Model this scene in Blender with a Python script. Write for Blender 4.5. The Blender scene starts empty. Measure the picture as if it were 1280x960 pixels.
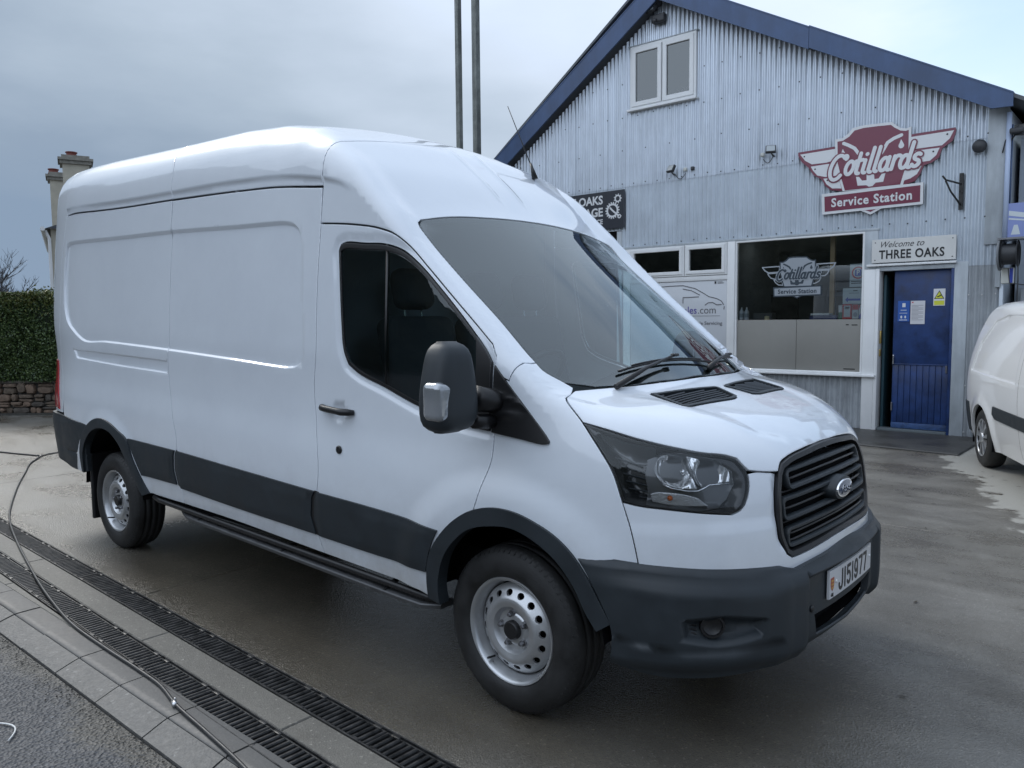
import bpy, math, random
import numpy as np
import time; _t0=time.time()
from mathutils import Matrix, Vector
from mathutils.geometry import delaunay_2d_cdt
random.seed(7); RNG=np.random.RandomState(7)
scene=bpy.context.scene
# ------------------------------------------------------------------ camera
cam_d=bpy.data.cameras.new('camera'); cam=bpy.data.objects.new('camera',cam_d); scene.collection.objects.link(cam)
CAM=Vector((2.0572,-3.3305,1.6230)); YAW,PITCH,ROLL=2.281439,-0.0816231,-0.0093208
_f=Vector((math.cos(YAW)*math.cos(PITCH),math.sin(YAW)*math.cos(PITCH),math.sin(PITCH)))
_r=Vector((math.sin(YAW),-math.cos(YAW),0)); _u=_r.cross(_f)
_r2=math.cos(ROLL)*_r+math.sin(ROLL)*_u; _u2=-math.sin(ROLL)*_r+math.cos(ROLL)*_u
cam.matrix_world=Matrix(((_r2.x,_u2.x,-_f.x,CAM.x),(_r2.y,_u2.y,-_f.y,CAM.y),(_r2.z,_u2.z,-_f.z,CAM.z),(0,0,0,1)))
cam_d.sensor_width=36; cam_d.lens=36*982.535/1280; cam_d.clip_end=3000; cam_d.clip_start=.05
scene.camera=cam
# ------------------------------------------------------------------ light
SUN_AZ=math.radians(172); SUN_EL=math.radians(41)
w=bpy.data.worlds.new('World'); scene.world=w; w.use_nodes=True
nt=w.node_tree; nt.nodes.clear()
def N(nt,t,**k):
    n=nt.nodes.new(t)
    for a,b in k.items():
        if a in ('operation','sky_type','blend_type','data_type','musgrave_type','noise_dimensions','feature','wave_type','bands_direction','rings_direction','vector_type','interpolation_type','distance','attribute_name','clamp','gradient_type','mode','normalize','invert'): setattr(n,a,b)
        else:
            key=int(k2) if (k2:=a.lstrip('i')).isdigit() else a
            n.inputs[key].default_value=b
    return n
out=N(nt,'ShaderNodeOutputWorld'); bg=N(nt,'ShaderNodeBackground'); nt.links.new(bg.outputs[0],out.inputs[0])
sky=N(nt,'ShaderNodeTexSky',sky_type='NISHITA'); sky.sun_disc=False; sky.sun_elevation=SUN_EL; sky.sun_rotation=math.radians(90)-SUN_AZ; sky.air_density=1.4; sky.dust_density=1.2
tc=N(nt,'ShaderNodeTexCoord'); L=nt.links.new
# cloud cover: banks of soft cloud over the clear sky, as seen in the photograph
def cloud(sx,sy,sz,scale,detail,rough,off):
    mp=N(nt,'ShaderNodeMapping'); mp.inputs['Scale'].default_value=(sx,sy,sz); mp.inputs['Location'].default_value=off
    L(tc.outputs['Generated'],mp.inputs[0]); n=N(nt,'ShaderNodeTexNoise',Scale=scale,Detail=detail,Roughness=rough); L(mp.outputs[0],n.inputs['Vector']); return n.outputs[0]
def ramp(nt,src,stops,lk=None):
    r=nt.nodes.new('ShaderNodeValToRGB'); e=r.color_ramp.elements
    while len(e)>1: e.remove(e[-1])
    for i,(p,c) in enumerate(stops):
        c=(c,c,c,1) if not isinstance(c,(tuple,list)) else tuple(c)+((1,) if len(c)==3 else ())
        if i==0: e[0].position=p; e[0].color=c
        else: x=e.new(p); x.color=c
    nt.links.new(src,r.inputs[0]); return r.outputs[0]
def dotdir(az,el):
    d=N(nt,'ShaderNodeVectorMath',operation='DOT_PRODUCT'); L(tc.outputs['Generated'],d.inputs[0]); a,e=math.radians(az),math.radians(el)
    d.inputs[1].default_value=(math.cos(a)*math.cos(e),math.sin(a)*math.cos(e),math.sin(e)); return d.outputs['Value']
def mth(op,a,b,c=None):
    m=N(nt,'ShaderNodeMath',operation=op)
    for i,v in enumerate((a,b,c)):
        if v is None: continue
        if isinstance(v,(int,float)): m.inputs[i].default_value=v
        else: L(v,m.inputs[i])
    return m.outputs[0]
def mixc(f,a,b,bt='MIX'):
    m=N(nt,'ShaderNodeMix',data_type='RGBA',blend_type=bt)
    for s,v in ((0,f),(6,a),(7,b)):
        if isinstance(v,(int,float)): m.inputs[s].default_value=v
        elif isinstance(v,tuple): m.inputs[s].default_value=v
        else: L(v,m.inputs[s])
    return m.outputs[2]
n1=cloud(1,1,2.2,1.15,4,.5,(.3,.1,0)); n2=cloud(1,1,3.0,3.2,6,.55,(2.1,.7,.4))
# one dark bank of cloud to the west (photograph's left), brighter cloud to the north east
bank=mth('ADD',dotdir(178,4),mth('MULTIPLY',mth('SUBTRACT',n1,.5),.75))
bank=mth('ADD',bank,mth('MULTIPLY',mth('SUBTRACT',n2,.5),.20))
cl=ramp(nt,bank,[(.30,(.51,.60,.74)),(.50,(.475,.55,.675)),(.66,(.385,.445,.53)),(.80,(.265,.32,.388)),(.93,(.172,.222,.29)),(1.0,(.150,.202,.275))])
# brightness added to the unseen southern sky to lift surfaces facing it
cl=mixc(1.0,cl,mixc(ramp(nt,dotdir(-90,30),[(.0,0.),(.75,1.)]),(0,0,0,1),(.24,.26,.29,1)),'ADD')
# unseen eastern sky darkened to dim the cab roof and nose
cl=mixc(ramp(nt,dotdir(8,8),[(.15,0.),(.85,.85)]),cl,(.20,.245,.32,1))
glow=ramp(nt,dotdir(174,43),[(.90,0.),(.97,.35),(1.0,1.)])
cl=mixc(1.0,cl,mixc(glow,(0,0,0,1),(.75,.75,.72,1)),'ADD')
hole=ramp(nt,mth('ADD',dotdir(86,20),mth('MULTIPLY',mth('SUBTRACT',n2,.5),.18)),[(.93,0.),(.975,.75),(1.0,.9)])
skyc=mixc(1.0,sky.outputs[0],(.11,.11,.11,1),'MULTIPLY')
# the cloud colours are luminances for strength 1; bring them to the sky's scale
SKY_STRENGTH=.12
cl2=mixc(1.0,cl,(1/SKY_STRENGTH,)*3+(1,),'MULTIPLY')
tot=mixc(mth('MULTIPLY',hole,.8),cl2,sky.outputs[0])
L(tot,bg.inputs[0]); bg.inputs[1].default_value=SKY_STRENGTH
sd=bpy.data.lights.new('sun','SUN'); sun=bpy.data.objects.new('sun',sd); scene.collection.objects.link(sun)
sd.energy=.9; sd.angle=math.radians(22); sd.color=(1,.96,.9)
sun.rotation_euler=Vector((math.cos(SUN_AZ)*math.cos(SUN_EL),math.sin(SUN_AZ)*math.cos(SUN_EL),math.sin(SUN_EL))).to_track_quat('Z','Y').to_euler()
scene.view_settings.view_transform='Standard'; scene.view_settings.look='None'; scene.view_settings.gamma=1; scene.view_settings.exposure=.80; scene.view_settings.use_curve_mapping=False
# ------------------------------------------------------------------ object helpers
COL=scene.collection
def setp(o,label=None,cat=None,group=None,kind=None):
    if label: o['label']=label
    if cat: o['category']=cat
    if group: o['group']=group
    if kind: o['kind']=kind
    return o
def link(o,parent=None):
    COL.objects.link(o)
    if parent is not None:
        o.parent=parent; p=parent; M=Matrix.Identity(4); ch=[]
        while p is not None: ch.append(p); p=p.parent
        for q in reversed(ch): M=M@q.matrix_parent_inverse@q.matrix_basis
        o.matrix_parent_inverse=M.inverted()
    return o
def empty(name,loc=(0,0,0),rz=0,**k):
    o=bpy.data.objects.new(name,None); o.location=loc; o.rotation_euler=(0,0,rz); o.empty_display_size=.2; COL.objects.link(o); return setp(o,**k)
def mesh(name,V,F,mat=None,parent=None,smooth=False,FM=None,**k):
    me=bpy.data.meshes.new(name)
    V=[tuple(map(float,v)) for v in V] if not isinstance(V,np.ndarray) else V.astype(float).tolist()
    F=F.tolist() if isinstance(F,np.ndarray) else F
    me.from_pydata(V,[],F)
    mats=mat if isinstance(mat,(list,tuple)) else ([mat] if mat else [])
    for m in mats: me.materials.append(m)
    if FM is not None: me.polygons.foreach_set('material_index',list(FM))
    if smooth: me.polygons.foreach_set('use_smooth',[True]*len(me.polygons))
    me.update(); me.validate()
    o=bpy.data.objects.new(name,me); link(o,parent); return setp(o,**k)
def auto(o,deg=35):
    me=o.data; me.polygons.foreach_set('use_smooth',[True]*len(me.polygons))
    try: me.set_sharp_from_angle(angle=math.radians(deg))
    except Exception: pass
    return o
class MB:
    def __init__(s): s.V=[]; s.F=[]; s.M=[]
    def add(s,V,F,m=0):
        b=len(s.V); s.V+= [tuple(v) for v in V]; s.F+=[tuple(i+b for i in f) for f in F]; s.M+=[m]*len(F); return s
    def box(s,a,b,m=0,bev=0):
        (x0,y0,z0),(x1,y1,z1)=a,b
        if bev<=0:
            V=[(x0,y0,z0),(x1,y0,z0),(x1,y1,z0),(x0,y1,z0),(x0,y0,z1),(x1,y0,z1),(x1,y1,z1),(x0,y1,z1)]
            return s.add(V,[(3,2,1,0),(4,5,6,7),(0,1,5,4),(1,2,6,5),(2,3,7,6),(3,0,4,7)],m)
        return s.rbox(((x0+x1)/2,(y0+y1)/2,(z0+z1)/2),(x1-x0,y1-y0,z1-z0),bev,1,m)
    def rbox(s,c,d,r,n=2,m=0,rot=None):
        # rounded box via cube-sphere corners
        r=min(r,min(d)/2*.999); h=[q/2-r for q in d]; V=[];F=[];k=n+1
        import itertools
        idx={}
        def vid(p):
            key=tuple(round(q,6) for q in p)
            if key not in idx: idx[key]=len(V); V.append(p)
            return idx[key]
        ts=[-1+2*i/n for i in range(n+1)] if n>0 else [-1,1]
        gs=[-1]+[ -1+ (i+1)/ (n+1) for i in range(n)]
        # parameter list per axis : negative cap, positive cap
        par=[(-1,-math.sin(math.pi/4*(1-i/n)) if n else -1) for i in range(n+1)]
        g=[]
        for i in range(n+1): g.append((-1,-math.tan(math.pi/4*(1-i/n))))
        for i in range(n+1): g.append((1,math.tan(math.pi/4*(i/n))))
        for ax in range(3):
            for sg in (-1,1):
                a1,a2=(ax+1)%3,(ax+2)%3; G=[]
                for (s1,t1) in g:
                    row=[]
                    for (s2,t2) in g:
                        dv=[0,0,0]; dv[ax]=sg; dv[a1]=t1; dv[a2]=t2
                        l=math.sqrt(sum(q*q for q in dv)); p=[0,0,0]
                        p[ax]=sg*h[ax]+r*dv[ax]/l; p[a1]=s1*h[a1]+r*dv[a1]/l; p[a2]=s2*h[a2]+r*dv[a2]/l
                        row.append(vid(tuple(p)))
                    G.append(row)
                for i in range(len(g)-1):
                    for j in range(len(g)-1):
                        f=(G[i][j],G[i+1][j],G[i+1][j+1],G[i][j+1])
                        F.append(f if sg>0 else f[::-1])
        if rot is not None: V=[tuple(rot@Vector(v)) for v in V]
        V=[(v[0]+c[0],v[1]+c[1],v[2]+c[2]) for v in V]
        return s.add(V,F,m)
    def tube(s,pts,r,n=8,m=0,cap=True):
        P=[Vector(p) for p in pts]; rr=r if isinstance(r,(list,tuple)) else [r]*len(P)
        V=[];F=[]; T0=(P[1]-P[0]).normalized(); a=Vector((0,0,1)) if abs(T0.z)<.9 else Vector((1,0,0)); u=T0.cross(a).normalized()
        for i,p in enumerate(P):
            t=(P[min(i+1,len(P)-1)]-P[max(i-1,0)]).normalized(); u=(u-t*u.dot(t)).normalized(); v=t.cross(u)
            for k in range(n):
                q=2*math.pi*k/n; V.append(tuple(p+(u*math.cos(q)+v*math.sin(q))*rr[i]))
        for i in range(len(P)-1):
            for k in range(n): F.append((i*n+k,i*n+(k+1)%n,(i+1)*n+(k+1)%n,(i+1)*n+k))
        if cap: F.append(tuple(range(n))[::-1]); F.append(tuple((len(P)-1)*n+k for k in range(n)))
        return s.add(V,F,m)
    def lathe(s,prof,c,axis='y',n=48,m=0,sgn=1):
        # prof: list of (offset along axis, radius)
        V=[];F=[]
        for (a,r) in prof:
            for k in range(n):
                q=2*math.pi*k/n; x,z=r*math.cos(q),r*math.sin(q)
                V.append((c[0]+x,c[1]+a*sgn,c[2]+z) if axis=='y' else ((c[0]+a*sgn,c[1]+x,c[2]+z) if axis=='x' else (c[0]+x,c[1]+z,c[2]+a*sgn)))
        for i in range(len(prof)-1):
            for k in range(n): 
                f=(i*n+k,i*n+(k+1)%n,(i+1)*n+(k+1)%n,(i+1)*n+k); F.append(f)
        return s.add(V,F,m)
    def prism(s,poly,fn,d,m=0,side=None):
        # poly in 2D, fn(u,v,depth)->3D ; front at depth 0, back at depth d
        n=len(poly); V=[fn(u,v,0) for u,v in poly]+[fn(u,v,d) for u,v in poly]
        s.add(V,[tuple(range(n))],m); b=len(s.V)-2*n
        s.F+=[tuple(b+n+i for i in range(n))[::-1]]; s.M+=[m]
        for i in range(n): s.F.append((b+i,b+n+i,b+n+(i+1)%n,b+(i+1)%n)); s.M.append(m if side is None else side)
        return s
    def build(s,name,mat,parent=None,smooth=False,deg=None,**k):
        o=mesh(name,s.V,s.F,mat,parent,smooth,FM=s.M if isinstance(mat,(list,tuple)) else None,**k)
        if deg: auto(o,deg)
        return o
def copyobj(o,name=None,parent=None):
    c=o.copy(); COL.objects.link(c)
    return c
# ------------------------------------------------------------------ materials
def M(name,col=(.5,.5,.5),rough=.5,metal=0,coat=0,coatr=.03,spec=.5,noise=None,bump=None,emit=None,trans=None):
    m=bpy.data.materials.new(name); m.use_nodes=True; nt=m.node_tree; b=nt.nodes['Principled BSDF']
    b.inputs['Base Color'].default_value=tuple(col)+(1,); b.inputs['Roughness'].default_value=rough; b.inputs['Metallic'].default_value=metal
    b.inputs['Coat Weight'].default_value=coat; b.inputs['Coat Roughness'].default_value=coatr; b.inputs['Specular IOR Level'].default_value=spec
    tc=nt.nodes.new('ShaderNodeTexCoord')
    if noise:   # (scale,amount(0..1),rough amount)
        n=N(nt,'ShaderNodeTexNoise',Scale=noise[0],Detail=6,Roughness=.62); nt.links.new(tc.outputs['Object'],n.inputs['Vector'])
        lo=tuple(c*(1-noise[1]) for c in col); hi=tuple(min(1,c*(1+noise[1])) for c in col)
        c=ramp(nt,n.outputs[0],[(.3,lo),(.7,hi)]); nt.links.new(c,b.inputs['Base Color'])
        if len(noise)>2: r=ramp(nt,n.outputs[0],[(.3,max(0,rough-noise[2])),(.7,min(1,rough+noise[2]))]); nt.links.new(r,b.inputs['Roughness'])
    if bump:    # (scale,strength,distance)
        n=N(nt,'ShaderNodeTexNoise',Scale=bump[0],Detail=5,Roughness=.6); nt.links.new(tc.outputs['Object'],n.inputs['Vector'])
        bp=N(nt,'ShaderNodeBump',Strength=bump[1],Distance=bump[2]); nt.links.new(n.outputs[0],bp.inputs['Height']); nt.links.new(bp.outputs[0],b.inputs['Normal'])
    if emit: b.inputs['Emission Color'].default_value=tuple(emit[0])+(1,); b.inputs['Emission Strength'].default_value=emit[1]
    return m
def glassM(name,tint=(.6,.65,.65),rough=.01,base=.06,mx=.9):
    # thin pane: fresnel mix of a mirror coat and a tinted see-through layer
    m=bpy.data.materials.new(name); m.use_nodes=True; nt=m.node_tree; nt.nodes.clear()
    o=N(nt,'ShaderNodeOutputMaterial'); mix=nt.nodes.new('ShaderNodeMixShader'); t=nt.nodes.new('ShaderNodeBsdfTransparent'); g=nt.nodes.new('ShaderNodeBsdfGlossy')
    t.inputs[0].default_value=tuple(tint)+(1,); g.inputs['Roughness'].default_value=rough; g.inputs[0].default_value=(.95,1,1,1)
    lw=N(nt,'ShaderNodeFresnel',IOR=1.5); r=nt.nodes.new('ShaderNodeMapRange'); r.inputs[1].default_value=0; r.inputs[2].default_value=1; r.inputs[3].default_value=base; r.inputs[4].default_value=mx
    nt.links.new(lw.outputs[0],r.inputs[0]); nt.links.new(r.outputs[0],mix.inputs[0]); nt.links.new(t.outputs[0],mix.inputs[1]); nt.links.new(g.outputs[0],mix.inputs[2]); nt.links.new(mix.outputs[0],o.inputs[0])
    return m
paint=M('white_paint',(.80,.81,.82),.32,coat=1,coatr=.02)
def _drops(m,sc=260,st=.12):
    # fine orange peel and dried rain spots on the paint
    nt=m.node_tree; b=nt.nodes['Principled BSDF']; tc=[n for n in nt.nodes if n.type=='TEX_COORD'][0]
    v=N(nt,'ShaderNodeTexVoronoi',Scale=sc*.45,Randomness=1.); nt.links.new(tc.outputs['Object'],v.inputs['Vector'])
    r=ramp(nt,v.outputs[0],[(0,1.),(.13,1.),(.2,0.)]); n=N(nt,'ShaderNodeTexNoise',Scale=2.2,Detail=3); nt.links.new(tc.outputs['Object'],n.inputs['Vector'])
    g=ramp(nt,n.outputs[0],[(.50,0.),(.62,1.)]); mu=N(nt,'ShaderNodeMath',operation='MULTIPLY'); nt.links.new(r,mu.inputs[0]); nt.links.new(g,mu.inputs[1])
    bp=N(nt,'ShaderNodeBump',Strength=st,Distance=.002); nt.links.new(mu.outputs[0],bp.inputs['Height']); nt.links.new(bp.outputs[0],b.inputs['Coat Normal'])
    n=N(nt,'ShaderNodeTexNoise',Scale=1.6,Detail=7,Roughness=.7); nt.links.new(tc.outputs['Object'],n.inputs['Vector'])
    c0=ramp(nt,n.outputs[0],[(.35,(.675,.715,.765)),(.6,(.715,.757,.805))])
    # road film thrown up along the bottom of the body
    sp=nt.nodes.new('ShaderNodeSeparateXYZ'); gm=nt.nodes.new('ShaderNodeNewGeometry'); nt.links.new(gm.outputs['Position'],sp.inputs[0])
    n2=N(nt,'ShaderNodeTexNoise',Scale=5.,Detail=8,Roughness=.75); nt.links.new(tc.outputs['Object'],n2.inputs['Vector'])
    mu=N(nt,'ShaderNodeMath',operation='MULTIPLY_ADD'); nt.links.new(n2.outputs[0],mu.inputs[0]); mu.inputs[1].default_value=-.5; nt.links.new(sp.outputs[2],mu.inputs[2])
    f=ramp(nt,mu.outputs[0],[(.12,.55),(.30,.22),(.62,.0)]); q=N(nt,'ShaderNodeMix',data_type='RGBA'); nt.links.new(f,q.inputs[0]); nt.links.new(c0,q.inputs[6]); q.inputs[7].default_value=(.26,.24,.21,1)
    nt.links.new(q.outputs[2],b.inputs['Base Color'])
_drops(paint)
plast=M('grey_plastic',(.019,.025,.030),.5,noise=(9,.18,.08),bump=(900,.15,.0006))
blackp=M('black_plastic',(.012,.012,.013),.38,bump=(700,.1,.0005))
blackm=M('black_matt',(.006,.006,.007),.9)
rubber=M('tyre_rubber',(.016,.016,.016),.62,noise=(9,.6,.16),bump=(120,.5,.002))
steel=M('wheel_silver',(.52,.53,.54),.34,metal=.75,noise=(7,.12,.08))
blackm.node_tree.nodes['Principled BSDF'].inputs['Specular IOR Level'].default_value=.1
chrome=M('chrome',(.85,.86,.88),.06,metal=1)
lensM=glassM('lamp_lens',(.95,.96,.97),.01,.0,.9)
windowM=glassM('van_glass',(.46,.60,.64),.005,.02,.95)
wsM=glassM('windscreen_glass',(.74,.82,.81),.005,.085,.95)
fabric=M('seat_fabric',(.035,.037,.042),.85,bump=(300,.3,.001))
M_nut=M('wheel_nut',(.22,.22,.23),.35,metal=.8)
def crv(pts,blur=0.05,n=14000):
    a=np.array(pts,float); lo,hi=a[0,0]-.6,a[-1,0]+.6
    x=np.linspace(lo,hi,n); dx=x[1]-x[0]
    s0=(a[1,1]-a[0,1])/(a[1,0]-a[0,0]); s1=(a[-1,1]-a[-2,1])/(a[-1,0]-a[-2,0])
    y=np.interp(x,a[:,0],a[:,1]); y=np.where(x<a[0,0],a[0,1]+s0*(x-a[0,0]),y); y=np.where(x>a[-1,0],a[-1,1]+s1*(x-a[-1,0]),y)
    if blur>0:
        m=int(3*blur/dx)+1; k=np.exp(-.5*(np.arange(-m,m+1)*dx/blur)**2); k/=k.sum()
        yp=np.concatenate([y[0]+(np.arange(-m,0))*(y[1]-y[0]),y,y[-1]+np.arange(1,m+1)*(y[-1]-y[-2])]); y=np.convolve(yp,k,'valid')
    return lambda q: np.interp(q,x,y)
def sst(a,b,x):
    t=np.clip((x-a)/(b-a),0,1); return t*t*(3-2*t)
def smax(a,b,k):
    h=np.clip(.5+.5*(a-b)/k,0,1); return a*h+b*(1-h)+k*h*(1-h)
BASE=crv([(.25,.985),(.45,1.005),(.6,1.02),(.75,1.03),(.92,1.026),(1.08,1.004),(1.2,.999),(1.3,1.0),(1.42,1.002),(1.6,.99),(2.,.958),(2.38,.925),(2.5,.905),(2.8,.84)],.03)
ZC=crv([(-5.1,2.71),(-4.7,2.735),(-4.,2.74),(-3,2.73),(-2.2,2.73),(-1.8,2.705),(-1.4,2.64),(-1.15,2.535),(-.9,2.335),(-.70,2.14),(-.45,1.945),(-.2,1.755),(.05,1.565),(.2,1.455),(.36,1.345),(.5,1.315),(.65,1.275),(.8,1.225),(.9,1.185),(1.0,1.14),(1.2,1.03)],.04)
KX=crv([(-5,0),(-1.9,0),(-1.2,.10),(-.7,.16),(0,.22),(.3,.26),(.5,.15),(.7,.0),(1.2,.0)],.08)
CRN=crv([(-5,.06),(-2,.06),(-1.3,.045),(-1.,.0),(-.8,.0),(-.6,.02),(.3,.01),(.6,.025),(.8,.06),(.95,.09)],.08)
NOSE=crv([(-.3,.0),(0,.0),(.2,-.008),(.4,-.03),(.55,-.07),(.7,-.145),(.82,-.25),(.92,-.39),(1.0,-.60),(1.1,-1.0)],.05)
NZ=crv([(.1,.86),(.2,.93),(.3,.985),(.45,1.01),(.7,1.01),(.85,1.0),(1.,.98),(1.08,.955),(1.16,.91),(1.35,.7)],.03)
RZ=crv([(.3,-4.90),(.5,-4.93),(.9,-4.93),(1.3,-4.91),(2.0,-4.91),(2.5,-4.90),(2.7,-4.86),(2.9,-4.8)],.04)
def Yside(x,z):
    b=BASE(z)
    up=sst(1.0,1.35,z)
    t=np.maximum(x+.9,0); b=b-up*(.03*t*t)
    t2=np.maximum(x-.25,0); b=b-.16*t2*t2*sst(.8,1.1,z)
    # rear taper
    tr=np.maximum(-4.2-x,0); b=b-(.13+.05*sst(1.6,1.2,z))*tr**2
    # cab side above windows leans into roof cap
    b=b-sst(1.9,2.5,z)*sst(-1.6,-.7,x)*-.02
    return b
def Ztop(x,y):
    ya=np.abs(y)
    ye=np.interp(x,[-.72,-.6,-.3,0.,.1],[.757,.802,.813,.832,.832])
    pr=PR*(.044+.014*sst(-.3,-.6,x))*sst(ye-.01,ye+.13,ya)*sst(-1.25,-.7,x)*sst(.40,.10,x)
    return ZC(x+KX(x)*ya*ya)-CRN(x)*(ya/.8)**2.2+pr
def Kroof(x,z): return .05+.15*sst(-.72,-1.75,x)+.05*sst(.4,.7,x)
RAKE=.033; PR=1.
def body(P,side_off=0.):
    x,y,z=P[...,0],P[...,1],P[...,2]+RAKE*P[...,0]
    ya=np.abs(y)
    fs=(ya-Yside(x,z))
    ft=(z-Ztop(x,y)); g=(ZC(x+.02)-ZC(x-.02))/.04; ft=ft/np.sqrt(1+g*g)
    fn=(x-NZ(z)-NOSE(ya)); gn=(NOSE(ya+.01)-NOSE(ya-.01))/.02; fn=fn/np.sqrt(1+gn*gn)
    fr=(RZ(z)-x)
    f=smax(fs,ft,Kroof(x,z)); f=smax(f,fn,.09); f=smax(f,fr,.13)
    return f
def grad(P,f=body,h=.003):
    g=np.stack([f(P+np.array(e)*h)-f(P-np.array(e)*h) for e in ((1,0,0),(0,1,0),(0,0,1))],-1)/(2*h)
    return g/np.maximum(np.linalg.norm(g,axis=-1,keepdims=True),1e-9)
def march(O,D,f=body,tmax=14,lo=0.25,t0=1.0):
    D=D/np.linalg.norm(D,axis=-1,keepdims=True)
    t=np.full(D.shape[:-1],t0); 
    for i in range(160):
        d=f(O+D*t[...,None]); t=t+np.clip(d,-.2,1)*.7
    P=O+D*t[...,None]
    hit=(np.abs(f(P))<.004)&(P[...,2]>lo)&(t<tmax)
    return P,hit
# ------------------------------------------------------------------ charts of the van body
def bis(O,D,lo,hi,f,it=26):
    a=np.full(len(O),lo); b=np.full(len(O),hi)
    for _ in range(it):
        m=.5*(a+b); v=f(O+D*m[:,None]); a=np.where(v<0,m,a); b=np.where(v<0,b,m)
    return O+D*(.5*(a+b))[:,None]
class Cyl:
    def __init__(s,zc=1.0,f=None): s.zc=zc; s.f=f or body
    def to(s,P): P=np.asarray(P,float); return np.stack([P[:,0],np.arctan2(-P[:,1],P[:,2]-s.zc)],1)
    def od(s,U): return np.stack([U[:,0],0*U[:,0],0*U[:,0]+s.zc],1),np.stack([0*U[:,0],-np.sin(U[:,1]),np.cos(U[:,1])],1)
    def fr(s,U): O,D=s.od(U); return bis(O,D,.05,2.4,s.f)
class Nose:
    def __init__(s,x0=-.3,sg=1,f=None,k=1.25): s.x0=x0; s.sg=sg; s.f=f or body; s.k=k
    def to(s,P): P=np.asarray(P,float); return np.stack([-np.arctan2(-P[:,1],s.sg*(P[:,0]-s.x0))*s.k,P[:,2]],1)
    def od(s,U): th=-U[:,0]/s.k; return np.stack([0*th+s.x0,0*th,U[:,1]],1),np.stack([s.sg*np.cos(th),-np.sin(th),0*th],1)
    def fr(s,U): O,D=s.od(U); return bis(O,D,.05,2.2,s.f)
CY=Cyl(1.0); CB=Cyl(.35); NO=Nose(); TA=Nose(-3.9,-1,k=1.2)
def nearp(ch,U,P0,f,w=.035):
    O,D=ch.od(U); r0=np.linalg.norm(P0-O,axis=1); a=r0-w; b=r0+w
    for _ in range(14): m=.5*(a+b); v=f(O+D*m[:,None]); a=np.where(v<0,m,a); b=np.where(v<0,b,m)
    return O+D*(.5*(a+b))[:,None]
def side_pt(l,f=None,sg=-1):
    # points given by (x,z) put on the near flank of the body
    l=np.array(l,float); O=np.stack([l[:,0],0*l[:,0],l[:,1]],1); D=np.tile(np.array([[0,float(sg),0]]),(len(l),1)); return [tuple(p) for p in bis(O,D,.02,1.5,f or body)]
def pip(Q,poly):
    x,y=Q[:,0],Q[:,1]; ins=np.zeros(len(Q),bool); n=len(poly)
    for i in range(n):
        x0,y0=poly[i]; x1,y1=poly[(i+1)%n]
        if y0==y1: continue
        c=((y0>y)!=(y1>y))&(x<(x1-x0)*(y-y0)/(y1-y0)+x0); ins^=c
    return ins
def dist(Q,poly,closed=True):
    d=np.full(len(Q),1e9); n=len(poly)
    for i in range(n if closed else n-1):
        a=np.array(poly[i]); b=np.array(poly[(i+1)%n]); ab=b-a; l=ab@ab
        if l<1e-12: continue
        t=np.clip(((Q-a)@ab)/l,0,1); q=Q-a-t[:,None]*ab; d=np.minimum(d,np.sqrt((q*q).sum(1)))
    return d
def sdist(Q,poly): d=dist(Q,poly); return np.where(pip(Q,poly),-d,d)   # negative inside
def resample(pl,h,closed=True,corner=22):
    # densify, rounding gentle bends with a Catmull-Rom but keeping corners sharp
    P=np.array(pl,float); n=len(P); keep=[]
    for i in range(n):
        if not closed and i in (0,n-1): keep.append(True); continue
        a=P[i]-P[i-1]; b=P[(i+1)%n]-P[i]; c=(a@b)/max(1e-9,np.linalg.norm(a)*np.linalg.norm(b)); keep.append(math.degrees(math.acos(max(-1,min(1,c))))>corner)
    out=[]
    for i in range(n if closed else n-1):
        p1,p2=P[i],P[(i+1)%n]; p0=P[i-1] if not keep[i] else p1-(p2-p1); p3=P[(i+2)%n] if not keep[(i+1)%n] else p2+(p2-p1)
        k=max(1,int(np.linalg.norm(p2-p1)/h+.5)); 
        s1=np.linalg.norm(p1-p0)+1e-9; s2=np.linalg.norm(p2-p1)+1e-9; s3=np.linalg.norm(p3-p2)+1e-9
        m1=((p2-p1)/s2*s1+(p1-p0)/s1*s2)/(s1+s2)*s2; m2=((p3-p2)/s3*s2+(p2-p1)/s2*s3)/(s2+s3)*s2
        m1=m1*min(1,2.2*s1/s2); m2=m2*min(1,2.2*s3/s2)
        for j in range(k):
            t=j/k; out.append((2*t**3-3*t*t+1)*p1+(t**3-2*t*t+t)*m1+(-2*t**3+3*t*t)*p2+(t**3-t*t)*m2)
    if not closed: out.append(P[-1])
    return np.array(out)
def area(P): x,y=P[:,0],P[:,1]; return .5*np.sum(x*np.roll(y,-1)-np.roll(x,-1)*y)
def inset(P,d):
    # P ccw; move inward by d
    a=P-np.roll(P,1,0); b=np.roll(P,-1,0)-P
    na=np.stack([-a[:,1],a[:,0]],1)/np.maximum(1e-9,np.linalg.norm(a,axis=1))[:,None]; nb=np.stack([-b[:,1],b[:,0]],1)/np.maximum(1e-9,np.linalg.norm(b,axis=1))[:,None]
    n=na+nb; n/=np.maximum(.35,(n*n).sum(1)/2)[:,None]
    return P+n*d
def mir(P): return [(a,-b,c) for a,b,c in P]
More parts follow.
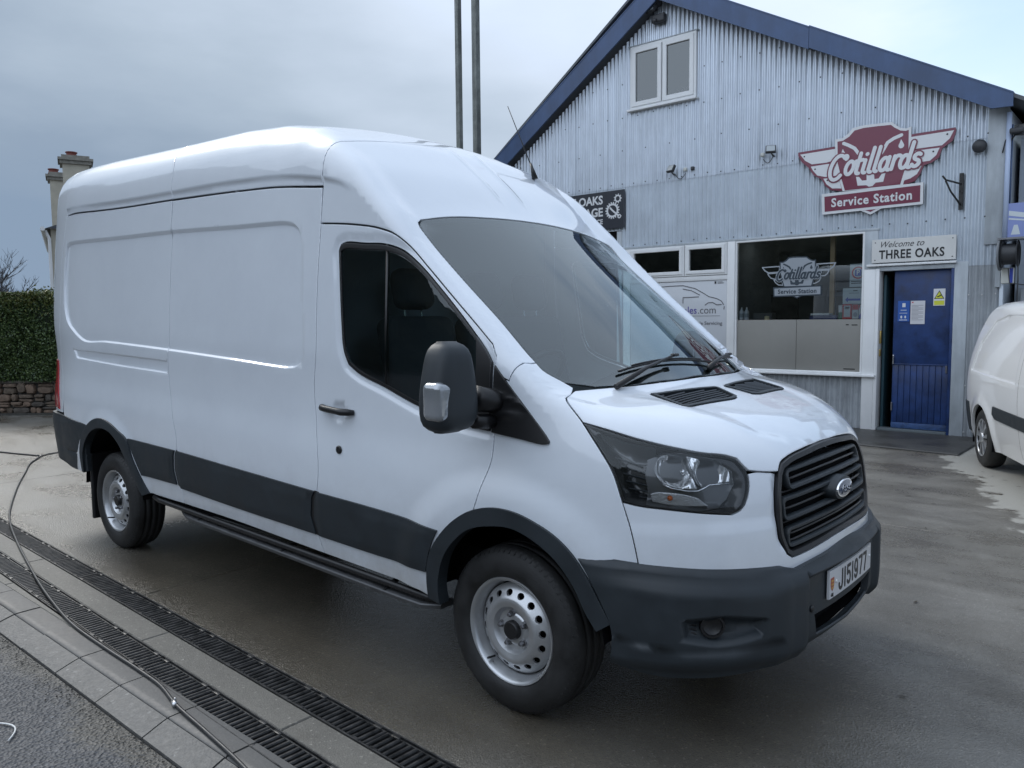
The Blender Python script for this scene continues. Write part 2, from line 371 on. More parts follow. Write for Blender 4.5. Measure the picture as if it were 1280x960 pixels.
def panel(name,chart,outline,mat,parent,holes=(),h=.03,hb=.018,off=0.,disp=None,feats=(),gap=.0022,hem=.016,keepsharp=22,mirror=False,label=None,tomesh=True,hemmat=None,raw=False,f=None,smoothn=True):
    f=f or body
    loops=[]
    for li,pl in enumerate([outline]+list(holes)):
        U=chart.to(pl) if not raw else np.array(pl,float)
        U=resample(U,hb,True,keepsharp)
        if area(U)<0: U=U[::-1]
        loops.append(U)
    rings=[]  # (ring on edge, inner ring)
    for li,U in enumerate(loops):
        s=1 if li==0 else -1
        e=inset(U,s*gap); i=inset(U,s*(gap+.0035)); rings.append((e,i))
    outer=rings[0][1]; lo=outer.min(0); hi=outer.max(0)
    gx=np.arange(lo[0]+h*.37,hi[0],h); gy=np.arange(lo[1]+h*.41,hi[1],h); G=np.stack(np.meshgrid(gx,gy),-1).reshape(-1,2)
    ok=pip(G,outer)&(dist(G,outer)>hb*.55)
    for _,i in rings[1:]: ok&=~pip(G,i)&(dist(G,i)>hb*.55)
    pts=[];edges=[]
    def addloop(P,closed=True):
        b=len(pts); pts.extend(P.tolist()); n=len(P); edges.extend([(b+k,b+(k+1)%n) for k in range(n if closed else n-1)])
    for _,i in rings: addloop(i)
    for (fl,w) in feats:        # extra vertex rows along a feature line
        Fu=chart.to(fl) if not raw else np.array(fl,float); 
        closed=len(fl)>3 and np.allclose(fl[0],fl[-1]); 
        if closed: Fu=Fu[:-1]
        Fu=resample(Fu,hb*.8,closed,30)
        T_=np.roll(Fu,-1,0)-Fu
        if not closed: T_[-1]=T_[-2]
        Tn=np.stack([-T_[:,1],T_[:,0]],1)/np.maximum(1e-9,np.linalg.norm(T_,axis=1))[:,None]
        for s in (-1.0,-.4,.4,1.0):
            Q=Fu+Tn*(w*s/2); k=pip(Q,outer)&(dist(Q,outer)>.004)
            for _,i in rings[1:]: k&=~pip(Q,i)
            pts.extend(Q[k].tolist())
        ok&=dist(G,Fu,closed)>w*.5+hb*.3
    pts.extend(G[ok].tolist())
    vs,es,fs,*_=delaunay_2d_cdt([Vector(p) for p in pts],edges,[],0,1e-6)
    V2=np.array([(v.x,v.y) for v in vs]); T3=np.array([t for t in fs if len(t)==3]); 
    C=V2[T3].mean(1); k=pip(C,outer)
    for _,i in rings[1:]: k&=~pip(C,i)
    T3=T3[k]
    # drop outline slivers
    a2=V2[T3]; ar=np.abs((a2[:,1,0]-a2[:,0,0])*(a2[:,2,1]-a2[:,0,1])-(a2[:,2,0]-a2[:,0,0])*(a2[:,1,1]-a2[:,0,1])); T3=T3[ar>1e-9]
    U=[V2]; faces=T3.tolist()
    base=len(V2); nring=[]
    # index of inner ring vertices inside cdt output
    from mathutils.kdtree import KDTree
    kd=KDTree(len(V2))
    for i,v in enumerate(V2): kd.insert((v[0],v[1],0),i)
    kd.balance()
    depth=[np.zeros(len(V2))]
    for (e,i) in rings:
        ii=[kd.find((q[0],q[1],0))[1] for q in i]; n=len(e)
        b1=base; U.append(e); depth.append(np.full(n,-.0016)); b2=base+n; U.append(e); depth.append(np.full(n,-hem)); base+=2*n
        for k in range(n):
            k2=(k+1)%n
            q=(ii[k],b1+k,b1+k2,ii[k2])
            faces.append(q if ii[k]!=ii[k2] else q[:3]); faces.append((b1+k,b2+k,b2+k2,b1+k2))
    UA=np.concatenate(U); dp=np.concatenate(depth)
    P=chart.fr(UA); n=grad(P,f)
    dd=lambda Pq: (off+(disp(Pq) if disp is not None else 0.))*np.ones(len(Pq))
    B0=P; P=B0+n*(dd(B0)+dp)[:,None]
    # analytic normals of the displaced surface
    T4=[]
    for e in ((.0022,0),(-.0022,0),(0,.0022),(0,-.0022)):
        Q=nearp(chart,UA+np.array(e),B0,f); T4.append(Q+grad(Q,f)*dd(Q)[:,None])
    NV=np.cross(T4[0]-T4[1],T4[2]-T4[3]); NV/=np.maximum(1e-12,np.linalg.norm(NV,axis=1))[:,None]
    NV*=np.sign((NV*n).sum(1))[:,None]
    # orientation check
    t=T3[len(T3)//2]; fn=np.cross(P[t[1]]-P[t[0]],P[t[2]]-P[t[0]])
    flip=(fn@n[t[0]])<0
    # outer vs hole rings winding
    FF=[]; FMi=[]
    for fc in faces:
        a=P[fc[0]];nn=np.cross(P[fc[1]]-a,P[fc[2]]-a)
        if len(fc)==3 and fc[0]<len(V2) and fc[1]<len(V2) and fc[2]<len(V2): FF.append(fc[::-1] if flip else fc)
        else: FF.append(fc)
    # ring faces: orient consistently using bevel quads facing outward normal
    nt3=len(T3)
    for k in range(nt3,len(FF)):
        fc=FF[k]; a=P[fc[0]]; nn=np.cross(P[fc[1]]-a,P[fc[2]]-a)
        if (k-nt3)%2==0:
            if nn@n[fc[0]]<0: FF[k]=fc[::-1]
        else:
            prev=FF[k-1]; rev=(prev[0]!=faces[k-1][0])
            if rev: FF[k]=fc[::-1]
    nv2=len(V2); off_=nv2; ringkind=np.zeros(len(P),int)   # 0 skin, 1 edge, 2 hem
    for (e,i) in rings: nn_=len(e); ringkind[off_:off_+nn_]=1; ringkind[off_+nn_:off_+2*nn_]=2; off_+=2*nn_
    def finish(Pm,faces,N_):
        o=mesh(name,Pm,faces,mat,parent,smooth=True); me=o.data
        lv=np.empty(len(me.loops),int); me.loops.foreach_get('vertex_index',lv); ls=np.empty(len(me.polygons),int); lt=ls.copy(); me.polygons.foreach_get('loop_start',ls); me.polygons.foreach_get('loop_total',lt)
        fnm=np.empty(len(me.polygons)*3); me.polygons.foreach_get('normal',fnm); fnm=fnm.reshape(-1,3)
        lf=np.repeat(np.arange(len(ls)),lt); rk=ringkind[lv]; hemf=np.zeros(len(ls),bool); np.logical_or.at(hemf,lf,rk==2)
        nl=N_[lv].copy(); hm=hemf[lf]; nl[hm]=fnm[lf[hm]]
        ed=(rk==1)&~hm; bev=np.zeros(len(ls),bool); np.logical_or.at(bev,lf,rk==1); nl[ed]=.72*nl[ed]+.28*fnm[lf[ed]]
        # outward tilt along the folded edge
        cen=np.zeros((len(ls),3)); np.add.at(cen,lf,Pm[lv]); cen/=lt[:,None]; t_=Pm[lv]-cen[lf]; t_/=np.maximum(1e-9,np.linalg.norm(t_,axis=1))[:,None]; t_-=N_[lv]*(t_*N_[lv]).sum(1)[:,None]; nl[ed]+=.45*t_[ed]
        nl/=np.maximum(1e-9,np.linalg.norm(nl,axis=1))[:,None]
        me.normals_split_custom_set([tuple(v) for v in nl.tolist()]); return o
    o=finish(P,FF,NV)
    if label: o['label']=label
    if mirror:
        P2=P.copy(); P2[:,1]*=-1; NV2=NV.copy(); NV2[:,1]*=-1; o2=finish(P2,[tuple(fc)[::-1] for fc in FF],NV2)
        return o,o2
    return o
def strokes(lines,w,closed=False):
    out=[]
    for l in lines:
        P=np.array(l,float); ww=w
        for i in range(len(P)-1):
            t=P[i+1]-P[i]; L_=np.linalg.norm(t)
            if L_<1e-6: continue
            t/=L_; n=np.array([-t[1],t[0]])*ww/2; out.append([tuple(P[i]-n),tuple(P[i+1]-n),tuple(P[i+1]+n),tuple(P[i]+n)])
        for p in P: out.append([tuple(p+ww/2*np.array([math.cos(a),math.sin(a)])) for a in np.linspace(0,2*math.pi,11)[:-1]])
    return out
# outlines of the van's panels, lamps and trim in metres on its body surface (x forward, y left, z up)
T={
'recess':[(-4.455,-0.944,2.211),(-4.42,-0.945,2.227),(-3.514,-0.95,2.207),(-2.804,-0.95,2.189),(-2.064,-0.95,2.158),(-1.536,-0.951,2.135),(-1.47,-0.952,2.121),(-1.418,-0.955,2.088),(-1.397,-0.959,2.038),(-1.366,-0.985,1.712),(-1.352,-1.001,1.457),(-1.364,-1.001,1.425),(-1.408,-1.001,1.397),(-1.481,-1.001,1.388),(-2.03,-1.001,1.416),(-2.798,-1.001,1.456),(-3.721,-1.001,1.496),(-4.125,-1.001,1.509),(-4.269,-1,1.568),(-4.425,-0.989,1.664),(-4.465,-0.982,1.732),(-4.489,-0.953,2.08)],
'slot':[(-4.276,-0.999,1.43),(-3.488,-1,1.406),(-2.818,-1,1.383),(-2.815,-0.999,1.31),(-3.498,-0.999,1.334),(-4.238,-0.999,1.371)],
'rail':[(-4.486,-0.92,2.469),(-3.535,-0.93,2.439),(-2.785,-0.93,2.417),(-1.999,-0.93,2.393),(-1.464,-0.932,2.353),(-1.211,-0.94,2.314),(-1.065,-0.945,2.273),(-0.958,-0.949,2.216)],
'seam':[(-4.473,-0.923,2.443),(-3.533,-0.933,2.41),(-2.778,-0.933,2.385),(-1.995,-0.933,2.353),(-1.579,-0.934,2.327),(-1.223,-0.941,2.286)],
'rearseam':[(-4.565,-0.83,2.754),(-4.481,-0.903,2.596),(-4.48,-0.918,2.492),(-4.528,-0.929,2.326),(-4.583,-0.944,2.085),(-4.583,-0.969,1.777),(-4.607,-0.975,1.542),(-4.627,-0.967,1.341),(-4.525,-1.008,1.036),(-4.515,-1.011,0.925)],
'sliderear_up':[(-2.866,-0.825,2.714),(-2.781,-0.902,2.59),(-2.781,-0.93,2.415),(-2.783,-0.932,2.386)],
'sliderear':[(-2.783,-0.932,2.386),(-2.793,-0.95,2.185),(-2.806,-0.969,1.953),(-2.801,-0.988,1.721),(-2.798,-1.001,1.454),(-2.796,-1,1.285),(-2.734,-1.02,1.054),(-2.681,-1.028,0.918),(-2.677,-1.029,0.839),(-2.703,-1.015,0.642),(-2.669,-1.008,0.564),(-2.658,-1.001,0.493)],
'bpillar_up':[(-1.193,-0.872,2.497),(-1.201,-0.913,2.453),(-1.205,-0.934,2.391),(-1.216,-0.941,2.287),(-1.228,-0.954,2.108)],
'bpillar':[(-1.228,-0.954,2.108),(-1.237,-0.967,1.927),(-1.239,-0.991,1.631),(-1.236,-1.001,1.472),(-1.259,-1,1.307),(-1.236,-1.01,1.081),(-1.207,-1.028,0.885),(-1.221,-1.029,0.782),(-1.251,-1.021,0.664),(-1.241,-1.009,0.531),(-1.208,-1.001,0.452)],
'doortop':[(-1.228,-0.954,2.108),(-1.104,-0.955,2.096),(-0.963,-0.956,2.079),(-0.779,-0.958,2.047),(-0.678,-0.957,2.014),(-0.589,-0.949,1.959),(-0.465,-0.948,1.854),(-0.312,-0.949,1.719),(-0.167,-0.951,1.593),(-0.091,-0.952,1.525),(-0.064,-0.963,1.477),(-0.063,-0.97,1.445)],
'doorfront':[(-0.063,-0.97,1.445),(-0.054,-0.976,1.365),(-0.056,-0.98,1.3),(-0.053,-0.991,1.165),(-0.058,-1.006,1.059),(-0.086,-1.02,0.965),(-0.108,-1.027,0.891),(-0.123,-1.028,0.852),(-0.139,-1.029,0.783),(-0.19,-1.026,0.693)],
'window':[(-1.085,-0.964,1.965),(-1.074,-0.962,1.991),(-1.037,-0.961,2),(-0.886,-0.962,1.986),(-0.726,-0.962,1.969),(-0.61,-0.96,1.931),(-0.531,-0.959,1.883),(-0.362,-0.959,1.742),(-0.183,-0.965,1.572),(-0.121,-0.968,1.506),(-0.087,-0.972,1.454),(-0.082,-0.979,1.364),(-0.088,-0.985,1.233),(-0.092,-0.991,1.175),(-0.167,-0.992,1.182),(-0.315,-0.994,1.201),(-0.521,-0.996,1.251),(-0.721,-0.999,1.317),(-0.92,-1.001,1.38),(-0.985,-1.001,1.416),(-1.018,-1,1.476),(-1.046,-0.99,1.629),(-1.07,-0.975,1.822)],
'tri':[(-0.169,-0.965,1.561),(-0.104,-0.968,1.493),(-0.059,-0.97,1.442),(0.221,-0.974,1.159),(0.219,-0.977,1.147),(0.2,-0.98,1.142),(0.08,-0.988,1.154),(-0.055,-0.99,1.169),(-0.249,-0.994,1.185),(-0.171,-0.985,1.294),(-0.154,-0.983,1.42)],
'triline':[(-0.069,-0.971,1.445),(-0.069,-0.98,1.3),(-0.07,-0.991,1.167)],
'wstop':[(-0.715,-0.753,2.098),(-0.696,-0.597,2.11),(-0.678,-0.283,2.134),(-0.676,-0.077,2.144),(-0.688,0.145,2.153),(-0.701,0.308,2.153),(-0.743,0.579,2.157)],
'wsleft':[(-0.715,-0.753,2.098),(-0.695,-0.782,2.073),(-0.671,-0.794,2.048),(-0.62,-0.798,2),(-0.388,-0.808,1.8),(-0.165,-0.812,1.615),(-0.004,-0.827,1.48),(0.075,-0.828,1.416),(0.15,-0.792,1.37),(0.236,-0.668,1.344),(0.28,-0.55,1.341),(0.321,-0.292,1.35),(0.326,0.073,1.359),(0.296,0.349,1.359)],
'bonrear':[(0.175,-0.767,1.359),(0.18,-0.811,1.345),(0.205,-0.861,1.328),(0.249,-0.904,1.309),(0.338,-0.927,1.234)],
'apseam':[(0.02,-0.846,1.458),(0.036,-0.932,1.443),(0.018,-0.961,1.409),(0.007,-0.968,1.38)],
'headlight':[(0.335,-0.926,1.237),(0.428,-0.903,1.212),(0.545,-0.86,1.179),(0.646,-0.8,1.152),(0.732,-0.724,1.129),(0.788,-0.65,1.116),(0.813,-0.62,1.103),(0.833,-0.613,1.08),(0.849,-0.609,1.056),(0.862,-0.614,1.019),(0.866,-0.63,0.978),(0.862,-0.65,0.942),(0.853,-0.671,0.924),(0.836,-0.7,0.913),(0.765,-0.784,0.923),(0.662,-0.868,0.937),(0.579,-0.915,0.946),(0.523,-0.939,0.96),(0.51,-0.94,0.994),(0.478,-0.939,1.067),(0.424,-0.938,1.139),(0.383,-0.935,1.186)],
'bonfront':[(0.813,-0.62,1.103),(0.833,-0.613,1.08),(0.85,-0.602,1.061),(0.867,-0.57,1.054),(0.891,-0.516,1.047),(0.907,-0.467,1.041)],
'grilleL':[(0.908,-0.099,1.106),(0.901,-0.371,1.084),(0.901,-0.428,1.07),(0.907,-0.464,1.042),(0.919,-0.5,0.976),(0.929,-0.514,0.887),(0.939,-0.512,0.803),(0.952,-0.484,0.741),(0.961,-0.455,0.724),(0.987,-0.296,0.734)],
'grilleTop':[(0.908,-0.099,1.106),(0.894,0.279,1.107)],
'noseseam':[(0.523,-0.939,0.957),(0.556,-0.931,0.855),(0.585,-0.922,0.742)],
'bumptop':[(0.345,-0.996,0.76),(0.355,-0.994,0.76),(0.478,-0.964,0.752),(0.582,-0.924,0.742),(0.686,-0.865,0.735),(0.767,-0.801,0.728),(0.888,-0.646,0.717),(0.925,-0.569,0.711),(0.941,-0.527,0.707),(0.947,-0.511,0.701),(0.954,-0.488,0.686),(0.964,-0.453,0.685),(0.976,-0.397,0.691),(0.999,-0.19,0.702),(1.004,-0.061,0.712)],
'rbump':[(-4.606,-0.999,0.914),(-4.004,-1.029,0.889),(-4.131,-1.022,0.762),(-4.166,-1.013,0.667),(-4.174,-0.999,0.525),(-4.455,-0.985,0.514),(-4.685,-0.958,0.555),(-4.757,-0.951,0.63),(-4.706,-0.974,0.767)],
'rarch_out':[(-4.174,-0.999,0.525),(-4.166,-1.013,0.667),(-4.062,-1.026,0.829),(-3.959,-1.029,0.902),(-3.802,-1.028,0.955),(-3.635,-1.028,0.945),(-3.478,-1.029,0.896),(-3.36,-1.028,0.846),(-3.273,-1.02,0.712),(-3.159,-1.005,0.55),(-3.117,-0.999,0.498)],
'rarch_in':[(-4.14,-0.998,0.517),(-4.1,-1.014,0.674),(-4.002,-1.024,0.786),(-3.883,-1.028,0.856),(-3.727,-1.029,0.886),(-3.584,-1.029,0.87),(-3.458,-1.026,0.803),(-3.368,-1.019,0.701),(-3.264,-1.005,0.555),(-3.196,-0.997,0.473)],
'clad_r':[(-3.347,-1.029,0.85),(-2.694,-1.029,0.834),(-2.718,-1.027,0.794),(-2.733,-1.021,0.705),(-2.713,-1.012,0.609),(-3.186,-1.011,0.612)],
'clad_m':[(-2.669,-1.029,0.834),(-1.941,-1.029,0.804),(-1.231,-1.028,0.776),(-1.26,-1.026,0.737),(-1.279,-1.019,0.638),(-1.251,-1.01,0.546),(-1.989,-1.01,0.566),(-2.666,-1.01,0.593),(-2.705,-1.02,0.693),(-2.696,-1.027,0.796)],
'clad_f':[(-1.215,-1.028,0.774),(-0.706,-1.028,0.757),(-0.33,-1.028,0.734),(-0.37,-1.024,0.67),(-0.403,-1.018,0.591),(-0.424,-1.011,0.528),(-0.735,-1.01,0.529),(-1.225,-1.01,0.542),(-1.253,-1.019,0.63),(-1.232,-1.027,0.741)],
'sillbot':[(-3.118,-0.999,0.495),(-2.658,-1.001,0.493),(-2.01,-1.002,0.482),(-1.208,-1.001,0.452),(-0.749,-1.001,0.436),(-0.42,-1.001,0.422)],
'farch_out':[(-0.421,-1,0.414),(-0.419,-1.01,0.511),(-0.404,-1.017,0.584),(-0.368,-1.023,0.657),(-0.3,-1.028,0.736),(-0.222,-1.029,0.8),(-0.123,-1.028,0.854),(0,-1.026,0.881),(0.101,-1.022,0.876),(0.196,-1.015,0.849),(0.284,-1.005,0.808),(0.346,-0.995,0.759),(0.415,-0.981,0.668),(0.463,-0.968,0.579),(0.498,-0.957,0.51)],
'farch_in':[(-0.345,-0.998,0.395),(-0.349,-1.006,0.468),(-0.33,-1.014,0.552),(-0.295,-1.021,0.627),(-0.226,-1.027,0.707),(-0.153,-1.029,0.761),(-0.026,-1.029,0.799),(0.089,-1.024,0.807),(0.184,-1.017,0.778),(0.284,-1.005,0.715),(0.355,-0.992,0.629),(0.403,-0.98,0.531),(0.442,-0.969,0.47)],
'handle':[(-1.193,-1.001,1.202),(-0.946,-1.001,1.184)],
'handlebowl':[(-1.051,-1.001,1.184)],
'lock':[(-1.038,-1.019,1.003)],
'ventL':[(0.389,-0.508,1.309),(0.383,-0.465,1.314),(0.421,-0.049,1.318),(0.436,-0.032,1.314),(0.559,-0.072,1.281),(0.571,-0.122,1.276),(0.538,-0.498,1.271),(0.524,-0.518,1.274)],
'ventR':[(0.371,0.417,1.32),(-31.013,75.48,-3.985),(-27.268,71.448,-4.516),(0.535,0.3,1.282)],
'bumpbot_side':[(0.449,-0.968,0.474),(0.589,-0.922,0.438),(0.769,-0.8,0.42),(0.893,-0.639,0.424)],
'crease':[(0.577,-0.345,1.268),(0.784,-0.42,1.178),(0.849,-0.304,1.145),(0.881,-0.09,1.132)],
'antenna':[(-1.093,0.57,2.489)],
'badge':[(0.984,-0.016,0.925)],
'plate':[(1.001,-0.188,0.606),(0.961,0.47,0.583),(-5.77,23.865,-6.745),(1.001,-0.196,0.498)],
'fog':[(0.757,-0.814,0.513)],
'openL':[(0.975,-0.396,0.7),(0.965,-0.454,0.644),(0.977,-0.4,0.539),(0.988,-0.323,0.446),(0.986,-0.288,0.38)],
'refl1':[(0.616,-0.871,1.076),(0.615,-0.86,1.106),(0.624,-0.841,1.128),(0.642,-0.82,1.136),(0.668,-0.797,1.134),(0.683,-0.788,1.127),(0.717,-0.791,1.07),(0.746,-0.785,1.008),(0.718,-0.811,1.009),(0.673,-0.846,1.019),(0.644,-0.864,1.034)],
'refl2':[(0.693,-0.777,1.126),(0.741,-0.734,1.111),(0.787,-0.681,1.097),(0.807,-0.67,1.076),(0.818,-0.674,1.049),(0.82,-0.683,1.03),(0.796,-0.718,1.03),(0.773,-0.747,1.029),(0.759,-0.768,1.016),(0.75,-0.776,1.022),(0.722,-0.783,1.075)],
'indic':[(0.612,-0.892,0.991),(0.629,-0.881,0.997),(0.72,-0.814,0.989),(0.753,-0.786,0.977),(0.784,-0.76,0.945),(0.723,-0.819,0.947),(0.667,-0.862,0.952),(0.619,-0.892,0.962)],
'bulb':[(0.672,-0.855,0.978)],
'darkband':[(0.355,-0.926,1.224),(0.418,-0.918,1.195),(0.541,-0.903,1.11),(0.608,-0.891,1.013),(0.67,-0.852,1.004),(0.608,-0.892,1.008),(0.555,-0.925,0.956),(0.531,-0.935,0.966),(0.493,-0.934,1.065),(0.428,-0.933,1.153)],
'ring1':[(0.924,-0.445,1.011),(0.922,-0.403,1.041),(0.944,-0.113,1.055),(0.936,-0.436,0.972)],
'ring2':[(0.937,-0.48,0.906),(0.936,-0.458,0.948),(0.945,-0.469,0.86)],
'ring3':[(0.947,-0.487,0.796),(0.948,-0.474,0.827),(0.963,-0.439,0.754)],
'bonseamR':[(0.889,0.426,1.086),(0.895,0.454,1.069)],
'roofrib':[(-1.266,-0.098,2.625),(-1.085,-0.108,2.518),(-0.952,-0.089,2.407),(-0.828,-0.071,2.291)],
'roofribx':[(-1.147,-0.428,2.547),(-1.144,-0.338,2.552),(-1.11,-0.388,2.523),(-1.131,-0.279,2.546)],
'noselower':[(0.536,-0.937,0.914),(0.705,-0.843,0.873),(0.866,-0.664,0.851),(0.927,-0.537,0.84)],
'clipline':[(0.452,-0.967,0.471),(0.589,-0.922,0.45),(0.712,-0.848,0.429),(0.829,-0.736,0.427),(0.901,-0.624,0.437)],
'fogtop':[(0.7,-0.858,0.566),(0.818,-0.751,0.578),(0.909,-0.611,0.544),(0.901,-0.625,0.44),(0.799,-0.771,0.446),(0.712,-0.849,0.463)]
}
# ------------------------------------------------------------------ GROUND
def ground_mat(name,base,wet,rough_dry=.55,rough_wet=.16,speck=.5,dry_patch=False,bscale=90,bstr=.25,dist=.004,wetscale=.55,wetbias=.5,stain=.35,wetcol=.55,silt=False):
    m=bpy.data.materials.new(name); m.use_nodes=True; nt=m.node_tree; b=nt.nodes['Principled BSDF']; L=nt.links.new
    tc=nt.nodes.new('ShaderNodeTexCoord'); O=tc.outputs['Object']
    def noise(sc,det=5,ro=.55,sx=1,sy=1):
        mp=N(nt,'ShaderNodeMapping'); mp.inputs['Scale'].default_value=(sx,sy,1); L(O,mp.inputs[0]); n=N(nt,'ShaderNodeTexNoise',Scale=sc,Detail=det,Roughness=ro); L(mp.outputs[0],n.inputs['Vector']); return n.outputs[0]
    def mt(op,a,b_):
        q=N(nt,'ShaderNodeMath',operation=op)
        for i,v in enumerate((a,b_)):
            if isinstance(v,(int,float)): q.inputs[i].default_value=v
            else: L(v,q.inputs[i])
        return q.outputs[0]
    def mx(f,a,b_,bt='MIX'):
        q=N(nt,'ShaderNodeMix',data_type='RGBA',blend_type=bt)
        for i,v in ((0,f),(6,a),(7,b_)):
            if isinstance(v,(int,float,tuple)): q.inputs[i].default_value=v if not isinstance(v,tuple) else (tuple(v)+(1,))[:4]
            else: L(v,q.inputs[i])
        return q.outputs[2]
    big=noise(wetscale,4,.55,1,1.5); mid=noise(2.6,6,.6); fine=noise(34,4,.6); streak=noise(1.3,5,.6,.35,2.4)
    vor=N(nt,'ShaderNodeTexVoronoi',Scale=bscale*1.6); L(O,vor.inputs['Vector'])
    spk=ramp(nt,vor.outputs['Color'],[(.0,.6),(.55,.9),(.85,1.05),(.95,2.2),(1.,3.6)])
    wetm=ramp(nt,mt('ADD',mt('MULTIPLY',big,.7),mt('ADD',mt('MULTIPLY',mid,.2),mt('MULTIPLY',streak,.25))),[(wetbias-.09,1.),(wetbias+.10,0.)])
    col=mx(mid,tuple(c*(1-stain) for c in base),tuple(min(1,c*(1+stain)) for c in base))
    col=mx(ramp(nt,streak,[(.38,.38),(.62,0.)]),col,tuple(c*.62 for c in base))
    col=mx(speck,col,mx(1.,col,spk,'MULTIPLY'))
    if dry_patch:
        sp=nt.nodes.new('ShaderNodeSeparateXYZ'); L(O,sp.inputs[0]); e=mt('SUBTRACT',sp.outputs[0],mt('ADD',.15,mt('MULTIPLY',mt('SUBTRACT',6.3,sp.outputs[1]),.40))); e=mt('ADD',e,mt('MULTIPLY',mt('SUBTRACT',mid,.5),1.1))
        k=ramp(nt,e,[(.44,0.),(.50,1.)]); k=ramp(nt,mt('ADD',e,.5),[(.47,0.),(.53,1.)]); col=mx(k,col,mx(fine,(.30,.295,.265),(.36,.35,.32))); wetm=mt('MULTIPLY',wetm,mt('SUBTRACT',1,k))
        # darker, smoother oval under and around the van, joined to the wet mask
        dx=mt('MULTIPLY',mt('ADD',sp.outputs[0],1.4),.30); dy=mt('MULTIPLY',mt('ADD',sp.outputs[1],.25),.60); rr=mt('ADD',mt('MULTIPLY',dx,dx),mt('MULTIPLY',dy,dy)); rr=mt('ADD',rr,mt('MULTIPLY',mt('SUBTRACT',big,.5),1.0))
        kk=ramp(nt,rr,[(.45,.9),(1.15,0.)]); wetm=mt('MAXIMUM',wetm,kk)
    col=mx(wetm,col,mx(1.,col,(wetcol*1.06,wetcol*.96,wetcol*.80),'MULTIPLY'))
    if silt:
        sp=nt.nodes.new('ShaderNodeSeparateXYZ'); L(O,sp.inputs[0]); e=mt('ADD',mt('MULTIPLY',mt('ADD',sp.outputs[1],2.02),4.2),mt('ADD',mt('MULTIPLY',mt('SUBTRACT',mid,.5),1.7),mt('MULTIPLY',mt('SUBTRACT',fine,.5),.9)))
        ks=ramp(nt,mt('ADD',e,.9),[(.25,0.),(.62,.85),(.9,1.)]); col=mx(ks,col,mx(fine,(.055,.050,.042),(.135,.128,.112)))
    L(col,b.inputs['Base Color'])
    r=mt('ADD',mt('MULTIPLY',wetm,rough_wet-rough_dry),rough_dry); r=mt('ADD',r,mt('MULTIPLY',mt('SUBTRACT',fine,.5),.22)); L(r,b.inputs['Roughness'])
    h=mt('ADD',mt('MULTIPLY',vor.outputs['Distance'],.7),mt('MULTIPLY',fine,.6)); bp=N(nt,'ShaderNodeBump',Strength=bstr,Distance=dist); L(h,bp.inputs['Height']); L(bp.outputs[0],b.inputs['Normal'])
    return m
conc=ground_mat('wet_concrete',(.165,.156,.138),1,.40,.15,.5,True,85,.6,.006,.5,.53,.32,.50)
conc2=ground_mat('channel_concrete',(.15,.143,.125),1,.60,.38,.6,False,80,.5,.004,.9,.36)
flagm=ground_mat('kerb_concrete',(.085,.085,.083),1,.55,.34,.25,False,60,.2,.003,1.4,.45,.22,.62)
gutm=ground_mat('gutter_concrete',(.118,.117,.112),1,.6,.4,.6,False,50,.6,.005,1.1,.38,.3,.6)
asph=ground_mat('asphalt',(.085,.087,.092),1,.50,.30,.6,False,42,1.0,.016,.7,.38,silt=True)
dirtm=ground_mat('silt',(.075,.070,.060),1,.8,.5,.5,False,45,.9,.01,2.,.4)
ironm=M('cast_iron',(.034,.034,.034),.42,metal=.3,noise=(14,.75,.2),bump=(90,.4,.002))
# base sheet out to the horizon
g=MB(); g.add([(-1500,-1500,-.12),(1500,-1500,-.12),(1500,1500,-.12),(-1500,1500,-.12)],[(0,1,2,3)]); g.build('ground',M('far_ground',(.06,.062,.055),.9,noise=(.05,.3)),kind='structure')
SL=-.0315
def Lr(x,n): return (x,-1.387+n+SL*x*.98)     # lines parallel to the drains, n metres from the first one's far edge
def slab(name,poly,z0,z1,mat,parent=None,bev=.006,**k):
    P=np.array(poly,float); P=P if area(P)>0 else P[::-1]; I=inset(P,bev); n=len(P)
    V=[(x,y,z1) for x,y in I]+[(x,y,z1-bev) for x,y in P]+[(x,y,z0) for x,y in P]; F=[tuple(range(n))]
    for r in (0,1):
        for i in range(n): F.append((r*n+i,(r+1)*n+i,(r+1)*n+(i+1)%n,r*n+(i+1)%n))
    return mesh(name,V,F,mat,parent,**k)
fc=empty('forecourt',(0,0,0),kind='structure')
XS=[-24,-16.2,-11.6,-7.1,-2.62,4.6,12]; YS=[None,3.15,7.05,8.44]
for i in range(len(XS)-1):
    a,b=XS[i]+.0025,XS[i+1]-.0025
    for j in range(3):
        y0a,y0b=(Lr(a,.004)[1],Lr(b,.004)[1]) if j==0 else (YS[j]+.005,)*2
        y1=YS[j+1]-.005
        slab('concrete_bay',[(a,y0a),(b,y0b),(b,y1),(a,y1)],-.10,0,conc,fc,bev=.004)
for j,(a,b,c,d) in enumerate([(-24,8.45,12,30),]): slab('concrete_bay',[(a,b),(-10.2,b),(-10.2,d),(a,d)],-.10,0,conc,fc)
# concrete strips beside and between the drains, broken by a few joints
st=empty('drain_surround',(0,0,0),kind='structure')
J1=[-9,-6.4,-3.9,-1.95,-.62,.9,3.2,7]
for a,b in zip(J1[:-1],J1[1:]): slab('concrete_strip',[Lr(a+.003,-.137),Lr(b-.003,-.137),Lr(b-.003,-.285),Lr(a+.003,-.285)],-.1,-.002,conc2,st,bev=.005)
for a,b in zip(J1[:-1],J1[1:]): slab('concrete_strip',[Lr(a+.4,-.435),Lr(b+.394,-.435),(b+.394,-1.765),(a+.4,-1.765)],-.1,-.004,conc2,st,bev=.005) if -1.387-.435+SL*(b)>-1.765+.0 and b<2 else None
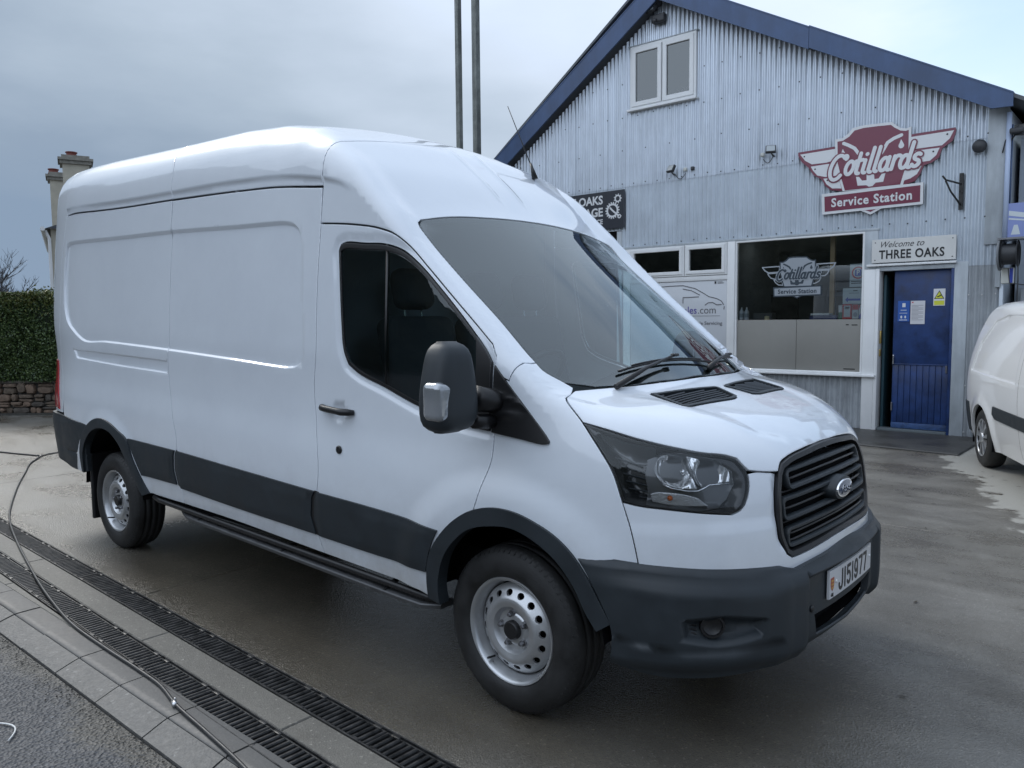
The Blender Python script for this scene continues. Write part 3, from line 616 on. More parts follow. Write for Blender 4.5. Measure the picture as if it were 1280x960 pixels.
# steel edge angles
for n_ in (.004,-.129,-.289,-.427): g=MB(); a=Lr(-9,n_); b=Lr(7,n_); g.box((0,0,0),(1,1,1)) if False else None; slab('drain_edge',[Lr(-9,n_),Lr(7,n_),Lr(7,n_-.006),Lr(-9,n_-.006)],-.1,.001,ironm,st,bev=.001)
slab('channel_bed',[Lr(-9,0),Lr(7,0),Lr(7,-.43),Lr(-9,-.43)],-.16,-.105,blackm,st)
# gratings : half metre cast sections with cross bars and lugs
def grating():
    g=MB(); Lg=.494; W=.118
    g.box((-Lg/2,-W/2,-.03),(Lg/2,-W/2+.006,-.004)); g.box((-Lg/2,W/2-.006,-.03),(Lg/2,W/2,-.004))
    nb=15
    for k in range(nb):
        x=-Lg/2+.008+(Lg-.016)*k/(nb-1); w=.0085 if 0<k<nb-1 else .007
        V=[];F=[]
        for (yy) in (-W/2+.004,W/2-.004):
            V+=[(x-w,yy,-.030),(x-w,yy,-.008),(x-w*.55,yy,-.003),(x+w*.55,yy,-.003),(x+w,yy,-.008),(x+w,yy,-.030)]
        for q in range(5): F.append((q,q+1,7+q,6+q))
        F.append((0,6,11,5)); F.append((5,4,3,2,1,0)); F.append((6,7,8,9,10,11)); g.add(V,[f[::-1] for f in F])
    for x in (-Lg/2+.055,Lg/2-.055):
        for y in (-W/2,W/2): g.rbox((x,y,-.006),(.050,.020,.014),.004,1)
    return g
gr0=grating().build('drain_grating',ironm,None,deg=30)
first=True; kx=0
ang=math.atan(SL)
for row,(n_,lab) in enumerate(((-.0665,'far'),(-.358,'near'))):
    for k in range(21):
        x=-8.10+.5*k+(.06 if row==0 else .17)
        if x>.7 or x<(-5.9 if row==0 else -5.2): continue
        p=Lr(x,n_); o=gr0 if first else gr0.copy()
        if not first: COL.objects.link(o)
        first=False; o.location=(p[0],p[1],-.001+random.uniform(-.002,.001)); o.rotation_euler=(random.uniform(-.01,.01),random.uniform(-.004,.004),ang+random.uniform(-.006,.006))
        setp(o,label=('black slotted drain grating section in the row nearer the van' if row==0 else 'black slotted drain grating section in the row nearer the kerb'),cat='grating',group='drain gratings in the row nearer the van' if row==0 else 'drain gratings in the row nearer the kerb')
# kerb of dished blocks
kb=empty('kerb',(0,0,0),kind='structure')
x=-9.7
xs=[-9.7+.455*k for k in range(32)]; xs=[q-.012 for q in xs]
for i,x in enumerate(xs[:-1]):
    a,b=x+.004,x+.451; s1=.010; n=6
    # slightly S-shaped block ends, dished profile towards the road
    dz=random.uniform(-.003,.003); off=lambda y: .030*sst(-1.88,-2.02,y)
    for nm,mt_,prof in (('kerb_block',flagm,[(-1.768,-.002),(-1.80,-.001),(-1.86,-.002),(-1.893,-.003),(-1.897,-.008)]),('gutter_block',gutm,[(-1.899,-.008),(-1.903,-.004),(-1.94,-.010),(-1.99,-.020),(-2.018,-.028),(-2.022,-.12)])):
        V=[];F=[]; m_=len(prof)
        for y,z in prof: V+=[(a+off(y),y,z+dz),(b+off(y),y,z+dz)]
        for q in range(m_-1): F.append((2*q,2*q+2,2*q+3,2*q+1))
        V+=[(a+off(prof[0][0]),prof[0][0],-.12),(b+off(prof[0][0]),prof[0][0],-.12),(a+off(prof[-1][0]),prof[-1][0],-.12),(b+off(prof[-1][0]),prof[-1][0],-.12)]; n2_=2*m_
        F.append((0,1,n2_+1,n2_)); F.append(tuple(2*q for q in range(m_))[::-1]+(n2_,n2_+2)); F.append(tuple(2*q+1 for q in range(m_))+(n2_+3,n2_+1))
        o=mesh(nm,V,F,mt_,kb); auto(o,50)
# road
V=[];F=[]; g=MB()
slab('road',[(-60,-2.024),(40,-2.024),(40,-14),(-60,-14)],-.11,-.030,asph,None,kind='structure')
def ribbonstrip(name,xs,y0,y1,z,mat,**k):
    V=[];F=[]
    for i,x in enumerate(xs): V+=[(x,y0(x),z),(x,y1(x),z+.001)]
    for i in range(len(xs)-1): F.append((2*i,2*i+1,2*i+3,2*i+2)[::-1])
    return mesh(name,V,F,mat,None,**k)
rr=np.random.RandomState(3); w1=np.cumsum(rr.uniform(-1,1,200))*.006; 
pass
# grit along the edge
g=MB()
for k in range(420):
    x=rr.uniform(-3.2,.2); y=-2.03-abs(rr.normal(0,.05)); r=rr.uniform(.002,.007); q=[(x+r*math.cos(a)*rr.uniform(.6,1.2),y+r*math.sin(a)*rr.uniform(.6,1.2),-.024) for a in (0,2,4)]; g.add(q+[(x,y,-.024+r)],[(0,1,3),(1,2,3),(2,0,3)])
g.build('grit',dirtm,None,kind='stuff',label='loose grit and silt lying along the kerb edge of the road',cat='grit')
# hose across the forecourt and over the drains
hosem=M('hose_rubber',(.035,.036,.037),.42,noise=(30,.3,.1))
HP=[(-4.6,3.2),(-6.6,2.6),(-8.0,1.6),(-8.62,.75),(-8.65,.25),(-8.25,-.05),(-7.5,-.38),(-6.322,-.846),(-5.317,-1.19),(-4.456,-1.398),(-3.874,-1.52),(-2.903,-1.70),(-2.406,-1.765),(-1.97,-1.78),(-1.567,-1.785),(-1.343,-1.795),(-1.142,-1.832),(-.835,-1.862),(-.499,-1.898),(-.1,-1.97),(.4,-2.15)]
hp=resample(np.array(HP),.06,False,180); g=MB(); g.tube([(x,y,.010) for x,y in hp],.0082,8); hs=g.build('hose',hosem,None,True,label='long black rubber hose snaking over the forecourt and drains to the kerb',cat='hose')
g=MB(); c=hp[np.argmin(np.hypot(hp[:,0]+1.16,hp[:,1]+1.83))]; g.tube([(c[0]-.02,c[1]+.005,.011),(c[0]+.02,c[1]-.008,.011)],.0115,10); g.rbox((c[0]-.012,c[1]+.008,.024),(.010,.008,.009),.003,1); g.build('hose_clip',M('galvanised_clip',(.6,.6,.6),.3,metal=.9),hs,True)
H2=resample(np.array([(-8.6,.12),(-9.2,-.05),(-9.9,-.22),(-11.2,-.60)]),.05,False,180); g=MB(); g.tube([(x,y,.010) for x,y in H2],.010,6); g.build('cable',hosem,None,True,label='thin dark cable lying on the forecourt left of the hose bend',cat='cable')
# leaf litter and scraps
leafm=M('dead_leaf',(.035,.028,.02),.8); whitem=M('white_scrap',(.7,.7,.68),.6)
for k,(x,y,s,a) in enumerate([(-.07,2.4,.05,.4),(.95,1.45,.05,1.4),(1.2,.2,.04,.3),(.6,3.2,.04,2.),(.2,4.3,.06,.1),(.45,4.1,.05,.2),(.0,5.2,.05,.5),(-.2,4.9,.04,1.5),(.75,5.6,.05,.3),(.62,5.75,.04,.4),(.5,5.95,.04,.2),(.9,5.35,.05,.3),(-1.5,-.9,.03,.2),(-3.1,.1,.04,.1),(-6.9,.3,.08,.4),(-7.6,-.4,.06,.3)]):
    g=MB(); g.add([(x+s*math.cos(a)*t+w*math.sin(a)*s,y+s*math.sin(a)*t-w*math.cos(a)*s,.004+.004*abs(w)*3+.004*abs(t)) for t,w in ((-.5,0),(-.1,.14),(.3,.12),(.5,0),(.3,-.12),(-.1,-.14))],[(0,1,2,3,4,5)])
    g.build('leaf',leafm,None,group='dead leaves scattered on the forecourt',label='small dark dead leaf lying on the wet forecourt',cat='leaf')
g=MB(); P=[(-1.62+.20*t,-2.36+.05*math.sin(3*t)-.02*t,-.022) for t in np.linspace(0,1,9)]; g.tube(P,.0035,5); g.build('string',whitem,None,True,label='thin white curved scrap of string on the asphalt',cat='string')
g=MB(); g.rbox((-1.18,6.9,.008),(.10,.03,.012),.004,1); g.build('litter',whitem,None,label='small white scrap of litter in front of the door step',cat='litter')
# low dark slab in front of the shop door
slab('doorstep',[(-3.6,7.16),(.10,6.86),(.11,8.43),(-3.6,8.43)],-.05,.022,ground_mat('step_concrete',(.05,.05,.048),1,.55,.3,.3,False,60,.3,.003,1.2,.5),None,bev=.01,kind='structure')
# ------------------------------------------------------------------ THE GARAGE BUILDING
galv=M('galvanised',(.60,.65,.71),.36,metal=.6,noise=(1.6,.08,.02)); galvp=M('painted_sheet',(.54,.595,.65),.38,noise=(2.2,.09,.06),metal=.35); lowp=M('painted_grey_sheet',(.34,.365,.385),.5,noise=(4,.12,.05))
def weather(m,amt=.55,sx=9.):
    # vertical rain streaks and grime in the sheet's own surface
    nt=m.node_tree; b=nt.nodes['Principled BSDF']; tc=[n for n in nt.nodes if n.type=='TEX_COORD'][0]; L=nt.links.new
    src=b.inputs['Base Color'].links[0].from_socket
    mp=N(nt,'ShaderNodeMapping'); mp.inputs['Scale'].default_value=(sx,1,.55); L(tc.outputs['Object'],mp.inputs[0]); n=N(nt,'ShaderNodeTexNoise',Scale=1.6,Detail=8,Roughness=.7); L(mp.outputs[0],n.inputs['Vector'])
    r=ramp(nt,n.outputs[0],[(.42,1.),(.60,1-amt),(.75,1-amt*1.4)]); q=N(nt,'ShaderNodeMix',data_type='RGBA',blend_type='MULTIPLY'); q.inputs[0].default_value=1; L(src,q.inputs[6]); L(r,q.inputs[7]); L(q.outputs[2],b.inputs['Base Color'])
weather(galv,.13); weather(galvp,.08,5); weather(lowp,.2,6)
upvc=M('upvc_white',(.72,.73,.73),.35,noise=(3,.05,.03)); fblue=M('barge_blue',(.048,.088,.185),.42,noise=(1.5,.22,.08)); doorb=M('door_blue',(.010,.034,.125),.45,noise=(5,.45,.1),bump=(60,.2,.001)); doorw=M('worn_blue',(.03,.07,.18),.6,noise=(14,.5,.1))
weather(fblue,.15,2)
paneg=glassM('shop_glass',(.62,.68,.70),.005,.07,.95); paned=glassM('dark_glass',(.20,.23,.25),.005,.10,.95)
inter=M('interior_wall',(.10,.12,.14),.8,noise=(1.5,.3,.05)); beige=M('counter_panel',(.23,.225,.205),.6,noise=(1.2,.08,.04)); flash=M('flashing',(.42,.46,.49),.45,noise=(2.5,.1,.05)); weather(flash,.2,3)
screwm=M('screw_dark',(.03,.03,.035),.5,metal=.5)
YF=8.43
bld=empty('garage_building',(-4.8,YF,0),label='grey corrugated metal garage and shop building with dark blue gable edges',cat='building')
AP=(-4.87,7.18)
def roofz(x,off=0): return (AP[1]-.20-.683*(AP[0]-x) if x<AP[0] else AP[1]-.5505*(x-AP[0]))-off
PITCH=.0762; AMP=.015
def cy_(x): return YF-AMP*math.cos(2*math.pi*x/PITCH)
def sheet(a,b,z0,z1,mat,dy=0,holes=()):
    n=int(round((b-a)/PITCH*8)); V=[];F=[]; xs=np.linspace(a,b,n+1); idx={}
    def v(i,z):
        key=(i,round(z,4))
        if key not in idx: idx[key]=len(V); V.append((xs[i],cy_(xs[i])-dy,z))
        return idx[key]
    for i in range(n):
        xm=(xs[i]+xs[i+1])/2; segs=[(z0,None)]
        cuts=sorted([(h[2],h[3]) for h in holes if h[0]<xm<h[1]])
        lo=z0; parts=[]
        for c0,c1 in cuts:
            if c0>lo: parts.append((lo,c0))
            lo=max(lo,c1)
        parts.append((lo,None))
        for (p0,p1) in parts:
            t0=t1=z1 if p1 is None else p1
            if p1 is None and z1>5: t0=min(z1,roofz(xs[i],.12)); t1=min(z1,roofz(xs[i+1],.12))
            elif p1 is None: t0=min(z1,roofz(xs[i],.12)); t1=min(z1,roofz(xs[i+1],.12))
            if min(t0,t1)<=p0+.01: continue
            F.append((v(i,p0),v(i+1,p0),v(i+1,t1),v(i,t0)))
    if not F: return
    o=mesh('corrugated_sheet',V,F,mat,bld,smooth=True); return o
H_UP=(-5.335,-4.085,5.115,6.185); H_DR=(-1.29,-.355,-1,2.262); H_WIN=(-5.46,-1.29,.77,2.83); H_L=(-8.3,-5.50,0,3.15)
xg=[-9.9+.6858*k for k in range(16)]
for k,a in enumerate(xg[:-1]):
    b=min(a+.6858,.225); 
    if a>.2: continue
    (sheet(a,b,3.885,8,galv,.007+.002*(k%2),[H_UP]) if not (a>H_UP[0] and b<H_UP[1]) else (sheet(a,b,3.885,H_UP[2],galv,.009),sheet(a,b,H_UP[3],8,galv,.009))); sheet(a,b,2.845 if b<-1.3 else 2.27,3.90,galvp,.001*(k%2),[H_DR,H_WIN,H_L,(-9.9,-1.29,2,2.845)])
    sheet(a,b,0.02,.80 if b<-1.2 else 2.30,lowp,-.004+.001*(k%2),[H_DR,(-1.46,.0,.77,9),] if b<-1.2 else [H_DR,(-9,-1.29,.77,9),(-.355,-.20,-1,9)])
def bx(g,x0,x1,y0,y1,z0,z1,m=0,bev=0): return g.box((x0,y0,z0),(x1,y1,z1),m,bev)
def part(name,x0,x1,y0,y1,z0,z1,mat,par=None,bev=.004,**k): g=MB(); bx(g,x0,x1,y0,y1,z0,z1,0,bev); return g.build(name,mat,par or bld,deg=40,**k)
# screws of the sheets, each row joined
def screws(zs,x0,x1,step,jit=.0,skip=()):
    g=MB(); x=math.ceil(x0/PITCH)*PITCH
    k=0
    while x<x1:
        for z in zs:
            if z<roofz(x,.25) and not any(h[0]<x<h[1] and h[2]<z<h[3] for h in (H_UP,H_DR)): 
                g.lathe([(.0,.011),(-.006,.010),(-.009,.0001)],(x,cy_(x)-.009,z+random.uniform(-.01,.01)),'y',6)
        x+=PITCH*step
    return g
for zs,st_ in (([3.93],3),([2.885],3),([5.05],4),([5.6],4),([4.5],6)):
    screws(zs,-8.3,.2,st_).build('screws',screwm,bld,kind='stuff')
g=screws([.08,.7,1.9],-.2,.2,2); g.build('screws',M('screw_bright',(.5,.5,.5),.4,metal=.5),bld,kind='stuff')
# body of the building behind the sheets
g=MB(); 
x0,x1=-9.95,.20; zf=3.70
g.add([(x0,YF+.03,0),(H_L[0],YF+.03,0),(H_L[0],YF+.03,3.15),(H_L[1],YF+.03,3.15),(H_L[1],YF+.03,2.84),(-1.29,YF+.03,2.84),(-1.29,YF+.03,2.27),(-.355,YF+.03,2.27),(-.355,YF+.03,0),(x1,YF+.03,0),(x1,YF+.03,roofz(x1,.2)),(AP[0],YF+.03,AP[1]-.2),(x0,YF+.03,roofz(x0,.2))],[tuple(range(13))])
g.build('wall',blackm,bld)
g=MB(); g.add([(x1,YF+.02,0),(x1,28,0),(x1,28,roofz(x1,.15)),(x1,YF+.02,roofz(x1,.15))],[(0,1,2,3)]); g.add([(x0,YF+.02,0),(x0,28,0),(x0,28,roofz(x0,.15)),(x0,YF+.02,roofz(x0,.15))],[(3,2,1,0)]); g.add([(x0,28,0),(x1,28,0),(x1,28,4.2),(AP[0],28,7),(x0,28,3.5)],[(4,3,2,1,0)]); g.build('wall',galvp,bld)
# roof and barge boards
def toY(x,z,Y): k=(Y+3.33)/(YF+3.33); return (2.057+(x-2.057)*k,1.623+(z-1.623)*k)
YB=8.17
rd=M('roof_sheet',(.11,.12,.13),.7,noise=(2,.2,.1))
for (xa,xb) in ((-10.25,AP[0]),(AP[0],.42)):
    za,zb=roofz(xa),roofz(xb); g=MB(); g.add([(xa,YB+.03,za),(xb,YB+.03,zb),(xb,28.2,zb),(xa,28.2,za),(xa,YB+.03,za-.05),(xb,YB+.03,zb-.05),(xb,28.2,zb-.05),(xa,28.2,za-.05)],[(0,1,2,3),(7,6,5,4),(0,4,5,1),(1,5,6,2),(2,6,7,3),(3,7,4,0)]); g.build('roof',rd,bld)
def barge(pts_o,pts_i,Y=YB,d=.03,ext=0):
    A=[toY(x,z,Y) for x,z in pts_o]; B=[toY(x,z,Y) for x,z in pts_i]; P=A+B[::-1]
    g=MB(); g.prism(P,lambda u,v,dd:(u,Y+dd,v),d); o=g.build('barge_board',fblue,bld)
    # cap flange folded over the verge and soffit back to the wall
    (xa,za),(xb,zb)=A[0],A[-1]; g=MB(); g.add([(xa,Y-.006,za+.012),(xb,Y-.006,zb+.012),(xb,Y+.30,zb+.012),(xa,Y+.30,za+.012),(xa,Y-.006,za-.008),(xb,Y-.006,zb-.008),(xb,Y+.30,zb-.008),(xa,Y+.30,za-.008)],[(0,1,2,3),(7,6,5,4),(0,4,5,1),(1,5,6,2),(2,6,7,3),(3,7,4,0)]); g.build('verge_cap',fblue,o)
    (xa,za),(xb,zb)=B[0],B[-1]; g=MB(); g.add([(xa,Y+.03,za+.03),(xb,Y+.03,zb+.03),(xb,YF+.02,zb+.03),(xa,YF+.02,za+.03)],[(3,2,1,0)]); g.build('soffit',M_soff,o)
M_soff=M('soffit_dark',(.05,.055,.065),.7)
oz=lambda x: 4.398+.5505*(.253-x); ozl=lambda x: 6.956+.683*(x+5.255); iz=lambda x: oz(x)-.315+.0*(x)
barge([(-2.32,5.824+.0),(.255,4.400)],[(-2.32,5.52),(.02,4.245),(.255,4.235)])
barge([(-4.87,oz(-4.87)),(-2.325,5.812)],[(-4.87,oz(-4.87)-.34),(-2.325,5.50)])
barge([(-8.6,ozl(-8.6)),(-4.875,ozl(-4.875))],[(-8.6,ozl(-8.6)-.34),(-4.875,ozl(-4.875)-.37)])
barge([(-10.4,ozl(-10.4)),(-8.605,ozl(-8.605))],[(-10.4,ozl(-10.4)-.34),(-8.605,ozl(-8.605)-.34)])
# upstairs window
def frame(name,x0,x1,z0,z1,w,y0,y1,mat,par,bev=.006):
    g=MB(); o=[(x0,z0),(x1,z0),(x1,z1),(x0,z1)]; i=[(x0+w,z0+w),(x1-w,z0+w),(x1-w,z1-w),(x0+w,z1-w)]; i2=[(x0+w-bev,z0+w-bev),(x1-w+bev,z0+w-bev),(x1-w+bev,z1-w+bev),(x0+w-bev,z1-w+bev)]; o2=[(x0+bev,z0+bev),(x1-bev,z0+bev),(x1-bev,z1-bev),(x0+bev,z1-bev)]
    rings=[(o,y1),(o,y0+bev),(o2,y0),(i2,y0),(i,y0+bev),(i,y1)]; V=[(x,y,z) for r,y in rings for x,z in r]; F=[]
    for a in range(5):
        for k in range(4): F.append((a*4+k,a*4+(k+1)%4,(a+1)*4+(k+1)%4,(a+1)*4+k))
    g.add(V,F); return g.build(name,mat,par,deg=30)
def glaz(x0,x1,z0,z1,y,mat,par,name='pane'): return mesh(name,[(x0,y,z0),(x1,y,z0),(x1,y,z1),(x0,y,z1)],[(0,1,2,3)],mat,par)
uw=frame('window_frame',-5.325,-4.095,5.15,6.18,.045,YF-.045,YF+.06,upvc,bld)
for a,b in ((-5.285,-4.72),(-4.70,-4.135)):
    frame('window_sash',a,b,5.19,6.14,.075,YF-.060,YF+.02,upvc,uw); glaz(a+.07,b-.07,5.26,6.07,YF-.028,paned,uw)
g=MB(); bx(g,-5.36,-4.07,YF-.10,YF+.05,5.115,5.15,0,.006); g.build('window_sill',upvc,uw)
part('window_lintel',-5.36,-4.07,YF-.05,YF+.02,6.182,6.20,flash)
part('dark_backing',-5.30,-4.12,YF+.10,YF+.12,5.16,6.17,M('dark_room',(.045,.05,.055),.9))
for k,(x,z) in enumerate([(-5.1,5.3),(-4.62,5.34),(-4.40,5.32),(-4.31,5.35),(-5.03,5.29)]):
    g=MB(); 
    for q in range(7): a=q*.9; g.tube([(x,YF+.03,5.22),(x+.03*math.cos(a),YF+.03+.02*math.sin(a),z-.01),(x+.08*math.cos(a),YF+.03+.04*math.sin(a),z+.03*math.sin(q*2.1))],.004,4)
    o=g.build('dried_plant',M('dry_plant',(.45,.42,.36),.8) if k==0 else o.data.materials[0],None,label='wispy dried plant stem standing inside the upstairs window',cat='dried plant',group='dried stems in the upstairs window')
# shop front
part('lead_flashing',-5.50,-1.27,YF-.035,YF+.03,2.815,2.85,flash)
part('window_post',-5.46,-5.32,YF-.03,YF+.05,.0,2.815,upvc); part('window_post',-3.52,-3.395,YF-.045,YF+.05,.77,2.815,upvc); part('window_post',-1.455,-1.30,YF-.045,YF+.05,.0,2.28,upvc); part('post_flashing',-1.462,-1.285,YF-.03,YF+.03,2.285,2.815,flash)
part('window_transom',-5.32,-3.52,YF-.04,YF+.05,2.225,2.30,upvc)
for a,b in ((-5.31,-4.275),(-4.265,-3.525)):
    f=frame('top_light',a,b,2.305,2.81,.045,YF-.055,YF+.03,upvc,bld) if a<-5 else frame('top_light',a,b,2.305,2.81,.035,YF-.055,YF+.03,upvc,bld)
    frame('window_sash',a+.03,b-.03,2.335,2.785,.055,YF-.07,YF,upvc,f); glaz(a+.08,b-.08,2.385,2.735,YF-.03,paned,f)
lp=part('shop_panel',-5.31,-3.525,YF-.025,YF-.005,.82,2.22,M('panel_white',(.50,.52,.545),.35,coat=.4))
pg=frame('shop_window',-3.392,-1.458,.80,2.813,.03,YF-.035,YF+.04,upvc,bld)
glaz(-3.36,-1.488,1.60,2.785,YF-.005,paneg,pg)
part('counter_panel',-3.36,-2.42,YF+.0,YF+.02,.83,1.585,beige); part('counter_panel',-2.415,-1.488,YF+.0,YF+.02,.83,1.585,beige)
part('window_sill',-5.50,-1.27,YF-.10,YF+.05,.765,.80,upvc,bev=.008)
for k,(x0,z0,x1) in enumerate([(-1.70,1.50,-1.66),(-1.62,1.497,-1.54),(-1.72,.862,-1.56)]): part('vent_slot',x0,x1,YF-.004,YF+.0,z0,z0+.012,blackm)
part('flashing_strip',-1.462,-1.30,YF-.02,YF+.03,.0,.765,lowp)
# door
part('door_jamb',-1.298,-1.25,YF-.05,YF+.16,.0,2.28,upvc); part('door_jamb',-.362,-.325,YF-.02,YF+.16,.0,2.28,doorb)
part('door_head',-1.30,-.325,YF-.03,YF+.16,2.25,2.305,flash); part('door_flashing',-.325,-.165,YF-.022,YF+.02,.0,2.33,flash)
part('door_head_trim',-1.42,-.30,YF-.07,YF+.0,2.315,2.345,upvc)
part('door_threshold',-1.25,-.365,YF-.02,YF+.14,.0,.055,M('threshold',(.10,.12,.13),.6),bev=.008)
dl=empty('door_leaf',(-.7,YF,0)); dl.parent=bld; dl.matrix_parent_inverse=Matrix.Translation((4.8,-YF,0))
part('door_sheet',-1.075,-.372,YF+.05,YF+.09,.955,2.245,doorb,dl)
part('door_rail',-1.075,-.372,YF+.055,YF+.09,.06,.14,doorw,dl)
for k in range(9):
    a=-1.075+.703*k/9; part('door_board',a+.002,a+.703/9-.002,YF+.056+.001*(k%2),YF+.088,.142,.945,doorb,dl,bev=.004)
part('door_rail',-1.075,-.372,YF+.046,YF+.09,.945,.965,doorb,dl)
g=MB(); g.rbox((-1.06,YF+.035,1.02),(.02,.02,.13),.008,2); g.build('door_pull',chrome,dl); g=MB(); g.rbox((-.395,YF+.04,.90),(.02,.015,.10),.005,1); g.build('hinge',M_nut,dl)
g=MB(); g.rbox((-1.068,YF+.04,.36),(.02,.02,.12),.006,1); g.build('door_bolt',M_nut,dl)
part('latch_plate',-1.247,-1.225,YF+.02,YF+.06,1.24,1.42,M('brass',(.45,.33,.12),.4,metal=.8)); part('latch_plate',-1.247,-1.23,YF+.02,YF+.06,1.06,1.16,bpy.data.materials['brass'])
part('inner_door_edge',-1.235,-1.20,YF+.12,YF+.5,.02,2.2,M('teal_paint',(.02,.06,.08),.6))
# corner flashing, pipe, right annex
part('corner_flashing',-.0,.225,YF-.03,YF+.02,2.53,4.225,flash); part('corner_flashing',.19,.235,YF-.02,YF+.1,0,2.53,galvp)
# interior of the shop
room=empty('shop_room',(-3,9.5,0)); room.parent=bld; room.matrix_parent_inverse=Matrix.Translation((4.8,-YF,0))
def rp(name,x0,x1,y0,y1,z0,z1,mat): return part(name,x0,x1,y0,y1,z0,z1,mat,room,bev=0)
rp('room_floor',-5.5,-.2,YF+.06,12.5,-.05,.012,M('lino',(.06,.06,.06),.5)); rp('room_back',-5.5,-.2,12.5,12.55,0,2.9,inter); rp('room_side',-5.55,-5.5,YF+.06,12.5,0,2.9,inter); rp('room_side',-.2,-.15,YF+.2,12.5,0,2.9,inter); rp('room_ceiling',-5.5,-.2,YF+.06,12.5,2.9,2.94,M('ceiling_tile',(.30,.31,.32),.8)); rp('partition',-3.6,-3.5,YF+.06,10.4,0,2.9,inter)
rp('room_post',-2.03,-1.965,YF+.25,YF+.31,.0,2.9,M('pine',(.50,.33,.17),.5)); rp('picture_frame',-2.6,-2.5,12.4,12.48,1.3,2.2,M('grey_board',(.2,.22,.24),.6))
rp('screen_panel',-3.30,-2.85,9.6,9.65,1.4,2.0,blackm); rp('screen_panel',-2.62,-2.05,9.7,9.75,1.55,1.95,blackm)
rp('shelf_unit',-1.95,-1.55,11.9,12.3,.0,2.2,M('shelf_blue',(.06,.09,.14),.6)); rp('counter_top',-3.36,-1.488,YF+.03,YF+.45,1.555,1.585,M('worktop',(.25,.25,.24),.5)); rp('wall_board',-3.3,-2.7,12.44,12.5,1.2,2.1,M('dark_board',(.02,.05,.09),.6))
for x in (-3.20,-2.235):
    g=MB(); g.lathe([(0,.06),(-.012,.055),(-.013,.0001)],(x+.05,9.2,2.90),'z',16); g.build('downlight',M('lit_lamp',(1,.95,.85),.5,emit=((1,.95,.85),12)) if x<-3 else bpy.data.materials['lit_lamp'],room)
EMB={
'shield':[(-1.895,4.143),(-1.801,4.139),(-1.72,4.189),(-1.651,4.261),(-1.51,4.275),(-1.313,4.267),(-1.139,4.258),(-1.1,4.218),(-1.032,4.161),(-0.956,4.143),(-0.895,4.159),(-0.892,3.871),(-0.905,3.674),(-0.981,3.393),(-1.773,3.401),(-1.83,3.586),(-1.883,3.804)],
'shield_in':[(-1.861,4.104),(-1.786,4.105),(-1.699,4.15),(-1.63,4.222),(-1.509,4.238),(-1.312,4.232),(-1.153,4.221),(-1.108,4.179),(-1.031,4.127),(-0.964,4.112),(-0.927,4.118),(-0.924,3.876),(-0.942,3.679),(-1.014,3.407),(-1.742,3.408),(-1.794,3.582),(-1.849,3.8)],
'tip':[(-1.592,3.14),(-1.388,3.038),(-1.184,3.137)],
'tip_in':[(-1.521,3.129),(-1.389,3.075),(-1.262,3.129)],
'wingL':[(-2.421,4.032),(-1.903,4.043),(-1.773,3.411),(-1.804,3.408),(-1.942,3.436),(-2.024,3.508),(-2.069,3.598),(-2.193,3.678),(-2.268,3.795),(-2.367,3.886),(-2.422,3.985)],
'wingR':[(-0.907,4.056),(-0.368,4.063),(-0.356,4.033),(-0.365,3.977),(-0.397,3.895),(-0.514,3.816),(-0.55,3.701),(-0.638,3.648),(-0.728,3.627),(-0.77,3.514),(-0.833,3.43),(-0.981,3.393)],
'L1':[(-2.391,3.998),(-1.892,4.008),(-1.888,3.851),(-2.014,3.832),(-2.219,3.836),(-2.318,3.901)],
'L2':[(-2.233,3.804),(-1.993,3.81),(-1.841,3.79),(-1.837,3.63),(-2.02,3.631),(-2.135,3.666),(-2.199,3.743)],
'L3':[(-2.048,3.609),(-1.836,3.6),(-1.791,3.443),(-1.921,3.457),(-2.003,3.527)],
'R1':[(-0.906,4.02),(-0.384,4.028),(-0.43,3.929),(-0.519,3.856),(-0.901,3.856)],
'R2':[(-0.919,3.831),(-0.545,3.83),(-0.583,3.738),(-0.657,3.676),(-0.914,3.671)],
'R3':[(-0.941,3.615),(-0.755,3.624),(-0.808,3.522),(-0.89,3.473),(-0.972,3.454)],
'ban':[(-2.064,3.39),(-0.725,3.403),(-0.722,3.115),(-2.051,3.095)],
'ban_in':[(-2.025,3.349),(-0.76,3.368),(-0.759,3.149),(-2.015,3.134)],
'hoseL':[(-1.773,4.066),(-1.706,4.031),(-1.623,3.977),(-1.55,3.874)],
'hoseR':[(-1.016,4.065),(-1.113,4.034),(-1.189,3.991),(-1.263,3.864),(-1.301,3.839)],
'dropL':[(-1.783,3.99),(-1.744,3.901),(-1.774,3.863),(-1.81,3.91)],
'dropR':[(-1.018,4.009),(-0.981,3.924),(-1.01,3.884),(-1.046,3.929)],
'eng':[(-1.593,3.579),(-1.552,3.574),(-1.511,3.517),(-1.45,3.516),(-1.453,3.592),(-1.353,3.586),(-1.347,3.518),(-1.292,3.521),(-1.251,3.582),(-1.206,3.582),(-1.232,3.469),(-1.33,3.469),(-1.369,3.428),(-1.418,3.423),(-1.453,3.448),(-1.57,3.455)],
'word':[(-2.009,3.608),(-0.774,3.617),(-2.016,3.886),(-0.807,3.819)],
'sst':[(-1.999,3.18),(-0.789,3.202),(-2.002,3.287),(-0.791,3.282)],
}
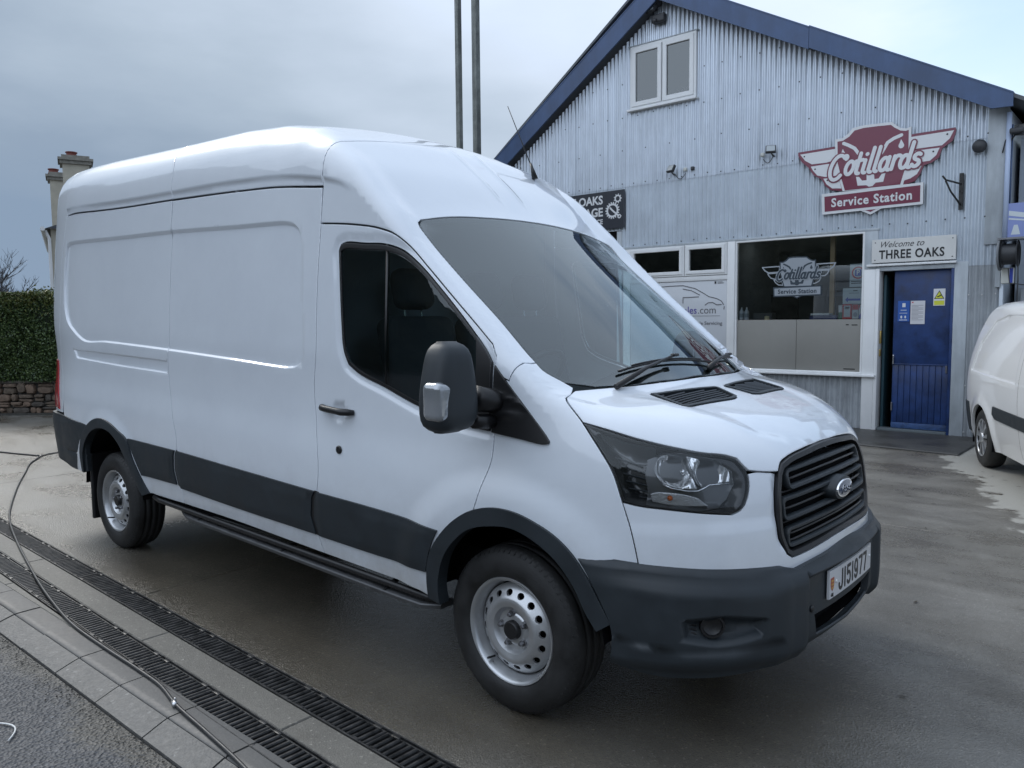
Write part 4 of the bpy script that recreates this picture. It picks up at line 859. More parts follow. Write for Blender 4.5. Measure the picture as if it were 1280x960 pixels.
# ------------------------------------------------------------------ THE LARGE WHITE VAN
van=empty('van',(-1.9,0,0),label='large white high-roof panel van with grey side mouldings parked on the wet forecourt',cat='van')
def XZ(l): return [(p[0],p[2]) for p in l]
REC=np.array(XZ(T['recess'])); REC=resample(REC,.02,True,60); SLOT=np.array(XZ(T['slot'])); WIN=resample(np.array(XZ(T['window'])),.03,True,40)
RAILF=lambda x: np.interp(x,[p[0] for p in T['rail']],[p[2] for p in T['rail']])
def arch(P):
    x,z=P[:,0],P[:,2]; d=0
    for cx in (0.,-3.75):
        r=np.hypot((x-cx)/1.06,(z-.40)); d=d+.020*(1-sst(.50,.64,r))*sst(.2,.45,z)
    return d
def dside(P):
    Q=P[:,[0,2]]; d=arch(P)
    m=(P[:,0]<-1.2)
    d=d-.015*m*sst(.007,-.007,sdist(Q,REC))-.012*sst(.006,-.006,sdist(Q,SLOT))
    return d
def dcab(P):
    Q=P[:,[0,2]]; r=np.hypot(P[:,0]+1.055,P[:,2]-1.188)
    return arch(P)-.009*(1-sst(.012,.045,sdist(Q,WIN)))*(P[:,1]<2)-.022*np.clip(1-(r/.055)**2,0,1)
def drail(P): return .013*sst(.0,.022,P[:,2]-RAILF(P[:,0]))*sst(-.93,-1.15,P[:,0])*(np.abs(P[:,1])>.6)*1. if False else .013*sst(.0,.022,P[:,2]-RAILF(P[:,0]))*sst(-.96,-1.19,P[:,0])*sst(.80,.90,np.abs(P[:,1]))
def dcap(P):
    ya=np.abs(P[:,1]); x=P[:,0]
    k=sst(-1.42,-1.32,x)*sst(-.76,-.85,x)*(P[:,2]>2.1)
    rib=.007*np.exp(-((ya-.095)/.016)**2)*k
    sw=.013*sst(0,.022,P[:,2]-RAILF(x))*sst(-.96,-1.19,x)*sst(.80,.90,ya)
    return rib+sw
V_=lambda k: list(T[k])
sr=V_('sliderear'); bp_=V_('bpillar'); seam=V_('seam'); fo=V_('farch_out'); fi=V_('farch_in'); ro=V_('rarch_out'); ri=V_('rarch_in')
midf=[tuple((a+b)/2 for a,b in zip(p,q)) for p,q in zip(resample(fo,.09,False).tolist(),resample(fo,.09,False).tolist())]
def between(A,B,n,t):
    A=resample(A,.005,False);B=resample(B,.005,False); out=[]
    for k in range(n):
        a=A[int(k/(n-1)*(len(A)-1))]; b=B[int(k/(n-1)*(len(B)-1))]; out.append(tuple(a*(1-t)+b*t))
    return out
mf=between(fo,fi,16,.55); mr=between(ro,ri,14,.55)
# rear quarter
rq=[seam[0],seam[1],sr[0]]+sr[1:]+[(-3.05,-1.0,.495),(-3.12,-.999,.497)]+mr[::-1]+[(-4.30,-.99,.52),(-4.42,-.985,.60),(-4.47,-.99,.75)]+V_('rearseam')[2:10][::-1]
rq=[p for i,p in enumerate(rq) if i==0 or abs(p[0]-rq[i-1][0])+abs(p[2]-rq[i-1][2])>.012]
recc=side_pt(resample(np.array(XZ(T['recess'])),.05,True,40)); recc.append(recc[0])
slotc=V_('slot'); slotc.append(slotc[0])
panel('rear_quarter_panel',CY,rq,paint,van,disp=dside,feats=[(recc,.014),(slotc,.012)],mirror=True)
sl=[seam[2],seam[3],seam[4],seam[5]]+bp_+[(-1.6,-1.001,.467),(-2.01,-1.002,.482)]+sr[::-1][:-1]
door_s=panel('sliding_door',CY,sl,paint,van,disp=dside,feats=[(recc,.014)],mirror=True)
dt=V_('doortop'); df=V_('doorfront')
cd_=[bp_[0]]+dt[1:]+df[1:8]+mf[:8][::-1]+[(-.47,-1.001,.425),(-.749,-1.001,.436)]+bp_[::-1][:-1]
cabdoor=panel('cab_door',CY,cd_,paint,van,holes=[V_('window')],disp=dcab,feats=[(side_pt(inset(resample(WIN,.05,True,40)[::(1 if area(WIN)>0 else -1)],-.028)),.03)],mirror=True,h=.026)
wl=V_('wsleft'); aps=V_('apseam'); aps[0]=(.036,-.830,1.449)
fe=[aps[3]]+[(-.05,-.973,1.40),(-.05,-.976,1.365)]+df[2:8]+mf[7:15]+[(.44,-.975,.70),(.50,-.958,.71),(.585,-.922,.722)]+[(.556,-.931,.855)]+[(.523,-.94,.957)]+V_('headlight')[18:22]+V_('headlight')[:1]+[(.248,-.903,1.309),(.222,-.883,1.331),(.203,-.842,1.349),(.188,-.806,1.361)]+[wl[8],wl[7]]+aps[:3]
fe=[p for i,p in enumerate(fe) if i==0 or np.linalg.norm(np.array(p)-np.array(fe[i-1]))>.012]
panel('front_wing',CY,fe,paint,van,disp=arch,mirror=True)
# roof
def across(a,b,n=10):
    pa,pb=np.arctan2(-a[1],a[2]-1),np.arctan2(-b[1],b[2]-1); U=[(a[0]+(b[0]-a[0])*t,pa+(pb-pa)*t) for t in np.linspace(0,1,n+2)[1:-1]]
    return [tuple(p) for p in CY.fr(np.array(U))]
su=V_('sliderear_up'); bu=V_('bpillar_up')
rear_top=[tuple(p) for p in CY.fr(np.array([(-4.60,.42),(-4.72,.34),(-4.775,.2),(-4.79,.0),(-4.775,-.2),(-4.72,-.34),(-4.60,-.42)]))]
rs0=V_('rearseam')[:2]
def strip(name,left,right,disp,feats=()):
    # left: rear edge bottom->top, right: front edge bottom->top (near side); mirrored over the roof
    pl=left+across(left[-1],mir([left[-1]])[0])+mir(left)[::-1]+[]+mir(right)+across(mir([right[-1]])[0],right[-1])+right[::-1]
    return pl
ral=V_('rail')
lf=[seam[0]]+rs0[::-1]; 
pl=lf+rear_top+mir(lf)[::-1]+mir([su[3],su[2],su[1],su[0]])+across(mir([su[0]])[0],su[0])+[su[0],su[1],su[2],su[3]]+[seam[1]]
pl=[p for i,p in enumerate(pl) if i==0 or np.linalg.norm(np.array(p)-np.array(pl[i-1]))>.012]
far_seam=mir([seam[1]])
i=pl.index(mir([su[3]])[0]); pl.insert(i,far_seam[0])
panel('roof_panel',CY,pl,paint,van,disp=drail,feats=[(ral[:3],.022),(mir(ral[:3]),.022)],h=.03)
pl=[su[3],su[2],su[1],su[0]]+across(su[0],mir([su[0]])[0])+mir([su[0],su[1],su[2],su[3]])+mir([seam[3],seam[4]])+mir([bu[3],bu[2],bu[1],bu[0]])+across(mir([bu[0]])[0],bu[0])+[bu[0],bu[1],bu[2],bu[3],seam[4],seam[3]]
panel('roof_panel',CY,pl,paint,van,disp=drail,feats=[(ral[2:6],.022),(mir(ral[2:6]),.022)],h=.026)
hd=V_('wstop'); 
hdn=[wl[0],(-.712,-.60,2.123),(-.692,-.30,2.143),(-.684,0,2.152)]; hdr=hdn+mir(hdn[:-1])[::-1]
near=[bu[0],bu[1],bu[2],bu[3]]+bp_[:1]+dt[1:]+[(-.05,-.973,1.405),aps[3]]+aps[:3][::-1]+[wl[6],wl[5],wl[4],wl[3],wl[2],wl[1]]
pl=near+hdr+mir(near)[::-1]+across(mir([bu[0]])[0],bu[0])
pl=[p for i,p in enumerate(pl) if i==0 or np.linalg.norm(np.array(p)-np.array(pl[i-1]))>.010]
ribs=[([(-1.3,s*.095,2.64),(-.8,s*.095,2.26)],.04) for s in (-1,1)]
cap=panel('cab_roof',CY,pl,paint,van,disp=dcap,feats=[(ral[5:],.022),(mir(ral[5:]),.022)]+ribs,h=.018)
# windscreen
bot=[wl[7],wl[8],(.225,-.67,1.347),(.275,-.52,1.343),(.318,-.27,1.352),(.33,0,1.355)]
wpl=hdn+mir(hdn[:-1])[::-1]+mir([wl[1],wl[2],wl[3],wl[4],wl[5],wl[6]]+bot[:-1])+bot[::-1]+[wl[6],wl[5],wl[4],wl[3],wl[2],wl[1]]
def inner3(pl,chart,d):
    U=resample(chart.to(pl),.03,True); s=1 if area(U)>0 else -1; return [tuple(p) for p in chart.fr(inset(U,d*s))]
ws=panel('windscreen',CY,wpl,wsM,van,off=-.004,h=.06,hem=.005)
wi=inner3(wpl,CY,.024)
# printed black border of the glass, wider along the cowl
UI=CY.to(wi); UI[:,0]=np.minimum(UI[:,0],.20-.02*0)
panel('screen_border',CY,wpl,blackp,ws,holes=[[tuple(p) for p in CY.fr(UI)]],off=-.010,h=.05,hem=.003)
# bonnet
vl=V_('ventL'); vr=[(x,-y,z) for x,y,z in vl]
vl2=[(.375,-.50,1.31),(.385,-.462,1.315),(.437,-.055,1.318),(.452,-.038,1.314),(.565,-.078,1.281),(.575,-.125,1.276),(.548,-.495,1.271),(.532,-.515,1.274)]
bf=[(.338,-.926,1.234)]+V_('headlight')[1:8]+V_('bonfront')[2:]
near=[(.200,-.80,1.358),(.207,-.842,1.345),(.226,-.88,1.327),(.252,-.90,1.306)]+bf+[(.900,-.430,1.070),(.901,-.371,1.084),(.908,-.2,1.100),(.909,0,1.107)]
bk=[(.339,0,1.355),(.327,-.27,1.352),(.284,-.52,1.343),(.234,-.69,1.347)]
pl=near+mir(near[:-1])[::-1]+mir(bk[1:])[::-1]+bk
def dbon(P):
    x,y=P[:,0],np.abs(P[:,1]); yc=np.interp(x,[.3,.55,.80,.86,.90],[.60,.50,.40,.28,.12])
    return .010*sst(-.05,.06,y-yc)*sst(.25,.5,x)-.003
cr=[(.35,-.585,1.3),(.55,-.5,1.28),(.70,-.44,1.22),(.80,-.40,1.17),(.86,-.28,1.14),(.885,-.16,1.13)]
bon=panel('bonnet',CB,pl,paint,van,holes=[vl2,mir(vl2)],disp=dbon,feats=[(cr,.08),(mir(cr),.08)],h=.022,hb=.014)
for vv in (vl2,mir(vl2)):
    vi=inner3(vv,CB,.018)
    panel('vent_frame',CB,vv,plast,bon,holes=[vi],off=.004,h=.03,hem=.02)
    g=MB(); UU=CB.to(vi); x0,x1=UU[:,0].min(),UU[:,0].max(); 
    for k in range(9):
        xx=x0+(x1-x0)*(k+.5)/9; col=[u for u in np.linspace(UU[:,1].min(),UU[:,1].max(),40) if pip(np.array([(xx,u)]),UU)[0]]
        if len(col)>2: g.tube([tuple(p-np.array([0,0,.008])) for p in CB.fr(np.array([(xx,u) for u in np.linspace(col[0],col[-1],6)]))],.0045,4)
    for k in range(8):
        uu=UU[:,1].min()+(UU[:,1].max()-UU[:,1].min())*(k+.5)/8; col=[x for x in np.linspace(x0,x1,30) if pip(np.array([(x,uu)]),UU)[0]]
        if len(col)>2: g.tube([tuple(p-np.array([0,0,.012])) for p in CB.fr(np.array([(x,uu) for x in np.linspace(col[0],col[-1],3)]))],.003,4)
    g.build('vent_grille',blackp,bon)
    panel('vent_back',CB,vi,blackm,bon,off=-.035,h=.08)
# headlights, grille, nose
HL=V_('headlight'); GL=[(.901,-.371,1.084),(.901,-.430,1.070),(.907,-.467,1.041),(.919,-.5,.976),(.929,-.514,.887),(.939,-.512,.803),(.952,-.484,.741),(.961,-.455,.722),(.987,-.296,.730),(1.0,-.12,.740),(1.0,0,.743)]
nz=[(.585,-.922,.722),(.556,-.931,.855),(.523,-.94,.957)]+[HL[17],HL[16],HL[15],HL[14],HL[13],HL[12],HL[11],HL[10],HL[9]]+[(.853,-.606,1.052)]+V_('bonfront')[3:5]+GL[2:]
bt=V_('bumptop'); btl=[(x,y,z-.02) for x,y,z in bt if x>.62]
pl=nz+mir(nz[:-1])[::-1]+mir(btl)+[(1.0,0,.69)]+btl[::-1]
pl=[p for i,p in enumerate(pl) if i==0 or np.linalg.norm(np.array(p)-np.array(pl[i-1]))>.012]
def dnose(P):
    z=P[:,2]; ya=np.abs(P[:,1])
    lip=.012*np.clip(1-np.abs(z-(.722+.0))/.035,0,1)*(ya<.6)
    # soft hollow under the lamp, step above the bumper
    return .006*sst(.90,.84,z)+lip*0-.012*sst(.035,.0,np.abs(sdist(P[:,[1,2]],np.array([(y,zz) for x,y,zz in GL[:]+mir(GL[:-1])[::-1]]))))*sst(.74,.80,z)
nose=panel('front_panel',NO,pl,paint,van,disp=dnose,h=.022,hb=.014)
# grille
gpl=GL+mir(GL[:-1])[::-1]+mir([(.909,-.2,1.100)])+[(.909,0,1.107),(.909,-.2,1.100)]
gpl=[p for i,p in enumerate(gpl) if i==0 or np.linalg.norm(np.array(p)-np.array(gpl[i-1]))>.010]
NG=Nose(-.3)
gU=resample(NG.to(gpl),.02,True); gU=gU if area(gU)>0 else gU[::-1]
def nsurf(U,d=0.):
    P=NG.fr(np.asarray(U,float)); n=grad(P); n[:,2]*=.3; n/=np.linalg.norm(n,axis=1)[:,None]; return P+n*(d if np.isscalar(d) else np.asarray(d)[:,None])
grille=empty('grille',(.95,0,.9)); link_=grille; grille.parent=van; grille.matrix_parent_inverse=Matrix.Translation((1.9,0,0))
def loopmesh(name,loops,mat,parent,close=True):
    # loops: list of rings (arrays Nx3) of equal length, skinned one to the next
    V=np.concatenate(loops); n=len(loops[0]); F=[]
    for a in range(len(loops)-1):
        for k in range(n): F.append((a*n+k,(a+1)*n+k,(a+1)*n+(k+1)%n,a*n+(k+1)%n))
    me=mesh(name,V,F,mat,parent); import bmesh
    bm=bmesh.new(); bm.from_mesh(me.data); bmesh.ops.recalc_face_normals(bm,faces=bm.faces); bm.to_mesh(me.data); bm.free(); auto(me,40); return me
o0,o1,o2=inset(gU,.002),inset(gU,.006),inset(gU,.022)
loopmesh('grille_surround',[nsurf(o0,-.03),nsurf(o0,.002),nsurf(o1,.006),nsurf(o2,.002),nsurf(inset(gU,.026),-.045)],blackp,grille)
panel('grille_back',NG,[tuple(p) for p in nsurf(inset(gU,.015))],blackm,grille,off=-.055,h=.06)
def ucoord(y,x=.93): return NG.to([(x,y,.9)])[0,0]
def ringbar(name,y0,z0,z1,w,rz=.028):
    # a rounded rectangular bar running right across the opening
    ul=ucoord(-y0); ur=-ul; P=[]
    for (cx,cz,a0) in ((ur-rz,z1-rz,0),(ul+rz,z1-rz,90),(ul+rz,z0+rz,180),(ur-rz,z0+rz,270)):
        for k in range(6): a=math.radians(a0+k*18); P.append((cx+rz*math.cos(a),cz+rz*math.sin(a)))
    P=resample(np.array(P),.03,True,5); 
    if area(P)<0: P=P[::-1]
    def bow(U): U=U.copy(); U[:,1]+=.012*(1-(U[:,0]/ur)**2); return U
    i=inset(P,w)
    loopmesh(name,[nsurf(bow(P),-.03),nsurf(bow(P),-.012),nsurf(bow(inset(P,.004)),-.006),nsurf(bow(inset(P,w-.004)),-.007),nsurf(bow(i),-.013),nsurf(bow(i),-.03)],plast,grille)
rb=[(.415,.965,1.045),(.468,.855,.945),(.452,.752,.832)]
for (y0,z0,z1) in rb: ringbar('grille_ring',y0,z0,z1,.017)
for (y0,zc) in ((.385,1.006),(.44,.900),(.43,.804),(.43,.778)):
    u0=ucoord(-y0); U=[(u,zc+.012*(1-(u/u0)**2)) for u in np.linspace(u0,-u0,25)]; g=MB(); g.tube([tuple(p) for p in nsurf(U,-.022)],.0055,6); g.build('grille_slat',blackp,grille,True)
g=MB()
for y0,zc in ((.455,.958),(.46,.846)):
    u0=ucoord(-y0); U=[(u,zc+.012*(1-(u/u0)**2)) for u in np.linspace(u0,-u0,25)]; g.tube([tuple(p) for p in nsurf(U,-.034)],.005,6)
g.build('grille_slat',blackp,grille,True)
# badge: oval with raised chrome rim and script
bgx,bgz=1.0,.918
blue=M('badge_blue',(.02,.04,.10),.2,coat=1)
g=MB(); el=lambda a,b,x,n=40:[(x,a*math.cos(2*math.pi*k/n),bgz+b*math.sin(2*math.pi*k/n)) for k in range(n)]
def ells(rings,m,gm):
    n=40; V=[];F=[]
    for (a,b,x) in rings: V+=el(a,b,x)
    for i in range(len(rings)-1):
        for k in range(n): F.append((i*n+k,i*n+(k+1)%n,(i+1)*n+(k+1)%n,(i+1)*n+k))
    F.append(tuple((len(rings)-1)*n+k for k in range(n))); gm.add(V,F,m)
boss=MB(); ells([(.108,.052,.93),(.105,.050,.985),(.098,.046,1.000),(.090,.04,1.001)],0,boss); boss.build('badge_boss',plast,grille,deg=40)
bd=MB(); ells([(.088,.038,.999),(.086,.0365,1.007),(.081,.032,1.008)],0,bd); ells([(.0805,.0318,1.0085),(.05,.02,1.0110)],1,bd); bd.build('badge',[chrome,blue],grille,deg=30)
def text(name,s,mat,parent,M4,size,extr=.001,off=0,shear=0,sx=1,align='CENTER',spc=1,**k):
    cu=bpy.data.curves.new(name,'FONT'); cu.body=s; cu.size=size; cu.extrude=extr; cu.offset=off; cu.shear=shear; cu.align_x=align; cu.align_y='CENTER'; cu.space_character=spc; cu.resolution_u=3
    t=bpy.data.objects.new(name,cu); COL.objects.link(t); dg=bpy.context.evaluated_depsgraph_get(); dg.update(); me=bpy.data.meshes.new_from_object(t.evaluated_get(dg)); bpy.data.objects.remove(t)
    me.name=name; me.transform(M4@Matrix.Diagonal((sx,1,1,1))); me.materials.clear(); me.materials.append(mat); o=bpy.data.objects.new(name,me); link(o,parent); return setp(o,**k)
def MF(ex,ey,loc): # text plane: ex = right, ey = up
    ex=Vector(ex).normalized(); ey=Vector(ey).normalized(); ez=ex.cross(ey); return Matrix(((ex.x,ey.x,ez.x,loc[0]),(ex.y,ey.y,ez.y,loc[1]),(ex.z,ey.z,ez.z,loc[2]),(0,0,0,1)))
text('badge_script','Ford',chrome,grille,MF((0,1,0),(0,0,1),(1.0115,0,bgz-.003)),.048,.0008,.001,.35,1.15)
# headlights: lens, dark housing, reflectors, bulb
darkh=M('lamp_housing',(.012,.013,.015),.25,coat=.6)
refm=M('lamp_reflector',(.95,.96,.97),.16,metal=.72); refg=M('lamp_bezel',(.10,.105,.11),.3,metal=.5,coat=.4)

_nt=refm.node_tree; _b=_nt.nodes['Principled BSDF']; _tc=[n for n in _nt.nodes if n.type=='TEX_COORD'][0]; _w=N(_nt,'ShaderNodeTexNoise',Scale=22.,Detail=1.); _mp=N(_nt,'ShaderNodeMapping'); _mp.inputs['Scale'].default_value=(1.6,1.6,.35); _nt.links.new(_tc.outputs['Object'],_mp.inputs[0]); _nt.links.new(_mp.outputs[0],_w.inputs['Vector']); _bp=N(_nt,'ShaderNodeBump',Strength=1.,Distance=.03); _nt.links.new(_w.outputs[0],_bp.inputs['Height']); _nt.links.new(_bp.outputs[0],_b.inputs['Normal'])
amber=M('amber_bulb',(.55,.12,.02),.2); clearr=M('indicator_ribs',(.45,.46,.47),.2,metal=.7,bump=(120,.4,.004))
NH=Nose(-.3)
for s in (1,-1):
    X=(lambda l: l) if s==1 else mir
    hl=panel('headlight',NH,X(HL),lensM,van,off=.002,h=.03,hb=.012,hem=.008,gap=.003)
    hdisp=lambda P:-.012-.055*sst(.0,.05,-sdist(P[:,[0,2]],np.array(XZ(HL))))
    panel('lamp_housing',NH,X(HL),darkh,hl,off=0,disp=hdisp,h=.022,hb=.012,hem=.01,gap=.004)
    rim=inner3(X(HL),NH,.010)
    panel('lamp_rim',NH,X(HL),blackp,hl,holes=[rim],off=-.004,h=.03,hb=.012,hem=.006,gap=.003)
    for kk in ('refl1','refl2'):
        pl=T[kk]; pc=np.array(XZ(pl)); c=pc.mean(0)
        cc=np.array(X(pl)).mean(0); bowl=lambda P,cc=cc: -.060*np.clip(1-(((P-cc)**2).sum(1))/.0052,0,1)
        panel('lamp_reflector',NH,X(pl),refm,hl,off=-.006,disp=bowl,h=.010,hb=.010,hem=.04,gap=.001,keepsharp=60)
    if s in (1,-1):
        bz_=[(.595,-.90,1.06),(.60,-.885,1.12),(.63,-.84,1.143),(.70,-.78,1.137),(.79,-.69,1.11),(.83,-.655,1.07),(.838,-.655,1.02),(.825,-.685,.965),(.80,-.72,.935),(.74,-.79,.930),(.66,-.86,.94),(.60,-.905,.95),(.605,-.90,1.0)]
        bz_=X(bz_); panel('lamp_bezel',NH,bz_,refg,hl,holes=[inner3(X(T['refl1']),NH,-.003),inner3(X(T['refl2']),NH,-.003)] if False else [],off=.006,disp=lambda P: np.maximum(hdisp(P),-.045),h=.02,hb=.012,hem=.02,gap=.001)
        br_=[T['refl1'][8],T['refl1'][7],T['refl2'][8],T['refl2'][7],T['refl2'][6],T['refl2'][5]]; q=NH.fr(NH.to(X([(a,b,c-.006) for a,b,c in [T['refl1'][10],T['refl1'][9]]+br_]))); q=q-grad(q)*.012; g=MB(); g.tube([tuple(v) for v in q],.0035,6); g.build('lamp_brow',chrome,hl,True)
        tp_=NH.fr(NH.to(X([(.40,-.915,1.205),(.50,-.885,1.178),(.60,-.835,1.155),(.62,-.85,1.10),(.55,-.90,1.10),(.47,-.925,1.15)]))); panel('lamp_side_reflector',NH,[tuple(v) for v in tp_],refg,hl,off=.006,disp=hdisp,h=.02,hb=.015,hem=.03,gap=.001)
    panel('indicator',NH,X(T['indic']),clearr,hl,off=-.018,h=.02,hb=.01,hem=.03,gap=.001)
    q=X(T['bulb'])[0]; n_=grad(np.array([q]))[0]; c=np.array(q)-n_*.010
    g=MB(); g.rbox(tuple(c),(.020,.020,.020),.0099,3); g.build('indicator_bulb',amber,hl,True)
    gb=MB(); 
    for k in range(6):
        a=np.array(X([(.47+.012*k,-.93,1.12-.028*k)])[0]); b=np.array(X([(.58+.008*k,-.89,1.09-.024*k)])[0]); P=NH.fr(NH.to([a,b])); n2=grad(P); P=P-n2*.045; gb.tube([tuple(P[0]),tuple(P[1])],.003,4)
    gb.build('lamp_fins',plast,hl)
    # bulb holder of the main beam
    q=NH.fr(NH.to(X([(.70,-.80,1.075)])))[0]; n_=grad(np.array([q]))[0]; c=q-n_*.040
    g=MB(); g.tube([tuple(c-n_*.02),tuple(c+n_*.015)],.011,12); g.build('lamp_bulb',chrome,hl,True)
# bumper
def dbump(P):
    x,y,z=P[:,0],np.abs(P[:,1]),P[:,2]; top=np.interp(x,[.3,.6,.9,1.0],[.755,.742,.717,.712])
    d=.008+.016*sst(0,.02,top-z)+.034*sst(.015,.075,top-z)*sst(.25,.5,x)*sst(.62,.52,y)*1.0+.030*sst(.02,.10,top-z)*sst(.5,.62,y)*sst(.3,.7,x)
    d=d-.030*sst(.43,.40,y)*sst(.655,.635,z)*sst(.6,.9,x)
    d=d-.055*sst(.425,.40,z)*sst(.38,.33,z-.0)*0-.03*sst(.40,.33,z)
    fq=sdist(NU(P),FOGP); d=d-.040*sst(.0,-.035,fq)*(y>.5)
    d=d-.006*np.exp(-((z-CLIP(x))/.006)**2)*(y>.55)
    return d
FOGP=NO.to([(.70,-.858,.560),(.818,-.751,.572),(.909,-.611,.544),(.905,-.620,.47),(.799,-.771,.452),(.712,-.849,.47)]); NU=lambda P: NO.to(np.stack([P[:,0],-np.abs(P[:,1]),P[:,2]],1))
CLIP=lambda x: np.interp(x,[.45,.59,.71,.83,.93],[.478,.456,.436,.432,.445])
be=[(x,y,z) for x,y,z in bt if z]; ends=[(.415,-.981,.668),(.463,-.968,.579),(.492,-.957,.51),(.497,-.953,.44),(.485,-.955,.36)]
bpl=[(.352,-.995,.758)]+bt[2:10]+bt[11:]+[(1.004,0,.714)]
bot_=[(.60,-.91,.335),(.75,-.81,.325),(.88,-.66,.33),(.955,-.5,.34),(.985,-.3,.345),(.99,0,.345)]
pl=bpl+mir(bpl[:-1])[::-1]+mir(ends)+mir(bot_)[:-1]+[bot_[-1]]+bot_[:-1][::-1]+ends[::-1]
hole=[(.98,y,z) for y,z in [(-.335,.478),(-.31,.40),(-.28,.385),(0,.383),(.28,.385),(.31,.40),(.335,.478),(0,.482)]]
cl=[(x,-.9,CLIP(x)) for x in (.5,.6,.7,.8,.9)]; cl=[tuple(p) for p in NO.fr(NO.to([(x,NOSEY(x) if False else -max(.3,math.sqrt(max(.01,1-(x/1.05)**2))*1.0),z) for x,_,z in cl]))]
sh1=[tuple(p) for p in NO.fr(np.array([(u,np.interp(abs(u),[0,.35,.6,1.0],[.712,.69,.70,.735])-.035) for u in np.linspace(-1.2,1.2,40)]))]
fogc=[tuple(p) for p in NO.fr(inset(resample(FOGP,.03,True,60)[::(1 if area(FOGP)>0 else -1)],.016))]; fogc.append(fogc[0])
recl=[(.98,-.415,.60),(.98,-.415,.40)]; rech=[(.98,-.40,.645),(.98,.40,.645)]
bump=panel('front_bumper',NO,pl,plast,van,holes=[hole],disp=dbump,feats=[(sh1,.07),(fogc,.034),(mir(fogc),.034),(recl,.03),(mir(recl),.03),(rech,.025)],h=.022,hb=.013,hem=.03)
g=MB(); g.box((.62,-.5,.33),(.925,.5,.70)); g.build('radiator_box',blackm,van); g=MB(); BT=[(.60,-.91),(.75,-.81),(.88,-.66),(.955,-.5),(.985,-.3),(.99,0)]; pu=[(x-.02,y) for x,y in BT]+[(x-.02,-y) for x,y in BT[:-1]][::-1]+[(.45,.9),(.45,-.9)]; g.prism(pu,lambda u,v,d:(u,v,.362-d),.006); g.build('undertray',blackm,van)
panel('intake_back',NO,[(x,y*1.7,z+(.03 if z>.44 else -.02)) for x,y,z in hole],blackm,bump,off=-.06,h=.05)
g=MB(); g.tube([tuple(p) for p in (NO.fr(np.array([(u,.378+.012*abs(u)/.35) for u in np.linspace(-.37,.37,24)]))+np.array([.018,0,0]))],.008,6); g.build('bumper_lip',plast,bump,True)
g=MB(); F1=NO.fr(NO.to([(.80,-.78,.525)]))[0]
for s in (1,-1):
    c=(F1[0]+.016,(F1[1]-.020)*s,F1[2]); n_=Vector((.62,-.78*s,0)); Rm=n_.to_track_quat('Z','Y').to_matrix()
    g=MB()
    prof=[(-.03,.047),(.0,.047),(.012,.043),(.012,.036),(.004,.033),(-.004,.02),(-.006,.0001)]
    V=[];F=[]
    for (a,r) in prof:
        for k in range(24): v=Rm@Vector((r*math.cos(k*math.pi/12),r*math.sin(k*math.pi/12),a)); V.append((v.x+c[0],v.y+c[1],v.z+c[2]))
    for i in range(len(prof)-1):
        for k in range(24): F.append((i*24+k,i*24+(k+1)%24,(i+1)*24+(k+1)%24,(i+1)*24+k))
    g.add(V,F)
    for k in range(5): 
        v=[Rm@Vector((-.055,.03-.015*k,.0)),Rm@Vector((-.115,.03-.015*k,-.02))]; g.tube([tuple(Vector(c)+q) for q in v],.004,4)
    g.build('fog_lamp_blank',blackp,bump,True,deg=35)
# parking sensor, number plate
g=MB(); g.lathe([(0,.014),(.004,.013),(.005,.0001)],(1.012,-.37,.51),'x',16); g.build('parking_sensor',blackp,bump,True)
platem=M('plate_white',(.62,.63,.65),.3,coat=.6); inkm=M('plate_ink',(.012,.012,.014),.4)
px=1.046
pv=MB(); n=14; 
def bowx(y): return px-.10*y*y
V=[];F=[]
for zz,dx in ((.519,-.010),(.5205,0),(.6315,0),(.633,-.010)):
    for k in range(n+1): y=-.26+.52*k/n; V.append((bowx(y)+dx,y,zz))
for r in range(3):
    for k in range(n): F.append((r*(n+1)+k,r*(n+1)+k+1,(r+1)*(n+1)+k+1,(r+1)*(n+1)+k))
F.append(tuple(r*(n+1)+n for r in range(4))); F.append(tuple(r*(n+1) for r in range(4))[::-1])
pv.add(V,F); plate=pv.build('number_plate',platem,bump)
G_={'J':[[(.92,1),(.92,.30)]+[(.5+.42*math.cos(q),.30+.30*math.sin(q)) for q in np.linspace(0,-math.pi,9)]],'1':[[(.5,1),(.5,0)]],'5':[[(.95,1),(.12,1),(.10,.56),(.35,.62)]+[(.48+.44*math.cos(q),.31+.31*math.sin(q)) for q in np.linspace(1.4,-2.6,11)]],'9':[[(.5+.42*math.cos(q),.68+.32*math.sin(q)) for q in np.linspace(0,2*math.pi,17)],[(.92,.68),(.92,.35)]+[(.48+.44*math.cos(q),.32+.32*math.sin(q)) for q in np.linspace(0,-2.6,8)]],'7':[[(.02,1),(.95,1),(.95,.93),(.42,0)]]}
g=MB(); ypos=-.168
for ch in 'J151977':
    wch=.018 if ch=='1' else .050
    for l in G_[ch]:
        for p in strokes([[(ypos+(wch/2 if ch=='1' else x*.042+.004),.5385+z*.072) for x,z in l]],.0135): g.prism(p if area(np.array(p))>0 else p[::-1],lambda u,v,d:(bowx(u)+.0012-d+random.random()*1e-5,u,v),.001)
    ypos+=wch+.012
g.build('plate_lettering',inkm,plate)
redm=M('crest_red',(.35,.07,.04),.4); goldm=M('crest_gold',(.5,.28,.05),.4)
g=MB(); sh=[(-.017,.025),(.017,.025),(.018,.0),(.012,-.018),(0,-.028),(-.012,-.018),(-.018,0)]
g.prism([(a-.232,b+.577) for a,b in sh],lambda u,v,d:(bowx(u)+.001-d,u,v),.0009,0); 
for k in range(3): g.prism([(a-.232,b+.577) for a,b in [(-.012,.016-.014*k),(.012,.016-.014*k),(.012,.009-.014*k),(-.012,.009-.014*k)]],lambda u,v,d:(bowx(u)+.0016-d,u,v),.0006,1)
